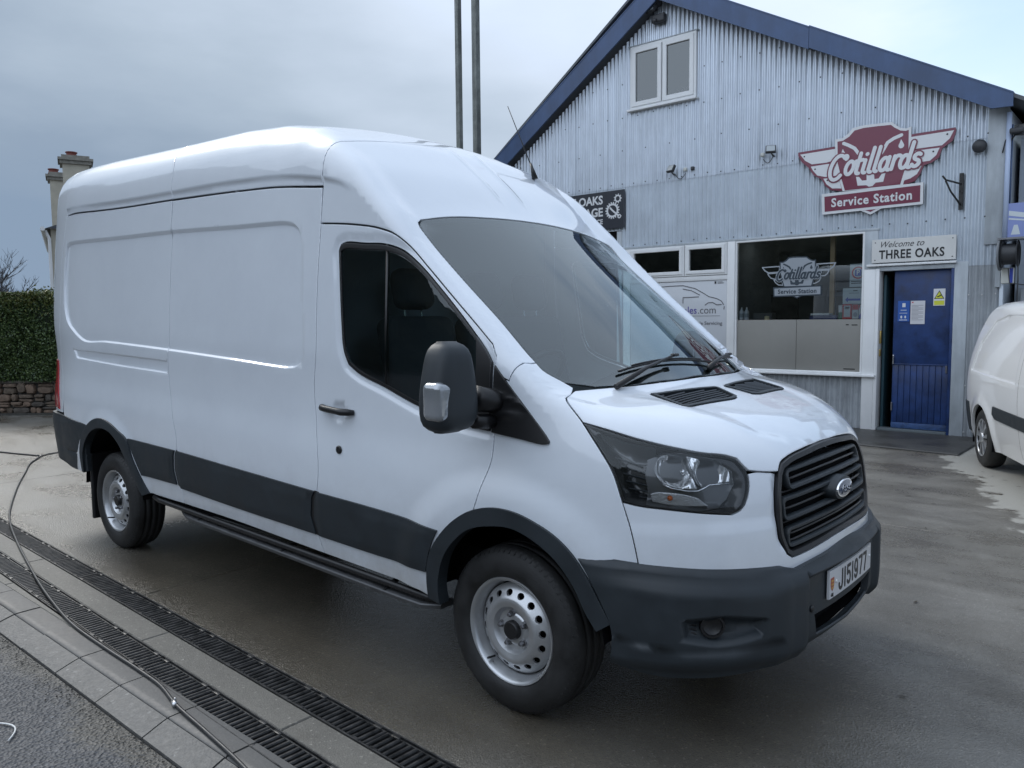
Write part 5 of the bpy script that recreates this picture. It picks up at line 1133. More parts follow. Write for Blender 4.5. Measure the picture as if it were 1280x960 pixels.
g.build('plate_crest',[redm,goldm],plate)
tx=text('plate_lettering','GBJ',inkm,plate,MF((0,1,0),(0,0,1),(0,-.233,.533)),.018,.0004,.0006,0,.9)
for v in tx.data.vertices: v.co.x=bowx(v.co.y)+.0008+v.co.x
scw=M('screw_white',(.8,.8,.8),.3)
for y in (-.195,.235): g=MB(); g.lathe([(0,.007),(.003,.006),(.004,.0001)],(bowx(y)+.001,y,.58),'x',10); g.build('plate_screw',scw,plate,True)
# cladding strips and wheel arch lips
def clad(name,pl,off=.011,hem=.02,bul=.006,h=.03):
    pc=np.array(XZ(pl)); f=lambda P: bul*sst(0,.05,-sdist(P[:,[0,2]],pc))+arch(P); return panel(name,CY,pl,plast,van,off=off,disp=f,h=h,hb=.016,hem=hem,mirror=True)
clad('side_moulding',V_('clad_r')); clad('side_moulding',V_('clad_m')); clad('side_moulding',V_('clad_f'))
for gp in ([(-2.68,.832),(-2.705,.794),(-2.72,.705),(-2.700,.612),(-2.672,.60),(-2.700,.693),(-2.69,.796),(-2.664,.828)],[(-1.236,.773),(-1.265,.737),(-1.284,.638),(-1.256,.550),(-1.220,.546),(-1.248,.63),(-1.227,.741),(-1.210,.770)]):
    gq=side_pt(gp); panel('moulding_joint',CY,[tuple(v) for v in gq],blackp,van,off=.004,disp=arch,h=.03,hb=.016,hem=.004,gap=-.004,mirror=True)
def lip(name,A,B):
    return panel(name,CY,A+B[::-1],plast,van,off=.014,disp=arch,h=.02,hb=.016,hem=.06,mirror=True,keepsharp=50)
lip('wheel_arch_trim',fo[:15],fi[:13]); lip('wheel_arch_trim',ro,ri)
# rear bumper corner (near and far side) wrapping round the back
TL_=[(-4.02,-1.028,.893),(-4.3,-1.02,.905),(-4.5,-1.016,.922)]
tp=TA.to(TL_)
rbp=[(-4.085,-1.028,.868)]+TL_
ub=np.array([(TA.to([(-4.60,-1.0,.92)])[0,0],.925),(0.0,.93)]); pts_t=[tuple(p) for p in TA.fr(ub)]
pl=[(-4.03,-1.026,.80),(-4.00,-1.028,.890),(-4.25,-1.022,.902),(-4.48,-1.016,.92)]+pts_t
pl=pl+mir(pl[:-1])[::-1]
bots=[(-4.09,-1.0,.53),(-4.40,-.985,.52)]; ub=np.array([(TA.to([(-4.66,-.95,.55)])[0,0],.545),(0.,.55)]); bots+= [tuple(p) for p in TA.fr(ub)]
pl=pl+mir(bots)+bots[:-1][::-1]+[(-4.075,-1.014,.667)]
rbum=panel('rear_bumper',TA,pl,plast,van,off=.012,disp=lambda P:.012*sst(-4.55,-4.75,P[:,0])+.006*sst(.91,.86,P[:,2])-.008*np.exp(-((P[:,2]-.655)/.006)**2),feats=[([(-4.18,-1.013,.655),(-4.45,-1.0,.655)],.02)],h=.035,hb=.016,hem=.03)
g=MB(); g.tube([(-4.17,-1.025,.655),(-4.30,-1.018,.657),(-4.45,-1.003,.66)],.0035,5); g.build('bumper_strip',M('pale_strip',(.6,.62,.64),.4),rbum,True)
# rear body with lamps and doors
UR=V_('rearseam')[2:9]; up=[(-4.486,-.903,2.59)]
rt=[(-4.565,-.83,2.754)]+rear_top; lampz=(1.34,.93)
lowz=[tuple(p) for p in TA.fr(np.array([(TA.to([(-4.55,-1.0,.93)])[0,0],.935),(-.5,.935),(0,.935)]))]
pl=UR[::-1]+[(-4.481,-.903,2.596)]+rt+mir([(-4.481,-.903,2.596)])+mir(UR)+mir(lowz[:-1])+lowz[::-1]
lamp_poly=[tuple(p) for p in TA.fr(np.array([(-1.03,1.335),(-.70,1.36),(-.66,1.30),(-.66,1.0),(-1.125,.955),(-1.10,1.08),(-1.045,1.22)]))]
pl=[p for i,p in enumerate(pl) if i==0 or np.linalg.norm(np.array(p)-np.array(pl[i-1]))>.015]
pb=panel('rear_body',TA,pl,paint,van,holes=[lamp_poly,mir(lamp_poly)],h=.05,hb=.02)
redl=M('tail_lamp_red',(.45,.01,.015),.12,coat=1)
for s in (0,1): panel('tail_lamp',TA,mir(lamp_poly) if s else lamp_poly,redl,van,off=.008,h=.04,hb=.02)
g=MB(); g.box((-4.99,-.004,.95),(-4.93,.004,2.5)); 
for y in (-.62,.62):
    g.rbox((-4.98,y,1.75),(.03,.05,.12),.01,1); g.rbox((-4.98,y,1.15),(.03,.05,.12),.01,1)
g.build('rear_door_gap',blackp,van)
# ---- underbody, wheel houses, sill steps
g=MB(); g.box((-4.7,-.80,.42),(.45,.80,.60)); g.box((-3.05,-.94,.44),(-.50,.94,.50)); g.build('underbody',blackm,van)
for cx in (0,-3.75):
    for s in (-1,1):
        g=MB(); V=[];F=[]; n=20
        a0,a1=3,177
        for k in range(n+1):
            a=math.radians(a0+(a1-a0)*k/n); x,z=cx+.475*math.cos(a),.40+.455*math.sin(a)
            V+=[(x,s*.985,z),(x,s*.60,z)]
        for k in range(n): F.append((2*k,2*k+1,2*k+3,2*k+2))
        F.append(tuple(2*k+1 for k in range(n+1)))
        g.add(V,F); g.build('wheel_housing',blackm,van,True)
# mud flap behind the rear wheel, splash guards
for s in (-1,1): g=MB(); g.rbox((-4.137,s*.862,.41),(.035,.245,.50),.012,1); g.build('mud_flap',blackp,van)
# step tube and trim under the sill
alum=M('step_aluminium',(.10,.102,.105),.42,metal=.4,noise=(12,.2,.1))
for s in (-1,1):
    g=MB(); g.tube([(-3.10,s*.985,.475),(-3.02,s*.99,.462),(-.50,s*.99,.395),(-.42,s*.985,.392)],.017,8); g.build('sill_trim',blackp,van,True)
    g=MB(); P=[(-2.80,.95,.418),(-2.66,.995,.414),(-2.55,1.003,.410),(-.62,1.003,.356),(-.50,.998,.352),(-.42,.95,.352)]; V=[]; F=[]
    for (x,y,z) in P:
        for dy,dz in ((0,.006),(.004,0),(.001,-.016),(-.10,-.016),(-.10,.006),(-.012,.010)): V.append((x,s*(y+dy),z+dz))
    for i in range(len(P)-1):
        for k in range(6): f=(i*6+k,i*6+(k+1)%6,(i+1)*6+(k+1)%6,(i+1)*6+k); F.append(f if s<0 else f[::-1])
    F+=[tuple(range(6)),tuple(30+k for k in range(6))[::-1]]; g.add(V,F); st=g.build('side_step',alum,van)
    for x in (-2.5,-1.6,-.75): g=MB(); z=.407-.028*(x+2.5)/1.0; g.tube([(x,s*1.0,z),(x,s*.80,.46)],.014,6); g.build('step_bracket',blackp,st)
# ---- handles, locks
def handle(s):
    g=MB(); P=[]
    for t in np.linspace(0,1,11): P.append((-1.190+.25*t,s*(1.004+.040*min(1,math.sin(math.pi*t)*1.6)),1.206-.018*t))
    g.tube(P,[.010,.015,.0165,.0165,.0165,.0165,.0165,.0165,.0175,.017,.012],10); g.build('door_handle',blackp,(cabdoor[0] if s<0 else cabdoor[1]),True)
    g=MB(); y=s*1.022; g.lathe([(0,.021),(.006,.019),(.008,.012),(.006,.008),(.007,.0001)],(-1.038,y,1.003),'y',20,sgn=s); g.build('door_lock',blackp,(cabdoor[0] if s<0 else cabdoor[1]),True)
handle(-1); handle(1)
# ---- side glass with rubber, mirror triangle
for s in (1,-1):
    X=(lambda l:l) if s==1 else mir
    wpl_=X(T['window']); par=cabdoor[0 if s==1 else 1]
    wi2=inner3(wpl_,CY,.018)
    panel('window_seal',CY,wpl_,blackp,par,holes=[wi2],off=-.004,h=.04,hb=.015,hem=.012)
    gl=panel('window_glass',CY,wi2,windowM,par,off=-.012,h=.08,hem=.004,gap=-.002)
    g=MB(); a=CY.fr(CY.to(X([(-.735,-.965,1.975),(-.725,-.985,1.60),(-.72,-.998,1.33)]))); a[:,1]*=(1-.018); g.tube([tuple(p) for p in a],.010,6); g.build('window_divider',blackp,par,True)
    tri=X(T['tri'][:11])
    t1=[(-.165,-.964,1.556),(-.104,-.967,1.493),(-.076,-.97,1.452),(-.078,-.98,1.3),(-.080,-.991,1.172),(-.249,-.994,1.188),(-.171,-.985,1.294),(-.154,-.983,1.42)]
    t2=[(-.060,-.97,1.442),(.205,-.972,1.175),(.221,-.974,1.156),(.219,-.977,1.147),(.2,-.98,1.142),(.08,-.988,1.154),(-.062,-.990,1.168),(-.063,-.98,1.3)]
    def dtri(P): return .006*np.exp(-((P[:,2]-1.335+.3*(P[:,0]+.07))/.012)**2)+.010*sst(0,.02,-(P[:,2]-1.25))*0+.010*np.exp(-((P[:,2]-1.245)/.014)**2)*sst(.10,.02,P[:,0])
    panel('mirror_base',CY,X(t1),blackp,par,off=.010,h=.02,hb=.012,hem=.02,gap=.001)
    panel('corner_trim',CY,X(t2),blackp,van,off=.012,disp=dtri,h=.014,hb=.010,hem=.022,gap=.001)
    # door mirror
    mirr=empty('door_mirror',(-.10,-1.20*s,1.38)); mirr.parent=van; mirr.matrix_parent_inverse=Matrix.Translation((1.9,0,0))
    V=[];F=[]; nz_,na=17,28
    for i in range(nz_):
        t=.5-.5*math.cos(math.pi*i/(nz_-1)); z=1.198+.345*t
        e=(1-abs(2*t-1)**7)**.42 if 0<t<1 else 0
        wy=(.110-.030*sst(.35,1.,t)-.006*sst(.3,0,t))*max(e,.5); wx=(.098-.018*t)*max(e,.35); cy=-1.240+.006*t
        for k in range(na):
            a=2*math.pi*k/na; c,sn=math.cos(a),math.sin(a); q=.55
            x=-.075+wx*math.copysign(abs(c)**q,c)*(1.0 if c>0 else .55); y=cy+wy*math.copysign(abs(sn)**q,sn)
            V.append((x+.05*(y+1.2),y*s,z))
    for i in range(nz_-1):
        for k in range(na): f=(i*na+k,i*na+(k+1)%na,(i+1)*na+(k+1)%na,(i+1)*na+k); F.append(f if s==1 else f[::-1])
    F.append(tuple(range(na))[::-1]); F.append(tuple((nz_-1)*na+k for k in range(na)))
    o=mesh('mirror_housing',V,F,plast2 if False else plast,mirr,smooth=True)
    g=MB(); g.tube([(-.06,-1.09*s,1.315),(-.06,-1.0*s,1.30),(-.05,-.975*s,1.295)],[.052,.048,.05],12); g.tube([(-.06,-1.10*s,1.225),(-.06,-.985*s,1.215)],[.03,.03],10); g.build('mirror_arm',blackp,mirr,True)
    g=MB(); g.rbox((-.044,-1.312*s,1.322),(.100,.088,.150),.030,4); lo=g.build('mirror_indicator',M('indicator_lens',(.36,.38,.40),.10,coat=1,metal=.55,bump=(38,.25,.004)),mirr,True)
    g=MB(); g.rbox((-.128,-1.205*s,1.38),(.006,.16,.22),.003,1); g.build('mirror_glass',chrome,mirr)
    if s==-1:   # the far mirror is folded back against its door
        pv=Vector((-.06,1.0,0)); R3=Matrix.Rotation(math.radians(72),4,'Z'); B_=mirr.matrix_basis.copy(); mirr.matrix_basis=Matrix.Translation(pv)@R3@Matrix.Translation(-pv)@B_
# ---- wheels
def wheel(cx,s):
    wh=empty('wheel',(cx,.866*s,.349)); wh.parent=van; wh.matrix_parent_inverse=Matrix.Translation((1.9,0,0))
    c=(cx,.866*s,.349); g=MB()
    prof=[(-.10,.222),(-.112,.235),(-.118,.262),(-.116,.295),(-.104,.322),(-.094,.333),(-.088,.341),(-.06,.347),(-.048,.348),(-.046,.340),(-.040,.340),(-.038,.348),(-.004,.3495),(-.003,.340),(.003,.340),(.004,.3495),(.038,.348),(.040,.340),(.046,.340),(.048,.348),(.06,.347),(.088,.341),(.094,.333),(.104,.322),(.116,.295),(.118,.262),(.112,.235),(.100,.222)]
    g.lathe(prof,c,'y',96,sgn=s)
    o=g.build('tyre',rubber,wh,True)
    # shoulder blocks
    g=MB()
    for k in range(72):
        a=2*math.pi*k/72; da=.026; 
        for sd in (-1,1):
            V=[]
            for (aa,yy,rr) in ((a,.087,.3428),(a+da,.087,.3428),(a+da,.103,.3262),(a,.103,.3262),(a,.086,.334),(a+da,.086,.334),(a+da,.103,.320),(a,.103,.320)):
                V.append((c[0]+rr*math.cos(aa),c[1]+yy*sd,c[2]+rr*math.sin(aa)))
            V=[(c[0]+(v[0]-c[0]),v[1],max(v[2],.0015)) for v in V]
            g.add(V,[(0,1,2,3),(0,4,5,1),(2,6,7,3),(1,5,6,2),(0,3,7,4)])
    g.build('tread_blocks',rubber,wh,kind='stuff')
    g=MB(); oy=.100
    prof=[(oy-.012,.214),(oy+.002,.2235),(oy+.006,.221),(oy+.004,.214),(oy-.004,.207),(oy-.020,.203),(oy-.028,.200),(oy-.040,.196),(oy-.06,.192),(oy-.10,.190),(-.02,.188),(-.10,.20)]
    g.lathe(prof,c,'y',80,sgn=s); g.build('rim',steel,wh,True,deg=60)
    # pierced disc
    R=lambda r: np.interp(r,[0,.045,.062,.068,.085,.098,.125,.138,.150,.172,.186,.192],[.078,.078,.076,.070,.072,.094,.101,.096,.084,.070,.058,.040])
    no=16; cir=lambda r,n,cx_=0,cy_=0,e=1.:[(cx_+r*math.cos(2*math.pi*k/n),cy_+r*e*math.sin(2*math.pi*k/n)) for k in range(n)]
    pts=cir(.1885,72); edges=[(k,(k+1)%72) for k in range(72)]; holes=[]
    for k in range(no):
        a=2*math.pi*(k+.3)/no; hp=[]
        for j in range(14):
            b=2*math.pi*j/14; rr=.1555+.0125*math.cos(b); tt=.0165*math.sin(b)/.1555; hp.append((rr*math.cos(a+tt),rr*math.sin(a+tt)))
        b0=len(pts); pts+=hp; edges+=[(b0+j,b0+(j+1)%14) for j in range(14)]; holes.append(np.array(hp))
    for r_ in (.03,.045,.055,.062,.068,.076,.085,.092,.098,.105,.115,.125,.132,.138,.178): pts+=cir(r_,72)
    pts.append((0,0))
    vs,es,fs,*_=delaunay_2d_cdt([Vector(p) for p in pts],edges,[],0,1e-6); V2=np.array([(v.x,v.y) for v in vs]); T3=np.array([t for t in fs if len(t)==3]); C=V2[T3].mean(1); k=np.hypot(C[:,0],C[:,1])<.189
    for hp in holes: k&=~pip(C,hp)
    T3=T3[k]; rr=np.hypot(V2[:,0],V2[:,1]); Y=R(rr)
    Y=np.convolve(Y,[1],'same')
    V3=[(c[0]+x,c[1]+s*y,c[2]+z) for (x,z),y in zip(V2,Y)]; F3=[tuple(t) for t in T3]
    nb=len(V3)
    for hp in holes:
        r2=np.hypot(hp[:,0],hp[:,1]); b=len(V3)
        for dd in (0,-.010):
            for q,rq_ in zip(hp,r2): V3.append((c[0]+q[0],c[1]+s*(R(rq_)+dd),c[2]+q[1]))
        F3+=[(b+j,b+(j+1)%14,b+14+(j+1)%14,b+14+j) for j in range(14)]
    d_=mesh('wheel_disc',V3,F3,steel,wh,True); auto(d_,40)
    g=MB(); g.lathe([(.02,.20),(.021,.0001)],c,'y',32,sgn=s); g.lathe([(-.06,.135),(.018,.135),(.018,.0001)],c,'y',32,sgn=s); g.build('brake_drum',blackm,wh)
    g=MB(); g.lathe([(.070,.041),(.094,.040),(.101,.034),(.102,.0001)],c,'y',28,sgn=s); g.build('hub_cap',blackp,wh,deg=40)
    for k in range(5):
        a=math.radians(100+72*k); q=(c[0]+.065*math.cos(a),c[1],c[2]+.065*math.sin(a))
        g=MB(); g.lathe([(.068,.0165),(.076,.0165),(.077,.012)],q,'y',16,sgn=s); g.lathe([(.076,.0105),(.094,.0105),(.098,.008),(.099,.0001)],q,'y',6,sgn=s); g.build('wheel_nut',M_nut,wh)
    a=math.radians(232); g=MB(); g.tube([(c[0]+.186*math.cos(a),c[1]+s*.07,c[2]+.186*math.sin(a)),(c[0]+.172*math.cos(a),c[1]+s*.122,c[2]+.172*math.sin(a))],.005,8); g.build('valve',blackp,wh,True)
for cx in (0,-3.75):
    for s in (-1,1): wheel(cx,s)
g=MB(); g.tube([(0,-.8,.349),(0,.8,.349)],.05,8); g.tube([(-3.75,-.8,.349),(-3.75,.8,.349)],.06,8); g.build('axle',blackm,van)
# ---- wipers
def wiper(A,B,pv):
    PW=lambda x,y,h: tuple(CY.fr(CY.to([(x,y,1.5)]))[0]+np.array([.6,0,.8])*h) if False else None
def onws(y,x,h=.018):
    z=float((Ztop(np.array([x]),np.array([y])))[0])-RAKE*x; return (x+.6*h,y,z+.8*h)
wm=blackp
for (a,b,p0) in (((-.50,.215),(.27,.255),(.275,-.61)),((.31,.245),(.80,.12),(.30,.16))):
    g=MB(); pts_=[onws(a[0]+(b[0]-a[0])*t,a[1]+(b[1]-a[1])*t,.010) for t in np.linspace(0,1,9)]; g.tube(pts_,.0055,6); g.tube([(x,y,z+.008) for x,y,z in pts_[1:-1]],.004,6); wp=g.build('wiper',wm,van,True)
    m=onws((a[0]+b[0])/2+.03,(a[1]+b[1])/2,.040); p=onws(p0[1],p0[0],.012); g=MB(); g.tube([p,((p[0]+m[0])/2,(p[1]+m[1])/2,(p[2]+m[2])/2+.012),m],[.013,.009,.006],8); g.rbox(m,(.022,.05,.014),.006,2); g.build('wiper_arm',wm,wp,True)
# cowl plastic under the screen
# ---- aerial
g=MB(); b=T['antenna'][0]; b=(-1.09,.565,2.50); g.tube([b,(b[0]-.03,b[1]-.005,b[2]+.10)],[.020,.006],10); g.tube([(b[0]-.03,b[1]-.005,b[2]+.09),(-1.28,.53,2.97)],[.0035,.0025],6); g.build('aerial',blackp,van,True)
# ---- interior of the cab
grey=M('cab_plastic',(.075,.08,.085),.7); 
g=MB(); g.box((-1.32,-.90,.6),(-1.28,.90,2.25)); g.build('bulkhead',M('bulkhead_grey',(.30,.31,.32),.7),van); g=MB(); g.box((-1.27,-.9,.62),(-.52,.9,.70)); g.box((-.52,-.48,.62),(.30,.48,.70)); g.build('cab_floor',blackm,van)
g=MB(); g.box((-1.28,-.72,2.20),(-.85,.72,2.215)); g.build('cab_headliner',M('headliner',(.32,.33,.34),.9),van)
g=MB(); g.rbox((.0,0,1.13),(.42,1.72,.26),.09,3); g.rbox((-.12,-.45,1.24),(.28,.5,.14),.05,2); g.build('dashboard',grey,van,True)
for y,wd in ((-.47,.48),(.30,.88)):
    g=MB(); Rb=Matrix.Rotation(math.radians(-12),3,'Y'); g.rbox((-.72,y,.98),(.52,wd,.20),.07,3); g.rbox((-1.02,y,1.32),(.15,wd,.66),.06,3,rot=Rb); st=g.build('seat',fabric,van,True)
    for yy in ([y] if wd<.6 else [y-.21,y+.21]):
        g=MB(); g.rbox((-1.10,yy,1.79),(.12,.25,.22),.055,3,rot=Rb); hr=g.build('headrest',fabric,st,True)
        g=MB(); g.tube([(-1.09,yy-.06,1.62),(-1.10,yy-.06,1.70)],.006,6); g.tube([(-1.09,yy+.06,1.62),(-1.10,yy+.06,1.70)],.006,6); g.build('headrest_post',chrome,hr)
g=MB(); cc=Vector((-.30,-.45,1.33)); ax=Vector((-.75,0,.66)).normalized(); u=Vector((0,1,0)); v=ax.cross(u); P=[tuple(cc+(u*math.cos(q)+v*math.sin(q))*.19) for q in np.linspace(0,2*math.pi,29)]; g.tube(P,.015,8,cap=False)
g.tube([tuple(cc+u*.18),tuple(cc-u*.18)],.016,6); g.rbox(tuple(cc),(.06,.13,.13),.03,2); g.tube([tuple(cc),tuple(cc-ax*.3)],.03,8); g.build('steering_wheel',blackp,van,True)
# ------------------------------------------------------------------ SIGNS AND THINGS ON THE FACADE
mar=M('sign_maroon',(.16,.022,.050),.4,coat=.3); swh=M('sign_white',(.66,.67,.68),.4,coat=.3); edgem=M('sign_edge',(.10,.11,.12),.5); vin=M('vinyl_grey',(.30,.33,.36),.6); vind=M('vinyl_dark',(.03,.045,.06),.5)
def flat(name,polys,y,mat,par,th=.0025,tr=lambda p:p,each=False):
    g=MB()
    for i,p in enumerate(polys): 
        q=[tr(v) for v in p]; q=q if area(np.array(q))>0 else q[::-1]; e=(i%67)*1.6e-5; g.prism(q,lambda u,v,d:(u,y+d-e,v),th)
        if each: g.build(name,mat,par); g=MB()
    return None if each else g.build(name,mat,par)
def arc(cx,cy,rx,ry,a0,a1,n=10): return [(cx+rx*math.cos(math.radians(a)),cy+ry*math.sin(math.radians(a))) for a in np.linspace(a0,a1,n)]
def script_word():
    # bold slanted script in units of the x-height
    S=[]; x=0
    S.append(arc(.62,.62,.50,.86,48,318,18)); S.append(arc(1.02,1.28,.12,.13,120,-60,6)); x=1.22
    S.append(arc(x+.30,.5,.27,.46,90,450,16)); S.append([(x+.45,.85),(x+.72,.72)]); x+=.72
    S.append([(x+.12,1.45),(x+.12,.25)]+arc(x+.28,.22,.16,.2,180,290,5)); S.append([(x-.06,.92),(x+.40,.96)]); x+=.48
    S.append([(x+.10,.92),(x+.10,.22)]+arc(x+.24,.22,.14,.2,180,290,5)); S.append([(x+.10,1.32),(x+.12,1.34)]); x+=.40
    for _ in range(2): S.append([(x+.10,1.72),(x+.10,.22)]+arc(x+.24,.22,.14,.2,180,290,5)); x+=.40
    S.append(arc(x+.28,.46,.25,.44,60,400,16)); S.append([(x+.54,.92),(x+.54,.22)]+arc(x+.68,.22,.14,.2,180,290,5)); x+=.80
    S.append([(x+.10,.92),(x+.10,.04)]); S.append([(x+.10,.6)]+arc(x+.36,.62,.24,.32,150,50,6)); x+=.58
    S.append(arc(x+.26,.46,.25,.44,60,400,16)); S.append([(x+.52,1.72),(x+.52,.22)]+arc(x+.66,.22,.14,.2,180,290,5)); x+=.78
    S.append(arc(x+.28,.70,.20,.20,40,250,7)+arc(x+.26,.26,.22,.22,70,-160,8)); x+=.55
    sl=.28
    return [[(a+b*sl,b) for a,b in l] for l in S],x
SW,SWL=script_word()
def emblem(par,y,tr,sc,colA,colB,wm,wb,invert=False,ed=None):
    T=lambda k:[EMB[k]]
    s=sc
    if ed is not None: flat('sign_board',[EMB['wingL'],EMB['wingR'],EMB['shield'],EMB['ban'],EMB['tip']],y+.001,ed,par,.022,tr,True)
    flat('wing_backing',[EMB['wingL'],EMB['wingR']],y-.002,colA,par,.002,tr,True)
    flat('wing_feather',[EMB[k] for k in ('L1','L2','L3','R1','R2','R3')],y-.004,colB,par,.002,tr,True)
    flat('shield_border',[EMB['shield']],y-.006,colB,par,.002,tr); flat('shield_field',[EMB['shield_in']],y-.008,colA,par,.002,tr)
    [flat('pump_nozzle',strokes([EMB[q]],.045),y-.010,colB,par,.002,tr) for q in ('hoseL','hoseR')]; flat('pump_body',[EMB['eng']],y-.010,colB,par,.002,tr)
    dr=[]
    for k in ('dropL','dropR'):
        a=np.array(EMB[k]); c=a.mean(0)-np.array([0,.012]); dr.append([tuple(a[0])]+[(c[0]+.036*math.cos(t),c[1]+.036*math.sin(t)) for t in np.linspace(math.radians(35),math.radians(-215),12)])
    flat('fuel_drop',dr,y-.010,colB,par,.002,tr,True)
    flat('shield_tip',[EMB['tip']],y-.006,colB,par,.002,tr); flat('shield_tip',[EMB['tip_in']],y-.008,colA,par,.002,tr)
    flat('banner_border',[EMB['ban']],y-.010,colB,par,.002,tr); flat('banner_field',[EMB['ban_in']],y-.012,colA,par,.002,tr)
    k=1.235/SWL; W=[[(-2.0+a*k*.98,3.618+b*k*.98) for a,b in l] for l in SW]
    flat('word_outline',strokes(W,.088),y-.0125,colA,par,.002,tr); flat('word',strokes(W,.050),y-.0150,colB,par,.002,tr)
    a,b=tr((-1.39,3.245)); sx=(tr((1,0))[0]-tr((0,0))[0])
    t=text('word','Service Station',colB,par,MF((1,0,0),(0,0,1),(a,y-.0135,b)),.170*sx,.001,.0045*sx,0,.92,spc=1.12)
    se=[]
    for v in (): pass
    return t
csign=empty('wall_sign',(-1.39,8.38,3.03),label='maroon and white winged shield sign of the service station above the shop window',cat='sign')
emblem(csign,8.375,lambda p:p,1,mar,swh,.088,.05,ed=edgem)
g=MB()
for x,z in ((-2.33,3.96),(-2.17,3.76),(-1.99,3.58),(-.46,3.99),(-.62,3.79),(-.80,3.60)): g.lathe([(0,.012),(-.004,.010),(-.005,.0001)],(x,8.370,z),'y',8)
g.build('sign_screws',screwm,csign,kind='stuff')
wemb=empty('window_lettering',(-2.4,8.42,1.9),label='grey winged shield lettering stuck on the large shop window glass',cat='window sticker')
kx_=(2.976-1.850)/(2.421-.356); kz_=(2.524-1.90)/(4.275-3.038)
emblem(wemb,8.424,lambda p:(-1.850+(p[0]+.356)*kx_,1.90+(p[1]-3.038)*kz_),1,vin,vind,.088,.05)
for o in [q for q in bpy.data.objects if q.parent is wemb or q.parent==wemb]:
    if o.name.startswith(('wing_backing','wing_feather')): bpy.data.objects.remove(o)
def outl(k,w): p=EMB[k]; return strokes([p+[p[0]]],w)
trw=lambda p:(-1.850+(p[0]+.356)*kx_,1.90+(p[1]-3.038)*kz_)
flat('wing_outline',outl('L1',.035)+outl('L2',.03)+outl('L3',.03)+outl('R1',.035)+outl('R2',.03)+outl('R3',.03),8.421,vin,wemb,.001,trw)
# welcome sign
ws_=empty('welcome_sign',(-.83,8.36,2.36),label='white welcome sign in script and capitals over the blue shop door',cat='sign')
g=MB(); g.box((-1.355,8.365,2.362),(-.309,8.385,2.683),0,.003); g.build('sign_board',M('sign_cream',(.62,.62,.60),.5,noise=(3,.05,.04)),ws_)
g=MB()
for x,z in ((-1.31,2.64),(-1.31,2.40),(-.35,2.64),(-.35,2.40)): g.lathe([(0,.008),(-.003,.006),(-.004,.0001)],(x,8.364,z),'y',8)
g.build('sign_screws',screwm,ws_,kind='stuff')
text('word','THREE OAKS',inkm,ws_,MF((1,0,0),(0,0,1),(-.85,8.363,2.465)),.165,.001,.004,0,.80,spc=1.08)
text('word','Welcome to',inkm,ws_,MF((1,0,0),(0,0,1),(-.98,8.363,2.605)),.118,.001,-.0005,.42,.92,spc=1.02)
part_=part
# dark sign of the garage at the left
gs=empty('garage_sign',(-6.6,8.36,3.2),label='black garage maintenance sign with gear wheels partly hidden behind the van roof',cat='sign'); blk=M('sign_black',(.022,.026,.036),.35,coat=.4)
g=MB(); g.box((-8.05,8.37,3.19),(-5.425,8.395,3.845),0,.003); g.build('sign_board',blk,gs)
text('word','THREE OAKS',swh,gs,MF((1,0,0),(0,0,1),(-5.865,8.368,3.700)),.205,.001,.006,0,.98,'RIGHT')
text('word','GARAGE',swh,gs,MF((1,0,0),(0,0,1),(-5.865,8.368,3.490)),.205,.001,.006,0,.98,'RIGHT')
text('word','& MAINTENANCE',swh,gs,MF((1,0,0),(0,0,1),(-5.865,8.368,3.325)),.115,.001,.003,0,.98,'RIGHT')
def gear(cx,cz,r,n,w): 
    o=[]
    ring=[(cx+r*math.cos(a),cz+r*math.sin(a)) for a in np.linspace(0,2*math.pi,33)]; P=strokes([ring],w)
    for k in range(n): a=2*math.pi*k/n; P+=strokes([[(cx+r*math.cos(a),cz+r*math.sin(a)),(cx+(r+w)*math.cos(a),cz+(r+w)*math.sin(a))]],w*.7)
    return P
flat('gear_symbol',gear(-5.665,3.505,.105,18,.032)+gear(-5.555,3.70,.052,9,.024)+strokes([[(-5.665,3.505),(-5.54,3.405)],[(-5.71,3.55),(-5.665,3.505)]],.03)+gear(-5.525,3.395,.028,1,.018),8.368,swh,gs,.002)
# small window under that sign
sw_=empty('side_window',(-5.9,8.4,2.0)); sw_.parent=bld; sw_.matrix_parent_inverse=Matrix.Translation((4.8,-YF,0))
part('roller_door_reveal',-8.3,-5.60,8.44,8.47,0,3.15,blackm,sw_); part('side_window_post',-5.60,-5.50,YF-.02,YF+.05,0,3.14,flash,sw_)
# panel lettering in the left shop window
pl_=empty('panel_lettering',(-4.3,8.4,1.6),label='pale shop panel print with a thin car outline and web address beside the large window',cat='window sticker')
car=[[(-4.80,2.14),(-4.55,2.155),(-4.30,2.155),(-4.08,2.10),(-3.93,2.02),(-3.84,1.965),(-3.70,1.93),(-3.62,1.89),(-3.58,1.83)],[(-4.30,2.10),(-4.15,2.07),(-4.0,1.995)],[(-4.30,1.87),(-4.30,1.96),(-4.02,1.965)],[(-3.90,1.83),(-3.85,1.865),(-3.77,1.87),(-3.70,1.83),(-3.62,1.835)],[(-3.57,1.80),(-3.575,1.76)]]
flat('car_outline',strokes(car,.014),YF-.029,M('print_grey',(.12,.12,.13),.5),pl_,.001)
text('word','sales',M('print_purple',(.10,.08,.30),.5),pl_,MF((1,0,0),(0,0,1),(-4.045,YF-.029,1.745)),.17,.0005,.001,0,.95,'RIGHT'); text('word','.com',bpy.data.materials['print_grey'],pl_,MF((1,0,0),(0,0,1),(-4.035,YF-.029,1.745)),.17,.0005,-.0005,0,.98,'LEFT')
flat('rule',[[(-4.7,1.652),(-3.64,1.652),(-3.64,1.658),(-4.7,1.658)]],YF-.029,bpy.data.materials['print_grey'],pl_,.001)
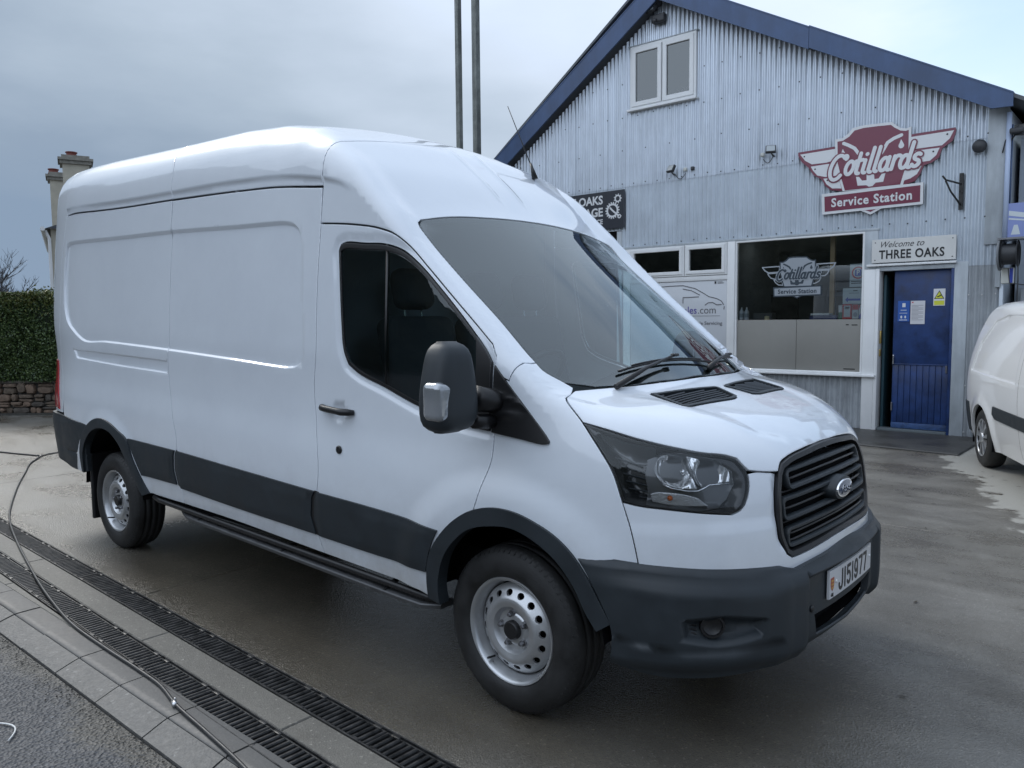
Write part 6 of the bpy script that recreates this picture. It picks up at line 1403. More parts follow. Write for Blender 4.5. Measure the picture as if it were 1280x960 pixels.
text('word','Vehicle Servicing',bpy.data.materials['print_grey'],pl_,MF((1,0,0),(0,0,1),(-3.60,YF-.029,1.535)),.078,.0005,.0008,0,1.12,'RIGHT')
flat('small_mark',[[(-3.74,2.165),(-3.71,2.165),(-3.71,2.205),(-3.74,2.205)],[(-3.69,2.17),(-3.58,2.17),(-3.58,2.178),(-3.69,2.178)],[(-3.69,2.19),(-3.60,2.19),(-3.60,2.197),(-3.69,2.197)]],YF-.029,inkm,pl_,.001)
# things on the window ledge and in the shop window
zt=1.586
def bottle(x,y,col,lab):
    b=empty('bottle',(x,y,zt),label=lab,cat='bottle'); g=MB(); g.lathe([(0,.001),(0,.036),(.02,.038),(.13,.037),(.155,.018),(.17,.016)],(x,y,zt),'z',16); g.build('bottle_body',col,b,True); g=MB(); g.lathe([(.17,.012),(.195,.012),(.196,.001)],(x,y,zt),'z',10); g.build('cap',swh,b,True); g=MB(); g.lathe([(.04,.0385),(.10,.0385)],(x,y,zt),'z',16); g.build('bottle_label',vin,b,True)
bc=M('bottle_clear',(.55,.58,.62),.2); bottle(-3.33,8.52,bc,'left one of two pale spray bottles on the window ledge'); bottle(-3.245,8.52,bc,'right one of two pale spray bottles on the window ledge')
g=MB(); g.rbox((-2.97,8.56,zt+.055),(.30,.16,.10),.012,1); o=g.build('card_tray',M('dark_tray',(.05,.05,.055),.5),None,label='dark tray of oddments on the ledge beside the spray bottles',cat='tray')
g=MB(); g.lathe([(0,.045),(.05,.045),(.06,.03)],(-2.90,8.5,zt+.0),'z',16); g.build('tape_roll',M('tape',(.5,.42,.25),.5),None,True,label='small tan roll of tape on the window ledge',cat='tape roll')
g=MB(); g.rbox((-2.05,8.58,zt+.03),(.40,.18,.06),.01,1); g.build('leaflet_rack',M('navy_box',(.02,.03,.12),.4),None,label='low navy box with papers on the window ledge below the wooden post',cat='box')
g=MB(); g.rbox((-2.10,8.57,zt+.075),(.28,.14,.03),.004,1); g.build('papers',swh,None,label='loose white papers lying on the low navy box',cat='papers')
cols={'red':(.55,.04,.04),'green':(.03,.18,.10),'blue':(.03,.10,.40)}
def card(name,x0,x1,z0,z1,col,lab,cat,deco=(),y=8.50,top=None):
    c=empty(name,((x0+x1)/2,y,z0),label=lab,cat=cat); g=MB(); g.box((x0,y,z0),(x1,y+.006,z1),0,.001); g.build('card',col,c)
    for nm,ps,m in deco: flat(nm,ps,y-.0015,m,c,.001)
    return c
def mcol(n,c,r=.5): 
    return bpy.data.materials.get(n) or M(n,c,r)
rdm=mcol('print_red',(.55,.04,.05)); blm=mcol('print_blue',(.03,.06,.40)); palew=mcol('card_pale',(.55,.60,.62)); grn=mcol('print_green',(.03,.20,.10))
pc=(-1.558,2.245)
pa=card('parking_sign',-1.672,-1.490,2.045,2.372,palew,'small white P sign with blue square in a red ring inside the shop window','sign',[('red_ring',strokes([arc(pc[0],pc[1],.078,.078,-40,300,26)],.020),rdm),('blue_square',[[(pc[0]-.042,pc[1]-.045),(pc[0]+.045,pc[1]-.045),(pc[0]+.045,pc[1]+.045),(pc[0]-.042,pc[1]+.045)]],blm),('small_print',[[(-1.65,2.12),(-1.51,2.12),(-1.51,2.13),(-1.65,2.13)],[(-1.65,2.09),(-1.51,2.09),(-1.51,2.103),(-1.65,2.103)]],inkm)],y=8.455)
text('word','P',swh,pa,MF((1,0,0),(0,0,1),(pc[0],8.452,pc[1])),.10,.0005,.002,0,.9)
card('arrow_sign',-1.763,-1.492,1.805,2.03,palew,'white notice with a blue arrow pointing left inside the shop window','sign',[('arrow',[[(-1.73,1.865),(-1.69,1.905),(-1.69,1.88),(-1.52,1.88),(-1.52,1.85),(-1.69,1.85),(-1.69,1.825)]],blm),('small_print',[[(-1.62,1.985),(-1.56,1.985),(-1.56,1.997),(-1.62,1.997)],[(-1.68,1.955),(-1.54,1.955),(-1.54,1.960),(-1.68,1.960)]],inkm)],y=8.458)
card('red_poster',-1.765,-1.635,1.592,1.80,rdm,'red edged card with a pale middle standing on the window ledge','poster',[('poster_middle',[[(-1.745,1.62),(-1.655,1.62),(-1.655,1.78),(-1.745,1.78)]],palew),('small_print',[[(-1.73,1.735),(-1.67,1.735),(-1.67,1.765),(-1.73,1.765)]],rdm)],y=8.462)
card('red_poster',-1.628,-1.545,1.592,1.795,palew,'pale card with a red top standing between two posters on the ledge','poster',[('poster_top',[[(-1.625,1.72),(-1.548,1.72),(-1.548,1.793),(-1.625,1.793)]],rdm),('poster_mark',[arc(-1.585,1.65,.03,.035,0,340,12)],vin)],y=8.464)
card('blue_leaflet',-1.54,-1.492,1.592,1.79,palew,'narrow leaflet with red and blue corners at the right end of the ledge','leaflet',[('corner_blue',[[(-1.54,1.595),(-1.494,1.595),(-1.494,1.70),(-1.53,1.64)]],blm),('corner_red',[[(-1.54,1.70),(-1.52,1.787),(-1.54,1.787)]],rdm)],y=8.466)
b=empty('can',(-1.80,8.5,zt),label='green and white can standing left of the red edged card',cat='can'); g=MB(); g.lathe([(0,.001),(0,.033),(.10,.033)],(-1.80,8.5,zt),'z',16); g.build('can_body',grn,b,True); g=MB(); g.lathe([(.10,.033),(.20,.033),(.205,.02),(.206,.001)],(-1.80,8.5,zt),'z',16); g.build('can_top',swh,b,True)
# notices on the door
yd=YF+.048
p1_=card('door_notice',-1.022,-.872,1.548,1.832,mcol('notice_blue',(.02,.09,.36)),'blue notice with white symbols on the left of the blue door','notice',[('symbol',[[(-.965,1.745),(-.925,1.745),(-.925,1.80),(-.965,1.80)],[(-.985,1.70),(-.91,1.70),(-.91,1.708),(-.985,1.708)],[(-1.0,1.66),(-.9,1.66),(-.9,1.666),(-1.0,1.666)],arc(-.975,1.61,.012,.02,0,340,9),arc(-.925,1.61,.012,.02,0,340,9),[(-1.0,1.565),(-.9,1.565),(-.9,1.573),(-1.0,1.573)]],swh)],y=yd-.006)
card('door_notice',-.860,-.680,1.512,1.830,mcol('paper',(.60,.60,.62)),'white printed sheet in the middle of the blue door','notice',[('small_print',[[(-.845,1.80-.018*k),(-.70 if k%3 else -.76,1.80-.018*k),(-.70 if k%3 else -.76,1.806-.018*k),(-.845,1.806-.018*k)] for k in range(2,14)],mcol('print_faint',(.28,.28,.30))),('red_mark',[[(-.845,1.80),(-.825,1.80),(-.825,1.815),(-.845,1.815)]],rdm)],y=yd-.006)
yel=mcol('print_yellow',(.60,.62,.05)); tc_=(-.51,1.895)
yc=card('warning_sign',-.580,-.438,1.758,1.985,swh,'white and yellow warning sign with a triangle at the top right of the blue door','warning sign',[('triangle_edge',[[(tc_[0]-.062,tc_[1]-.045),(tc_[0]+.062,tc_[1]-.045),(tc_[0],tc_[1]+.068)]],inkm),('yellow_bar',[[(-.570,1.768),(-.448,1.768),(-.448,1.825),(-.570,1.825)]],yel)],y=yd-.008)
flat('triangle',[[(tc_[0]-.048,tc_[1]-.037),(tc_[0]+.048,tc_[1]-.037),(tc_[0],tc_[1]+.050)]],yd-.0105,yel,yc,.001); flat('warning_symbol',strokes([[(tc_[0]-.020,tc_[1]-.018),(tc_[0]+.006,tc_[1]-.006),(tc_[0]+.022,tc_[1]+.004)]],.014),yd-.0122,inkm,yc,.001)
# floodlights
def flood(x,z,ang,lab,w=.15,box=None,yaw=0):
    f=empty('floodlight',(x,8.38,z),label=lab,cat='floodlight'); R_=Matrix.Rotation(math.radians(yaw),3,'Z')@Matrix.Rotation(math.radians(ang),3,'X')
    g=MB(); g.rbox((x,8.28,z),(w,.05,w*.8),.010,1,rot=R_); g.build('lamp_body',M_lamp,f)
    g=MB(); c=Vector((x,8.28,z))+R_@Vector((0,-.027,0)); g.rbox(tuple(c),(w*.82,.004,w*.62),.002,1,rot=R_); g.build('lamp_glass',M_lglass,f)
    g=MB(); g.tube([(x,8.30,z-.05),(x,8.36,z-.08),(x,8.42,z-.08)],.012,6); g.build('lamp_bracket',M_lamp,f)
    if box:
        for (dx,dz,cc) in box: g=MB(); g.rbox((x+dx,8.39,z+dz),(.06,.05,.06),.015,2); g.build('junction_box',cc,f)
        g=MB(); P=[(x+box[0][0]*t,8.40,z-.06-.09*math.sin(math.pi*t)+box[0][1]*t) for t in np.linspace(0,1,8)]; g.tube(P,.006,5); g.build('lamp_cable',M_lamp,f,True)
    return f
M_lamp=M('lamp_black',(.03,.032,.036),.5); M_lglass=M('lamp_glass',(.30,.34,.36),.15,coat=1); jw=M('box_white',(.55,.56,.52),.5)
flood(-4.47,4.05,-28,'black floodlight with small boxes on the upper wall below the upstairs window',box=[(.20,-.02,jw),(.33,-.02,M_lamp)],yaw=-18)
flood(-2.80,4.12,-25,'black floodlight with a white box left of the winged shield sign',box=[(-.17,-.04,jw)],yaw=20)
flood(-4.84,6.66,-35,'floodlight with sensor fixed under the gable peak',w=.19,yaw=-25)
g=MB(); g.rbox((-4.74,8.34,6.50),(.24,.12,.14),.03,2); g.rbox((-4.78,8.27,6.46),(.07,.07,.07),.03,2); g.build('motion_sensor',M_lamp,None,label='black motion sensor housing below the gable floodlight',cat='sensor')
# bell, empty bracket, hook
g=MB(); g.lathe([(0,.03),(-.02,.075),(-.07,.085),(-.10,.06),(-.105,.0001)],(-.08,8.41,3.775),'y',20); g.build('alarm_bell',M_lamp,None,True,label='small round black alarm bell high at the right end of the wall',cat='bell')
br=empty('sign_bracket',(-.27,8.4,3.2),label='rusty empty iron bracket on the wall right of the shield sign',cat='bracket')
g=MB(); g.box((-.305,8.385,3.0),(-.255,8.415,3.47),0,.004); g.build('back_plate',ironm,br); g=MB(); g.tube([(-.28,8.39,3.33),(-.40,8.10,3.36),(-.42,8.02,3.40)],.012,6); g.tube([(-.28,8.39,3.06),(-.36,8.2,3.22),(-.40,8.09,3.35)],.012,6); g.build('arm',ironm,br,True)
# downpipe, cable, poster, cable reel, box, annex at the right end
ann=empty('annex',(2,9.6,0),label='plain pale grey annex wall set back at the right end of the garage',cat='building')
g=MB(); g.box((.26,9.1,-.05),(9,16,3.95)); g.build('wall',M('annex_grey',(.32,.36,.41),.6,noise=(2,.1,.05)),ann); 
g=MB(); g.add([(.20,8.95,4.02),(9,8.95,4.02),(9,16,5.2),(.20,16,5.2),(.20,8.95,4.10),(9,8.95,4.10),(9,16,5.28),(.20,16,5.28)],[(3,2,1,0),(4,5,6,7),(0,1,5,4),(1,2,6,5),(2,3,7,6),(3,0,4,7)]); g.build('roof',M('old_fibre_cement',(.28,.28,.27),.9,noise=(3,.3,.1)),ann)
g=MB(); g.box((.38,8.75,-.05),(.44,9.1,1.95)); g.box((.30,8.99,-.05),(4.0,9.09,1.98)); g.build('plinth_panel',lowp,ann)
g=MB(); g.tube([(.232,8.37,4.15),(.232,8.37,2.5)],.030,10); g.build('downpipe',M('pipe_pale_blue',(.42,.50,.66),.4),None,True,label='pale blue downpipe at the right corner of the garage',cat='downpipe')
g=MB(); g.tube([(.268,8.40,4.0),(.268,8.40,2.55)],.010,6); g.build('cable',fblue,None,True,label='thin blue cable running down beside the corner downpipe',cat='cable')
g=MB(); g.rbox((.33,8.33,3.90),(.16,.12,.07),.02,2); g.tube([(.24,8.40,3.78),(.30,8.36,3.86),(.42,8.30,3.84)],.012,6); g.tube([(.17,8.38,3.66),(.20,8.36,3.80),(.26,8.37,3.92),(.34,8.36,3.97)],.008,6); g.build('corner_lamp',M_lamp,None,True,label='tangle of dark lamp bracket and wires at the top right corner',cat='lamp')
pst=card('banner',.262,.60,2.60,3.02,mcol('banner_violet',(.22,.27,.52)),'faded violet banner fixed to the corner above the cable reel','banner',[('banner_stripe',[[(.27,2.93),(.6,2.86),(.6,2.80),(.27,2.87)],[(.27,2.84),(.6,2.79),(.6,2.77),(.27,2.82)],[(.30,2.63),(.40,2.63),(.37,2.75),(.33,2.75)]],palew)],y=8.36)
rl=empty('cable_reel',(.38,8.3,2.35),label='dark wall mounted cable reel on the right corner of the garage',cat='cable reel')
g=MB(); g.lathe([(-.10,.16),(-.09,.17),(-.085,.13),(.07,.13),(.075,.17),(.085,.16)],(.33,8.22,2.38),'x',24); g.build('drum',M_lamp,rl,deg=40)
g=MB(); g.lathe([(-.125,.20),(-.115,.205),(-.105,.20),(-.105,.05),(-.125,.05),(-.125,.20)],(.33,8.22,2.38),'x',28); g.build('guard_ring',mcol('reel_grey',(.16,.17,.18)),rl,deg=40)
g=MB(); g.box((.16,8.36,2.56),(.62,8.40,2.60)); g.box((.20,8.10,2.555),(.62,8.40,2.575)); g.build('shelf',M_nut,rl)
g=MB(); g.tube([(.42,8.14,2.30),(.43,8.13,2.05),(.425,8.15,1.80),(.41,8.2,1.0)],.008,6); g.tube([(.32,8.15,2.2),(.34,8.14,2.02),(.50,8.13,1.99),(.62,8.12,1.90)],.008,6); g.build('hanging_cable',M_lamp,rl,True)
sb=empty('switch_box',(.25,8.34,2.0),label='white electrical switch box with a blue edge below the cable reel',cat='box'); g=MB(); g.rbox((.285,8.36,2.12),(.14,.06,.20),.012,1); g.build('box',jw,sb); g=MB(); g.box((.31,8.325,2.03),(.345,8.332,2.21)); g.build('blue_label',blm,sb); g=MB(); g.box((.14,8.385,1.98),(.20,8.41,2.36),0,.003); g.build('back_plate',flash,sb)
# ------------------------------------------------------------------ LEFT BACKGROUND
def dirpt(az,d): a=math.radians(az); return (CAM.x+d*math.cos(a),CAM.y+d*math.sin(a))
stone_m=[M('stone_a',(.125,.095,.070),.85,noise=(14,.35,.05),bump=(40,.6,.01)),M('stone_b',(.155,.112,.082),.85,noise=(11,.35,.05),bump=(35,.6,.01)),M('stone_c',(.085,.072,.060),.85,noise=(12,.35,.05),bump=(40,.6,.01)),M('stone_d',(.18,.125,.09),.85,noise=(9,.3,.05),bump=(35,.6,.01))]
Wd=Vector((.757,.65,0)).normalized(); Wn=Vector((Wd.y,-Wd.x,0)); W0=Vector((-14.0,1.66,0))   # wall line; Wn points to the camera
if Wn.dot(CAM-W0)<0: Wn=-Wn
def wp(s,d,z): v=W0+Wd*s+Wn*d; return (v.x,v.y,z)
wall=empty('stone_wall',tuple(W0),label='low rubble stone wall under the clipped hedge behind the van',cat='wall')
g=MB(); a=[wp(-3.5,-.02,-.1),wp(6,-.02,-.1),wp(6,-.35,-.1),wp(-3.5,-.35,-.1)]; g.add(a+[(x,y,.56) for x,y,_ in a],[(0,1,5,4),(1,2,6,5),(2,3,7,6),(3,0,4,7),(4,5,6,7)]); g.build('mortar_core',M('mortar',(.045,.042,.038),.95,noise=(8,.3,.05)),wall)
rs=np.random.RandomState(11); rows=[0.]; 
while rows[-1]<.45: rows.append(rows[-1]+rs.uniform(.10,.19))
rows[-1]=.555
for r in range(len(rows)-1):
    s=-1.9+rs.uniform(0,.2); z0,z1=rows[r],rows[r+1]
    while s<2.1:
        w_=rs.uniform(.10,.38); subs=[(z0,z1)]
        if rs.rand()<.35: zm=z0+(z1-z0)*rs.uniform(.35,.65); subs=[(z0,zm),(zm,z1)]
        for (za,zb) in subs:
            n=11; cx,cz=s+w_/2+rs.uniform(-.015,.015),(za+zb)/2+rs.uniform(-.008,.008); V=[];F=[]; hz=(zb-za)/2-.002; hw=w_/2-.003; prd=rs.uniform(.008,.06); tl=rs.uniform(-.12,.12)
            ring=[]
            for k in range(n):
                a=2*math.pi*(k+rs.uniform(-.25,.25))/n; c,sn=math.cos(a),math.sin(a); q=rs.uniform(.42,.8); j=1+rs.uniform(-.16,.05); x_,z_=hw*math.copysign(abs(c)**q,c)*j,hz*math.copysign(abs(sn)**q,sn)*j; ring.append((x_-tl*z_,z_+tl*x_*.6))
            for sc,d in ((1.,-.03),(1.,prd*.5),(.86,prd),(.35,prd*1.15)):
                V+=[wp(cx+x*sc,d+rs.uniform(-.004,.004),cz+z*sc) for x,z in ring]
            for b_ in range(3):
                for k in range(n): F.append((b_*n+k,b_*n+(k+1)%n,(b_+1)*n+(k+1)%n,(b_+1)*n+k))
            F.append(tuple(3*n+k for k in range(n)))
            o=mesh('stone',V,F,stone_m[rs.randint(4)],wall); auto(o,40)
        s+=w_
g=MB(); a=[wp(-3.5,.03,.555),wp(6,.03,.555),wp(6,-.35,.555),wp(-3.5,-.35,.555)]; g.add(a+[(x,y,.60) for x,y,_ in a],[(0,1,5,4),(1,2,6,5),(2,3,7,6),(3,0,4,7),(4,5,6,7)]); g.build('coping',stone_m[2],wall)
# hedge: a clipped block made of many small leaves round a twiggy core
hedge=empty('hedge',(W0.x,W0.y,.5),label='clipped dark green hedge with lighter yellow green top above the stone wall',cat='hedge')
def leafmat(n,c1,c2,c3):
    m=bpy.data.materials.new(n); m.use_nodes=True; nt=m.node_tree; b=nt.nodes['Principled BSDF']; oi=N(nt,'ShaderNodeNewGeometry'); r=ramp(nt,oi.outputs['Random Per Island'],[(0,c1),(.55,c2),(1,c3)]); nt.links.new(r,b.inputs['Base Color']); b.inputs['Roughness'].default_value=.42
    return m
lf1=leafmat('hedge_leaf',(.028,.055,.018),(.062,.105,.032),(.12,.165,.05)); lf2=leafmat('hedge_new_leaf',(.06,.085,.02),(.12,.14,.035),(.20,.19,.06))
g=MB(); a=[wp(-3.6,-.02,.58),wp(6,-.02,.58),wp(6,-.9,.58),wp(-3.6,-.9,.58)]; g.add(a+[(x,y,2.08) for x,y,_ in a],[(0,1,5,4),(1,2,6,5),(2,3,7,6),(3,0,4,7),(4,5,6,7)]); g.build('hedge_core',M('hedge_dark',(.012,.020,.008),.95),hedge)
def leaves(n,fn,size,mat,name,par):
    c=np.array([fn() for _ in range(n)]); d=RNG.normal(size=(n,3)); d/=np.linalg.norm(d,axis=1)[:,None]; e=RNG.normal(size=(n,3)); e-=d*(e*d).sum(1)[:,None]; e/=np.linalg.norm(e,axis=1)[:,None]; s=RNG.uniform(size[0],size[1],n)[:,None]
    V=np.stack([c-d*s,c+e*s*.5,c+d*s,c-e*s*.5],1).reshape(-1,3); F=np.arange(4*n).reshape(-1,4); o=mesh(name,V,F,mat,par,kind='stuff'); return o
wob=lambda s,z: .07*math.sin(2.1*s+1.3*z)+.05*math.sin(5.3*s-2.2*z)+.03*math.sin(11*s+7*z)
def fface():
    s=random.uniform(-2.2,2.6); z=random.uniform(.58,2.2); return wp(s,-.02+wob(s,z)*.7+abs(random.gauss(0,.05)),z)
def ftop():
    s=random.uniform(-2.2,2.6); return wp(s,random.uniform(-.9,.08),2.12+wob(s,0)*.5+random.gauss(0,.05))
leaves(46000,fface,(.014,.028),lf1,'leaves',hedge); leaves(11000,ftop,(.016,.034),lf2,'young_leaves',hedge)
def fup():
    s=random.uniform(-2.2,2.6); z=2.2-abs(random.gauss(0,.16)); return wp(s,-.0+wob(s,z)*.7+abs(random.gauss(0,.05)),z)
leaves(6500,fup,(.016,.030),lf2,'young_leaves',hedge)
# rough verge at the foot of the wall
slab('verge',[wp(-5,.30,0)[:2],wp(7,.30,0)[:2],wp(7,-1.2,0)[:2],wp(-5,-1.2,0)[:2]],-.05,.012,M('verge_soil',(.035,.034,.028),.9,noise=(6,.4,.05),bump=(20,.8,.02)),None,kind='structure')
# bare trees beyond
barkm=M('winter_bark',(.055,.060,.072),.9)
def tree(az,d,h,seed,lab,spread=1.):
    r=random.Random(seed); x,y=dirpt(az,d); root=empty('bare_tree',(x,y,0),label=lab,cat='tree'); gt=MB(); gb=MB()
    def grow(p,dv,L_,rad,lev):
        pts=[p]; q=Vector(p); v=Vector(dv)
        n=4
        for i in range(n):
            v=(v+Vector((r.uniform(-.12,.12),r.uniform(-.12,.12),r.uniform(-.02,.10)))).normalized(); q=q+v*(L_/n); pts.append(tuple(q))
        (gt if lev==0 else gb).tube(pts,[rad*(1-.13*i) for i in range(n+1)],6 if lev<2 else 3,cap=False)
        if lev>=5: return
        k=r.randint(2,3) if lev<4 else r.randint(2,4)
        for i in range(k+ (2 if lev==0 else 0)):
            t=r.uniform(.45,1.); b=pts[min(n,int(t*n))]; ang=r.uniform(0,6.28); tilt=r.uniform(.35,.75)*spread
            w=(v*math.cos(tilt)+Vector((math.cos(ang),math.sin(ang),.15))*math.sin(tilt)).normalized(); grow(b,w,L_*r.uniform(.58,.78),max(.008,rad*.52),lev+1)
    grow((x,y,0),(0,0,1),h*.34,h*.022,0)
    gt.build('trunk',barkm,root,True); gb.build('crown',barkm,root,True)
tree(165.0,34,6.6,3,'wide bare winter tree at the left edge beyond the hedge'); tree(163.6,38,6.2,5,'bare winter tree between the wide tree and the house'); tree(162.0,46,5.6,9,'small bare winter tree just left of the house gable'); tree(164.4,36,6.4,21,'twiggy bare tree in the middle of the group beyond the hedge'); tree(162.8,40,5.4,33,'low bare tree in front of the gap beside the house'); tree(166.6,30,6.2,12,'bare winter tree at the far left edge of the view'); tree(161.0,60,6.0,15,'distant purplish bare tree beside the house wall')
# house with two chimneys behind the van
hx,hy=dirpt(159.1,28); house=empty('house',(hx,hy,0),label='rendered cream house with tall chimneys behind the rear of the van',cat='house')
rend=M('cream_render',(.46,.43,.35),.85,noise=(3,.12,.04)); cap_=M('stone_cap',(.24,.23,.20),.9,noise=(8,.3,.05)); potm=M('red_pot',(.16,.045,.035),.8); slate=M('slate',(.06,.065,.075),.6)
ax=Vector((math.cos(math.radians(160)),math.sin(math.radians(160)),0)); rt=Vector((math.sin(math.radians(160)),-math.cos(math.radians(160)),0))
def hp_(r_,d_,z): v=Vector((CAM.x,CAM.y,0))+ax*d_+rt*r_; return (v.x,v.y,z)
def hbox(g,r0,r1,d0,d1,z0,z1): g.add([hp_(r0,d0,z0),hp_(r1,d0,z0),hp_(r1,d1,z0),hp_(r0,d1,z0),hp_(r0,d0,z1),hp_(r1,d0,z1),hp_(r1,d1,z1),hp_(r0,d1,z1)],[(3,2,1,0),(4,5,6,7),(0,1,5,4),(1,2,6,5),(2,3,7,6),(3,0,4,7)])
R0=math.tan(math.radians(160-160.76))*28
rpx=lambda px,d: None
g=MB(); hbox(g,-.36,6.5,28,36,0,4.55); g.build('wall',rend,house)
g=MB(); g.add([hp_(-.50,27.8,4.5),hp_(-.50,36.2,4.5),hp_(3.2,36.2,5.95),hp_(3.2,27.8,5.95),hp_(6.7,27.8,4.5),hp_(6.7,36.2,4.5)],[(0,1,2,3),(3,2,5,4),(0,3,4),(1,5,2)]); g.build('roof',slate,house)
g=MB(); g.tube([hp_(-.56,27.7,4.48),hp_(-.56,36.2,4.48)],.07,6); g.build('gutter',upvc,house); g=MB(); g.tube([hp_(-.50,27.9,4.45),hp_(-.40,27.93,4.2),hp_(-.38,27.93,0)],.05,6); g.build('downpipe',upvc,house)
def chim(r0,r1,d0,d1,zt_,lab_):
    c=None; g=MB(); hbox(g,r0,r1,d0,d1,4.2,zt_-.32); c=g.build('chimney',rend,house)
    g=MB(); hbox(g,r0-.07,r1+.07,d0-.07,d1+.07,zt_-.32,zt_-.22); hbox(g,r0-.12,r1+.12,d0-.12,d1+.12,zt_-.218,zt_-.14); hbox(g,r0-.02,r1+.02,d0-.02,d1+.02,zt_-.138,zt_-.05); g.build('chimney_cap',cap_,c)
    q=hp_((r0+r1)/2-.1,(d0+d1)/2,zt_-.05); g=MB(); g.lathe([(0,.17),(.06,.15),(.12,.14),(.13,.17),(.16,.17),(.165,.02)],q,'z',14); g.build('chimney_pot',potm,c,deg=40)
chim(.05,.78,28.2,29.0,6.86,''); chim(-.34,.10,31.2,32.0,6.80,'')
# two tall posts between the van and the building
polem=M('galvanised_post',(.20,.215,.20),.55,noise=(6,.35,.08),metal=.2); weather(polem,.5,14)
for px_,w_,lab in ((-6.50,.085,'left of two tall grey posts rising behind the van roof'),(-6.22,.10,'right and thicker of two tall grey posts rising behind the van roof')):
    pass
def pole(az,Y,w_,lab):
    a=math.radians(az); k=(Y-CAM.y)/math.sin(a); x=CAM.x+k*math.cos(a); g=MB(); g.rbox((x,Y,5),(w_,w_,10.2),.012,1); g.build('post',polem,None,label=lab,cat='post')
pole(134.28,7.6,.098,'left and thinner of two tall grey posts rising behind the van roof'); pole(133.05,7.6,.115,'right and thicker of two tall grey posts rising behind the van roof')
# ------------------------------------------------------------------ SMALL WHITE VAN AT THE RIGHT
van2=empty('small_van',(.8,6.6,0),label='small white panel van parked at the right edge in front of the garage',cat='van')
# own frame: +X towards its nose, near side -Y ; built upright then turned
B2=crv([(.2,.78),(.4,.835),(.6,.86),(.8,.875),(1.0,.87),(1.2,.84),(1.5,.76),(1.75,.66),(1.9,.6)],.05)
Z2=crv([(-1.0,1.72),(-.7,1.775),(0,1.80),(1.2,1.80),(1.7,1.75),(2.3,1.42),(2.6,1.22),(2.75,1.08),(3.3,.95),(3.5,.85)],.05)
def body2(P):
    x,y,z=P[...,0],np.abs(P[...,1]),P[...,2]; fs=y-B2(z)+.12*np.clip(-x-.35,0,2)**2+.10*np.clip(x-2.9,0,2)**2; ft=z-Z2(x)+.05*(y/.7)**2; g=(Z2(x+.02)-Z2(x-.02))/.04; ft=ft/np.sqrt(1+g*g)
    rr_=np.interp(z,[.2,.6,1.0,1.4,1.8],[-.80,-.83,-.80,-.70,-.50]); f=smax(fs,ft,.13); f=smax(f,(rr_-x)+.25*(y/.8)**4*.3,.16); f=smax(f,x-3.45+.25*(y/.8)**3,.15); return f
C2=Cyl(.9,body2); T2=Nose(-.15,-1,f=body2,k=.8); N2=Nose(2.6,1,f=body2,k=.8)
ca=math.radians(-66.0); ox,oy=1.19,6.65
XF=Matrix.Translation((ox,oy,0))@Matrix.Rotation(ca,4,'Z')
tmp=bpy.data.objects.new('tmp',None); 
objs=[]
def P2(name,chart,pl,mat,par=None,**k):
    r=panel(name,chart,pl,mat,None,f=body2,**k); L_=r if isinstance(r,tuple) else (r,)
    for o in L_: objs.append((o,par)); 
    return L_
S2=lambda l: side_pt(l,body2,-1)
wcx=0.; ar=[(wcx+.36*math.cos(a),.31+.36*math.sin(a)) for a in np.linspace(math.radians(-14),math.radians(194),17)]; ar2=[(2.73+x,z) for x,z in ar]
outl_=S2([(-.60,.30)]+ar[::-1]+ar2[::-1]+[(3.15,.24),(3.2,.6),(3.2,.95)])
topn=[tuple(p) for p in C2.fr(np.array([(3.2,.6),(3.2,0.),(3.2,-.6)]))]; topr=[tuple(p) for p in C2.fr(np.array([(-.62,-.60),(-.66,0),(-.62,.60)]))]
rear_n=S2([(-.64,1.1),(-.68,.9),(-.68,.6)])
pl2=outl_+topn+mir(outl_)[::-1]+mir(rear_n)[::-1]+topr+rear_n
swin=S2([(1.35,1.10),(1.40,1.52),(1.80,1.56),(2.35,1.12),(2.30,1.04)])
ins2=np.array([(-.42,1.02),(-.30,1.32),(-.05,1.56),(.25,1.62),(1.05,1.62),(1.10,.98),(.6,.985),(.1,1.0)])
def d2(P):
    Q=P[:,[0,2]]; d=-.012*sst(.01,-.01,sdist(Q,ins2)); 
    for cx in (0,2.73): r=np.hypot(P[:,0]-cx,P[:,2]-.31); d=d+.022*(1-sst(.37,.50,r))
    return d
ic=S2(resample(ins2,.06,True,30)); ic.append(ic[0])
paint2=M('van_white',(.74,.75,.755),.3,coat=1,coatr=.03)
bodyo=P2('body',C2,pl2,paint2,disp=d2,feats=[(ic,.02),(mir(ic),.02)],h=.05,hb=.025,holes=[swin,mir(swin)],hem=.03)
re_pl=rear_n[::-1]+topr[::-1]; rr2=S2([(-.60,.30)])
tb=[tuple(p) for p in T2.fr(np.array([(T2.to([(-.62,-.82,.3)])[0,0],.30),(-.4,.28),(0,.28),(.4,.28),(T2.to([(-.62,.82,.3)])[0,0],.30)]))]
near_e=[rear_n[2],rear_n[1],rear_n[0]]; pl=near_e+topr[::-1]+mir(near_e)[::-1]+tb[::-1]
P2('tailgate',T2,pl,paint2,h=.06,hb=.03)
fe2=S2([(3.2,.95),(3.2,.6),(3.15,.24)]); nb=[tuple(p) for p in N2.fr(np.array([(-.4,.25),(0,.25),(.4,.25)]))]
P2('nose',N2,fe2[::-1]+topn+mir(fe2)+nb[::-1],paint2,h=.06,hb=.03)
P2('side_moulding',C2,S2([(.42,.615),(.46,.70),(.95,.695),(1.55,.69),(1.60,.56),(1.0,.565),(.50,.57)]),plast,off=.014,h=.04,hem=.02,mirror=True)
P2('side_moulding',C2,S2([(1.66,.69),(2.28,.685),(2.28,.56),(1.66,.56)]),plast,off=.014,h=.04,hem=.02,mirror=True)
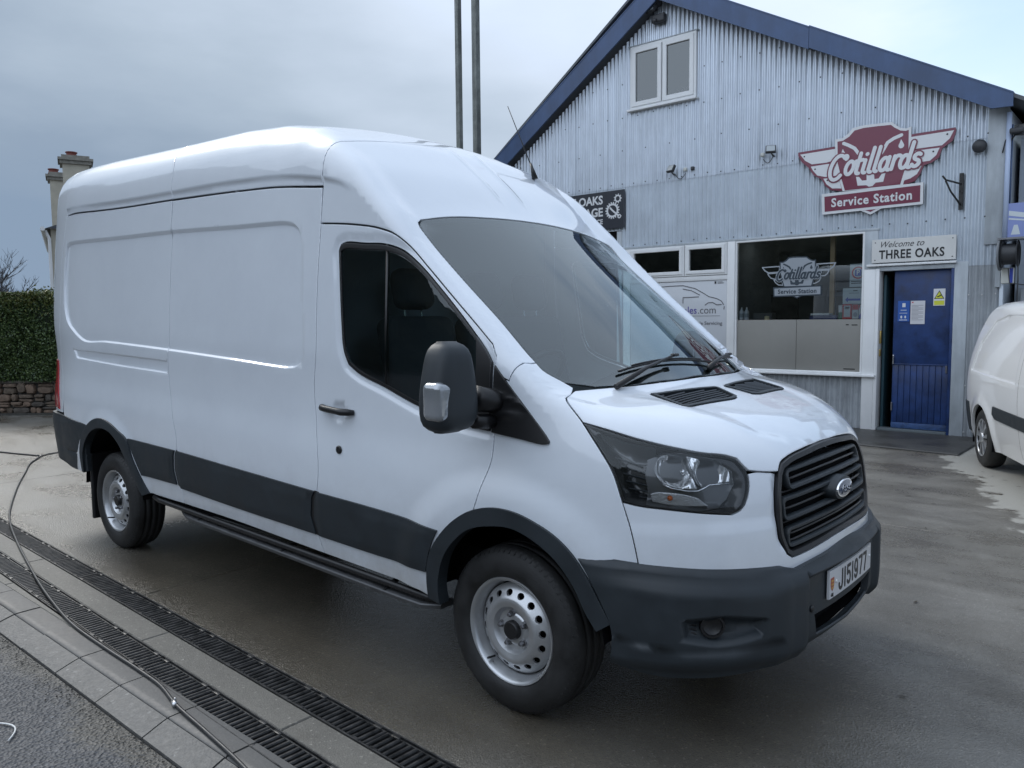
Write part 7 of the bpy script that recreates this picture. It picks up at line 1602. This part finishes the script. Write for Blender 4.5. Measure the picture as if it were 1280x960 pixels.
P2('rear_bumper',T2,[tuple(p) for p in T2.fr(np.array([(-.98,.66),(-.5,.68),(0,.68),(.5,.68),(.98,.66),(.98,.33),(.5,.30),(0,.30),(-.5,.30),(-.98,.33)]))],plast,off=.012,h=.05,hem=.03)
P2('window_glass',C2,swin,windowM,off=-.01,h=.1,hem=.004)
P2('tail_lamp',T2,[tuple(p) for p in T2.fr(np.array([(-.74,1.12),(-.62,1.12),(-.62,.80),(-.74,.80)]))],redl,off=.006,h=.04,hem=.02,mirror=True)
P2('windscreen',C2,[tuple(p) for p in C2.fr(np.array([(1.85,.52),(1.82,0),(1.85,-.52),(2.45,-.72),(2.50,0),(2.45,.72)]))],blackp,off=.004,h=.1,hem=.004)
P2('door_gap',C2,S2([(1.20,.28),(1.20,1.6),(1.206,1.6),(1.206,.28)]),blackp,off=.001,h=.05,hem=.002,gap=.0002,mirror=True)
P2('body_line',C2,S2([(.42,.835),(1.15,.825),(1.15,.818),(.42,.826)]),blackp,off=-.0015,h=.05,hem=.002,gap=.0002,mirror=True)
g=MB(); g.box((-.55,-.70,.22),(3.0,.70,.5)); objs.append((g.build('underbody',blackm),None))
for cx in (0,2.73):
    g=MB(); V=[];F=[]; n=14
    for sd in (-1,1):
        V=[];F=[]
        for k in range(n+1): a=math.radians(-15+210*k/n); V+=[(cx+.37*math.cos(a),sd*.84,.31+.37*math.sin(a)),(cx+.37*math.cos(a),sd*.55,.31+.37*math.sin(a))]
        for k in range(n): F.append((2*k,2*k+1,2*k+3,2*k+2))
        F.append(tuple(2*k+1 for k in range(n+1))); g=MB(); g.add(V,F); objs.append((g.build('wheel_housing',blackm),None))
        c=(cx,sd*.755,.315); wE=bpy.data.objects.new('wheel',None); COL.objects.link(wE); wE.location=c; objs.append((wE,None))
        g=MB(); g.lathe([(-.09,.20),(-.10,.24),(-.09,.29),(-.07,.308),(0,.315),(.07,.308),(.085,.29),(.095,.24),(.088,.205)],c,'y',40,sgn=sd); o=g.build('tyre',rubber,None,True); objs.append((o,wE))
        g=MB(); g.lathe([(.086,.206),(.092,.203),(.080,.195),(.030,.18),(.02,.001)],c,'y',36,sgn=sd); o=g.build('rim',blackp,None,deg=50); objs.append((o,wE))
        g=MB(); g.lathe([(.078,.198),(.090,.204),(.088,.190),(.082,.186)],c,'y',36,sgn=sd)
        for k in range(9):
            a=2*math.pi*k/9+.2; da=.17; 
            def pt(r_,aa,yy): return (c[0]+r_*math.cos(aa),c[1]+sd*yy,c[2]+r_*math.sin(aa))
            Vs=[pt(.05,a-da*1.2,.090),pt(.19,a-da*.75,.086),pt(.19,a+da*.75,.086),pt(.05,a+da*1.2,.090),pt(.05,a-da*1.2,.06),pt(.19,a-da*.75,.06),pt(.19,a+da*.75,.06),pt(.05,a+da*1.2,.06)]; g.add(Vs,[(0,1,2,3),(0,4,5,1),(1,5,6,2),(2,6,7,3),(3,7,4,0)])
        g.lathe([(.085,.058),(.098,.05),(.100,.001)],c,'y',24,sgn=sd); o=g.build('wheel_trim',M_trim,None) if False else g.build('wheel_trim',steel,None,deg=40); objs.append((o,wE))
van2.matrix_world=Matrix.Translation((ox,oy,0))
van2.location=(ox,oy,0)
XI=Matrix.Translation((-ox,-oy,0))@XF
for o,par in objs:
    if par is None: o.parent=van2; o.matrix_parent_inverse=XI
    else: o.parent=par; o.matrix_parent_inverse=par.matrix_basis.inverted()
# unseen tree bank added behind the camera, heights shaped to darken reflections
g=MB(); V=[];F=[]; rb_=np.random.RandomState(5); nn=420; azs=np.linspace(math.radians(171),math.radians(338),nn); hh=np.convolve(rb_.uniform(2.0,10.6,nn+40),np.ones(41)/41,'valid')[:nn]*np.interp(azs,[3.0,3.2,3.6,4.9,5.9],[.6,1.5,1.6,1.1,1.1])+rb_.uniform(-.03,.03,nn)
for i,a in enumerate(azs):
    R_=24+2.5*math.sin(i*.06); x,y=-1.5+R_*math.cos(a),R_*math.sin(a)*.95-1
    V+=[(x,y,-.1),(x+.3*math.cos(a),y+.3*math.sin(a),hh[i]*.6),(x+1.2*math.cos(a),y+1.2*math.sin(a),hh[i])]
for i in range(nn-1):
    for k in (0,1): F.append((3*i+k,3*i+k+1,3*(i+1)+k+1,3*(i+1)+k))
mesh('reflection_bank',V,F,M('reflection_bank_green',(.085,.09,.07),.9,noise=(1.2,.5,.05),bump=(2,.8,.3)),None,kind='stuff',label='unseen bank of trees added behind the camera to darken reflections',cat='trees')
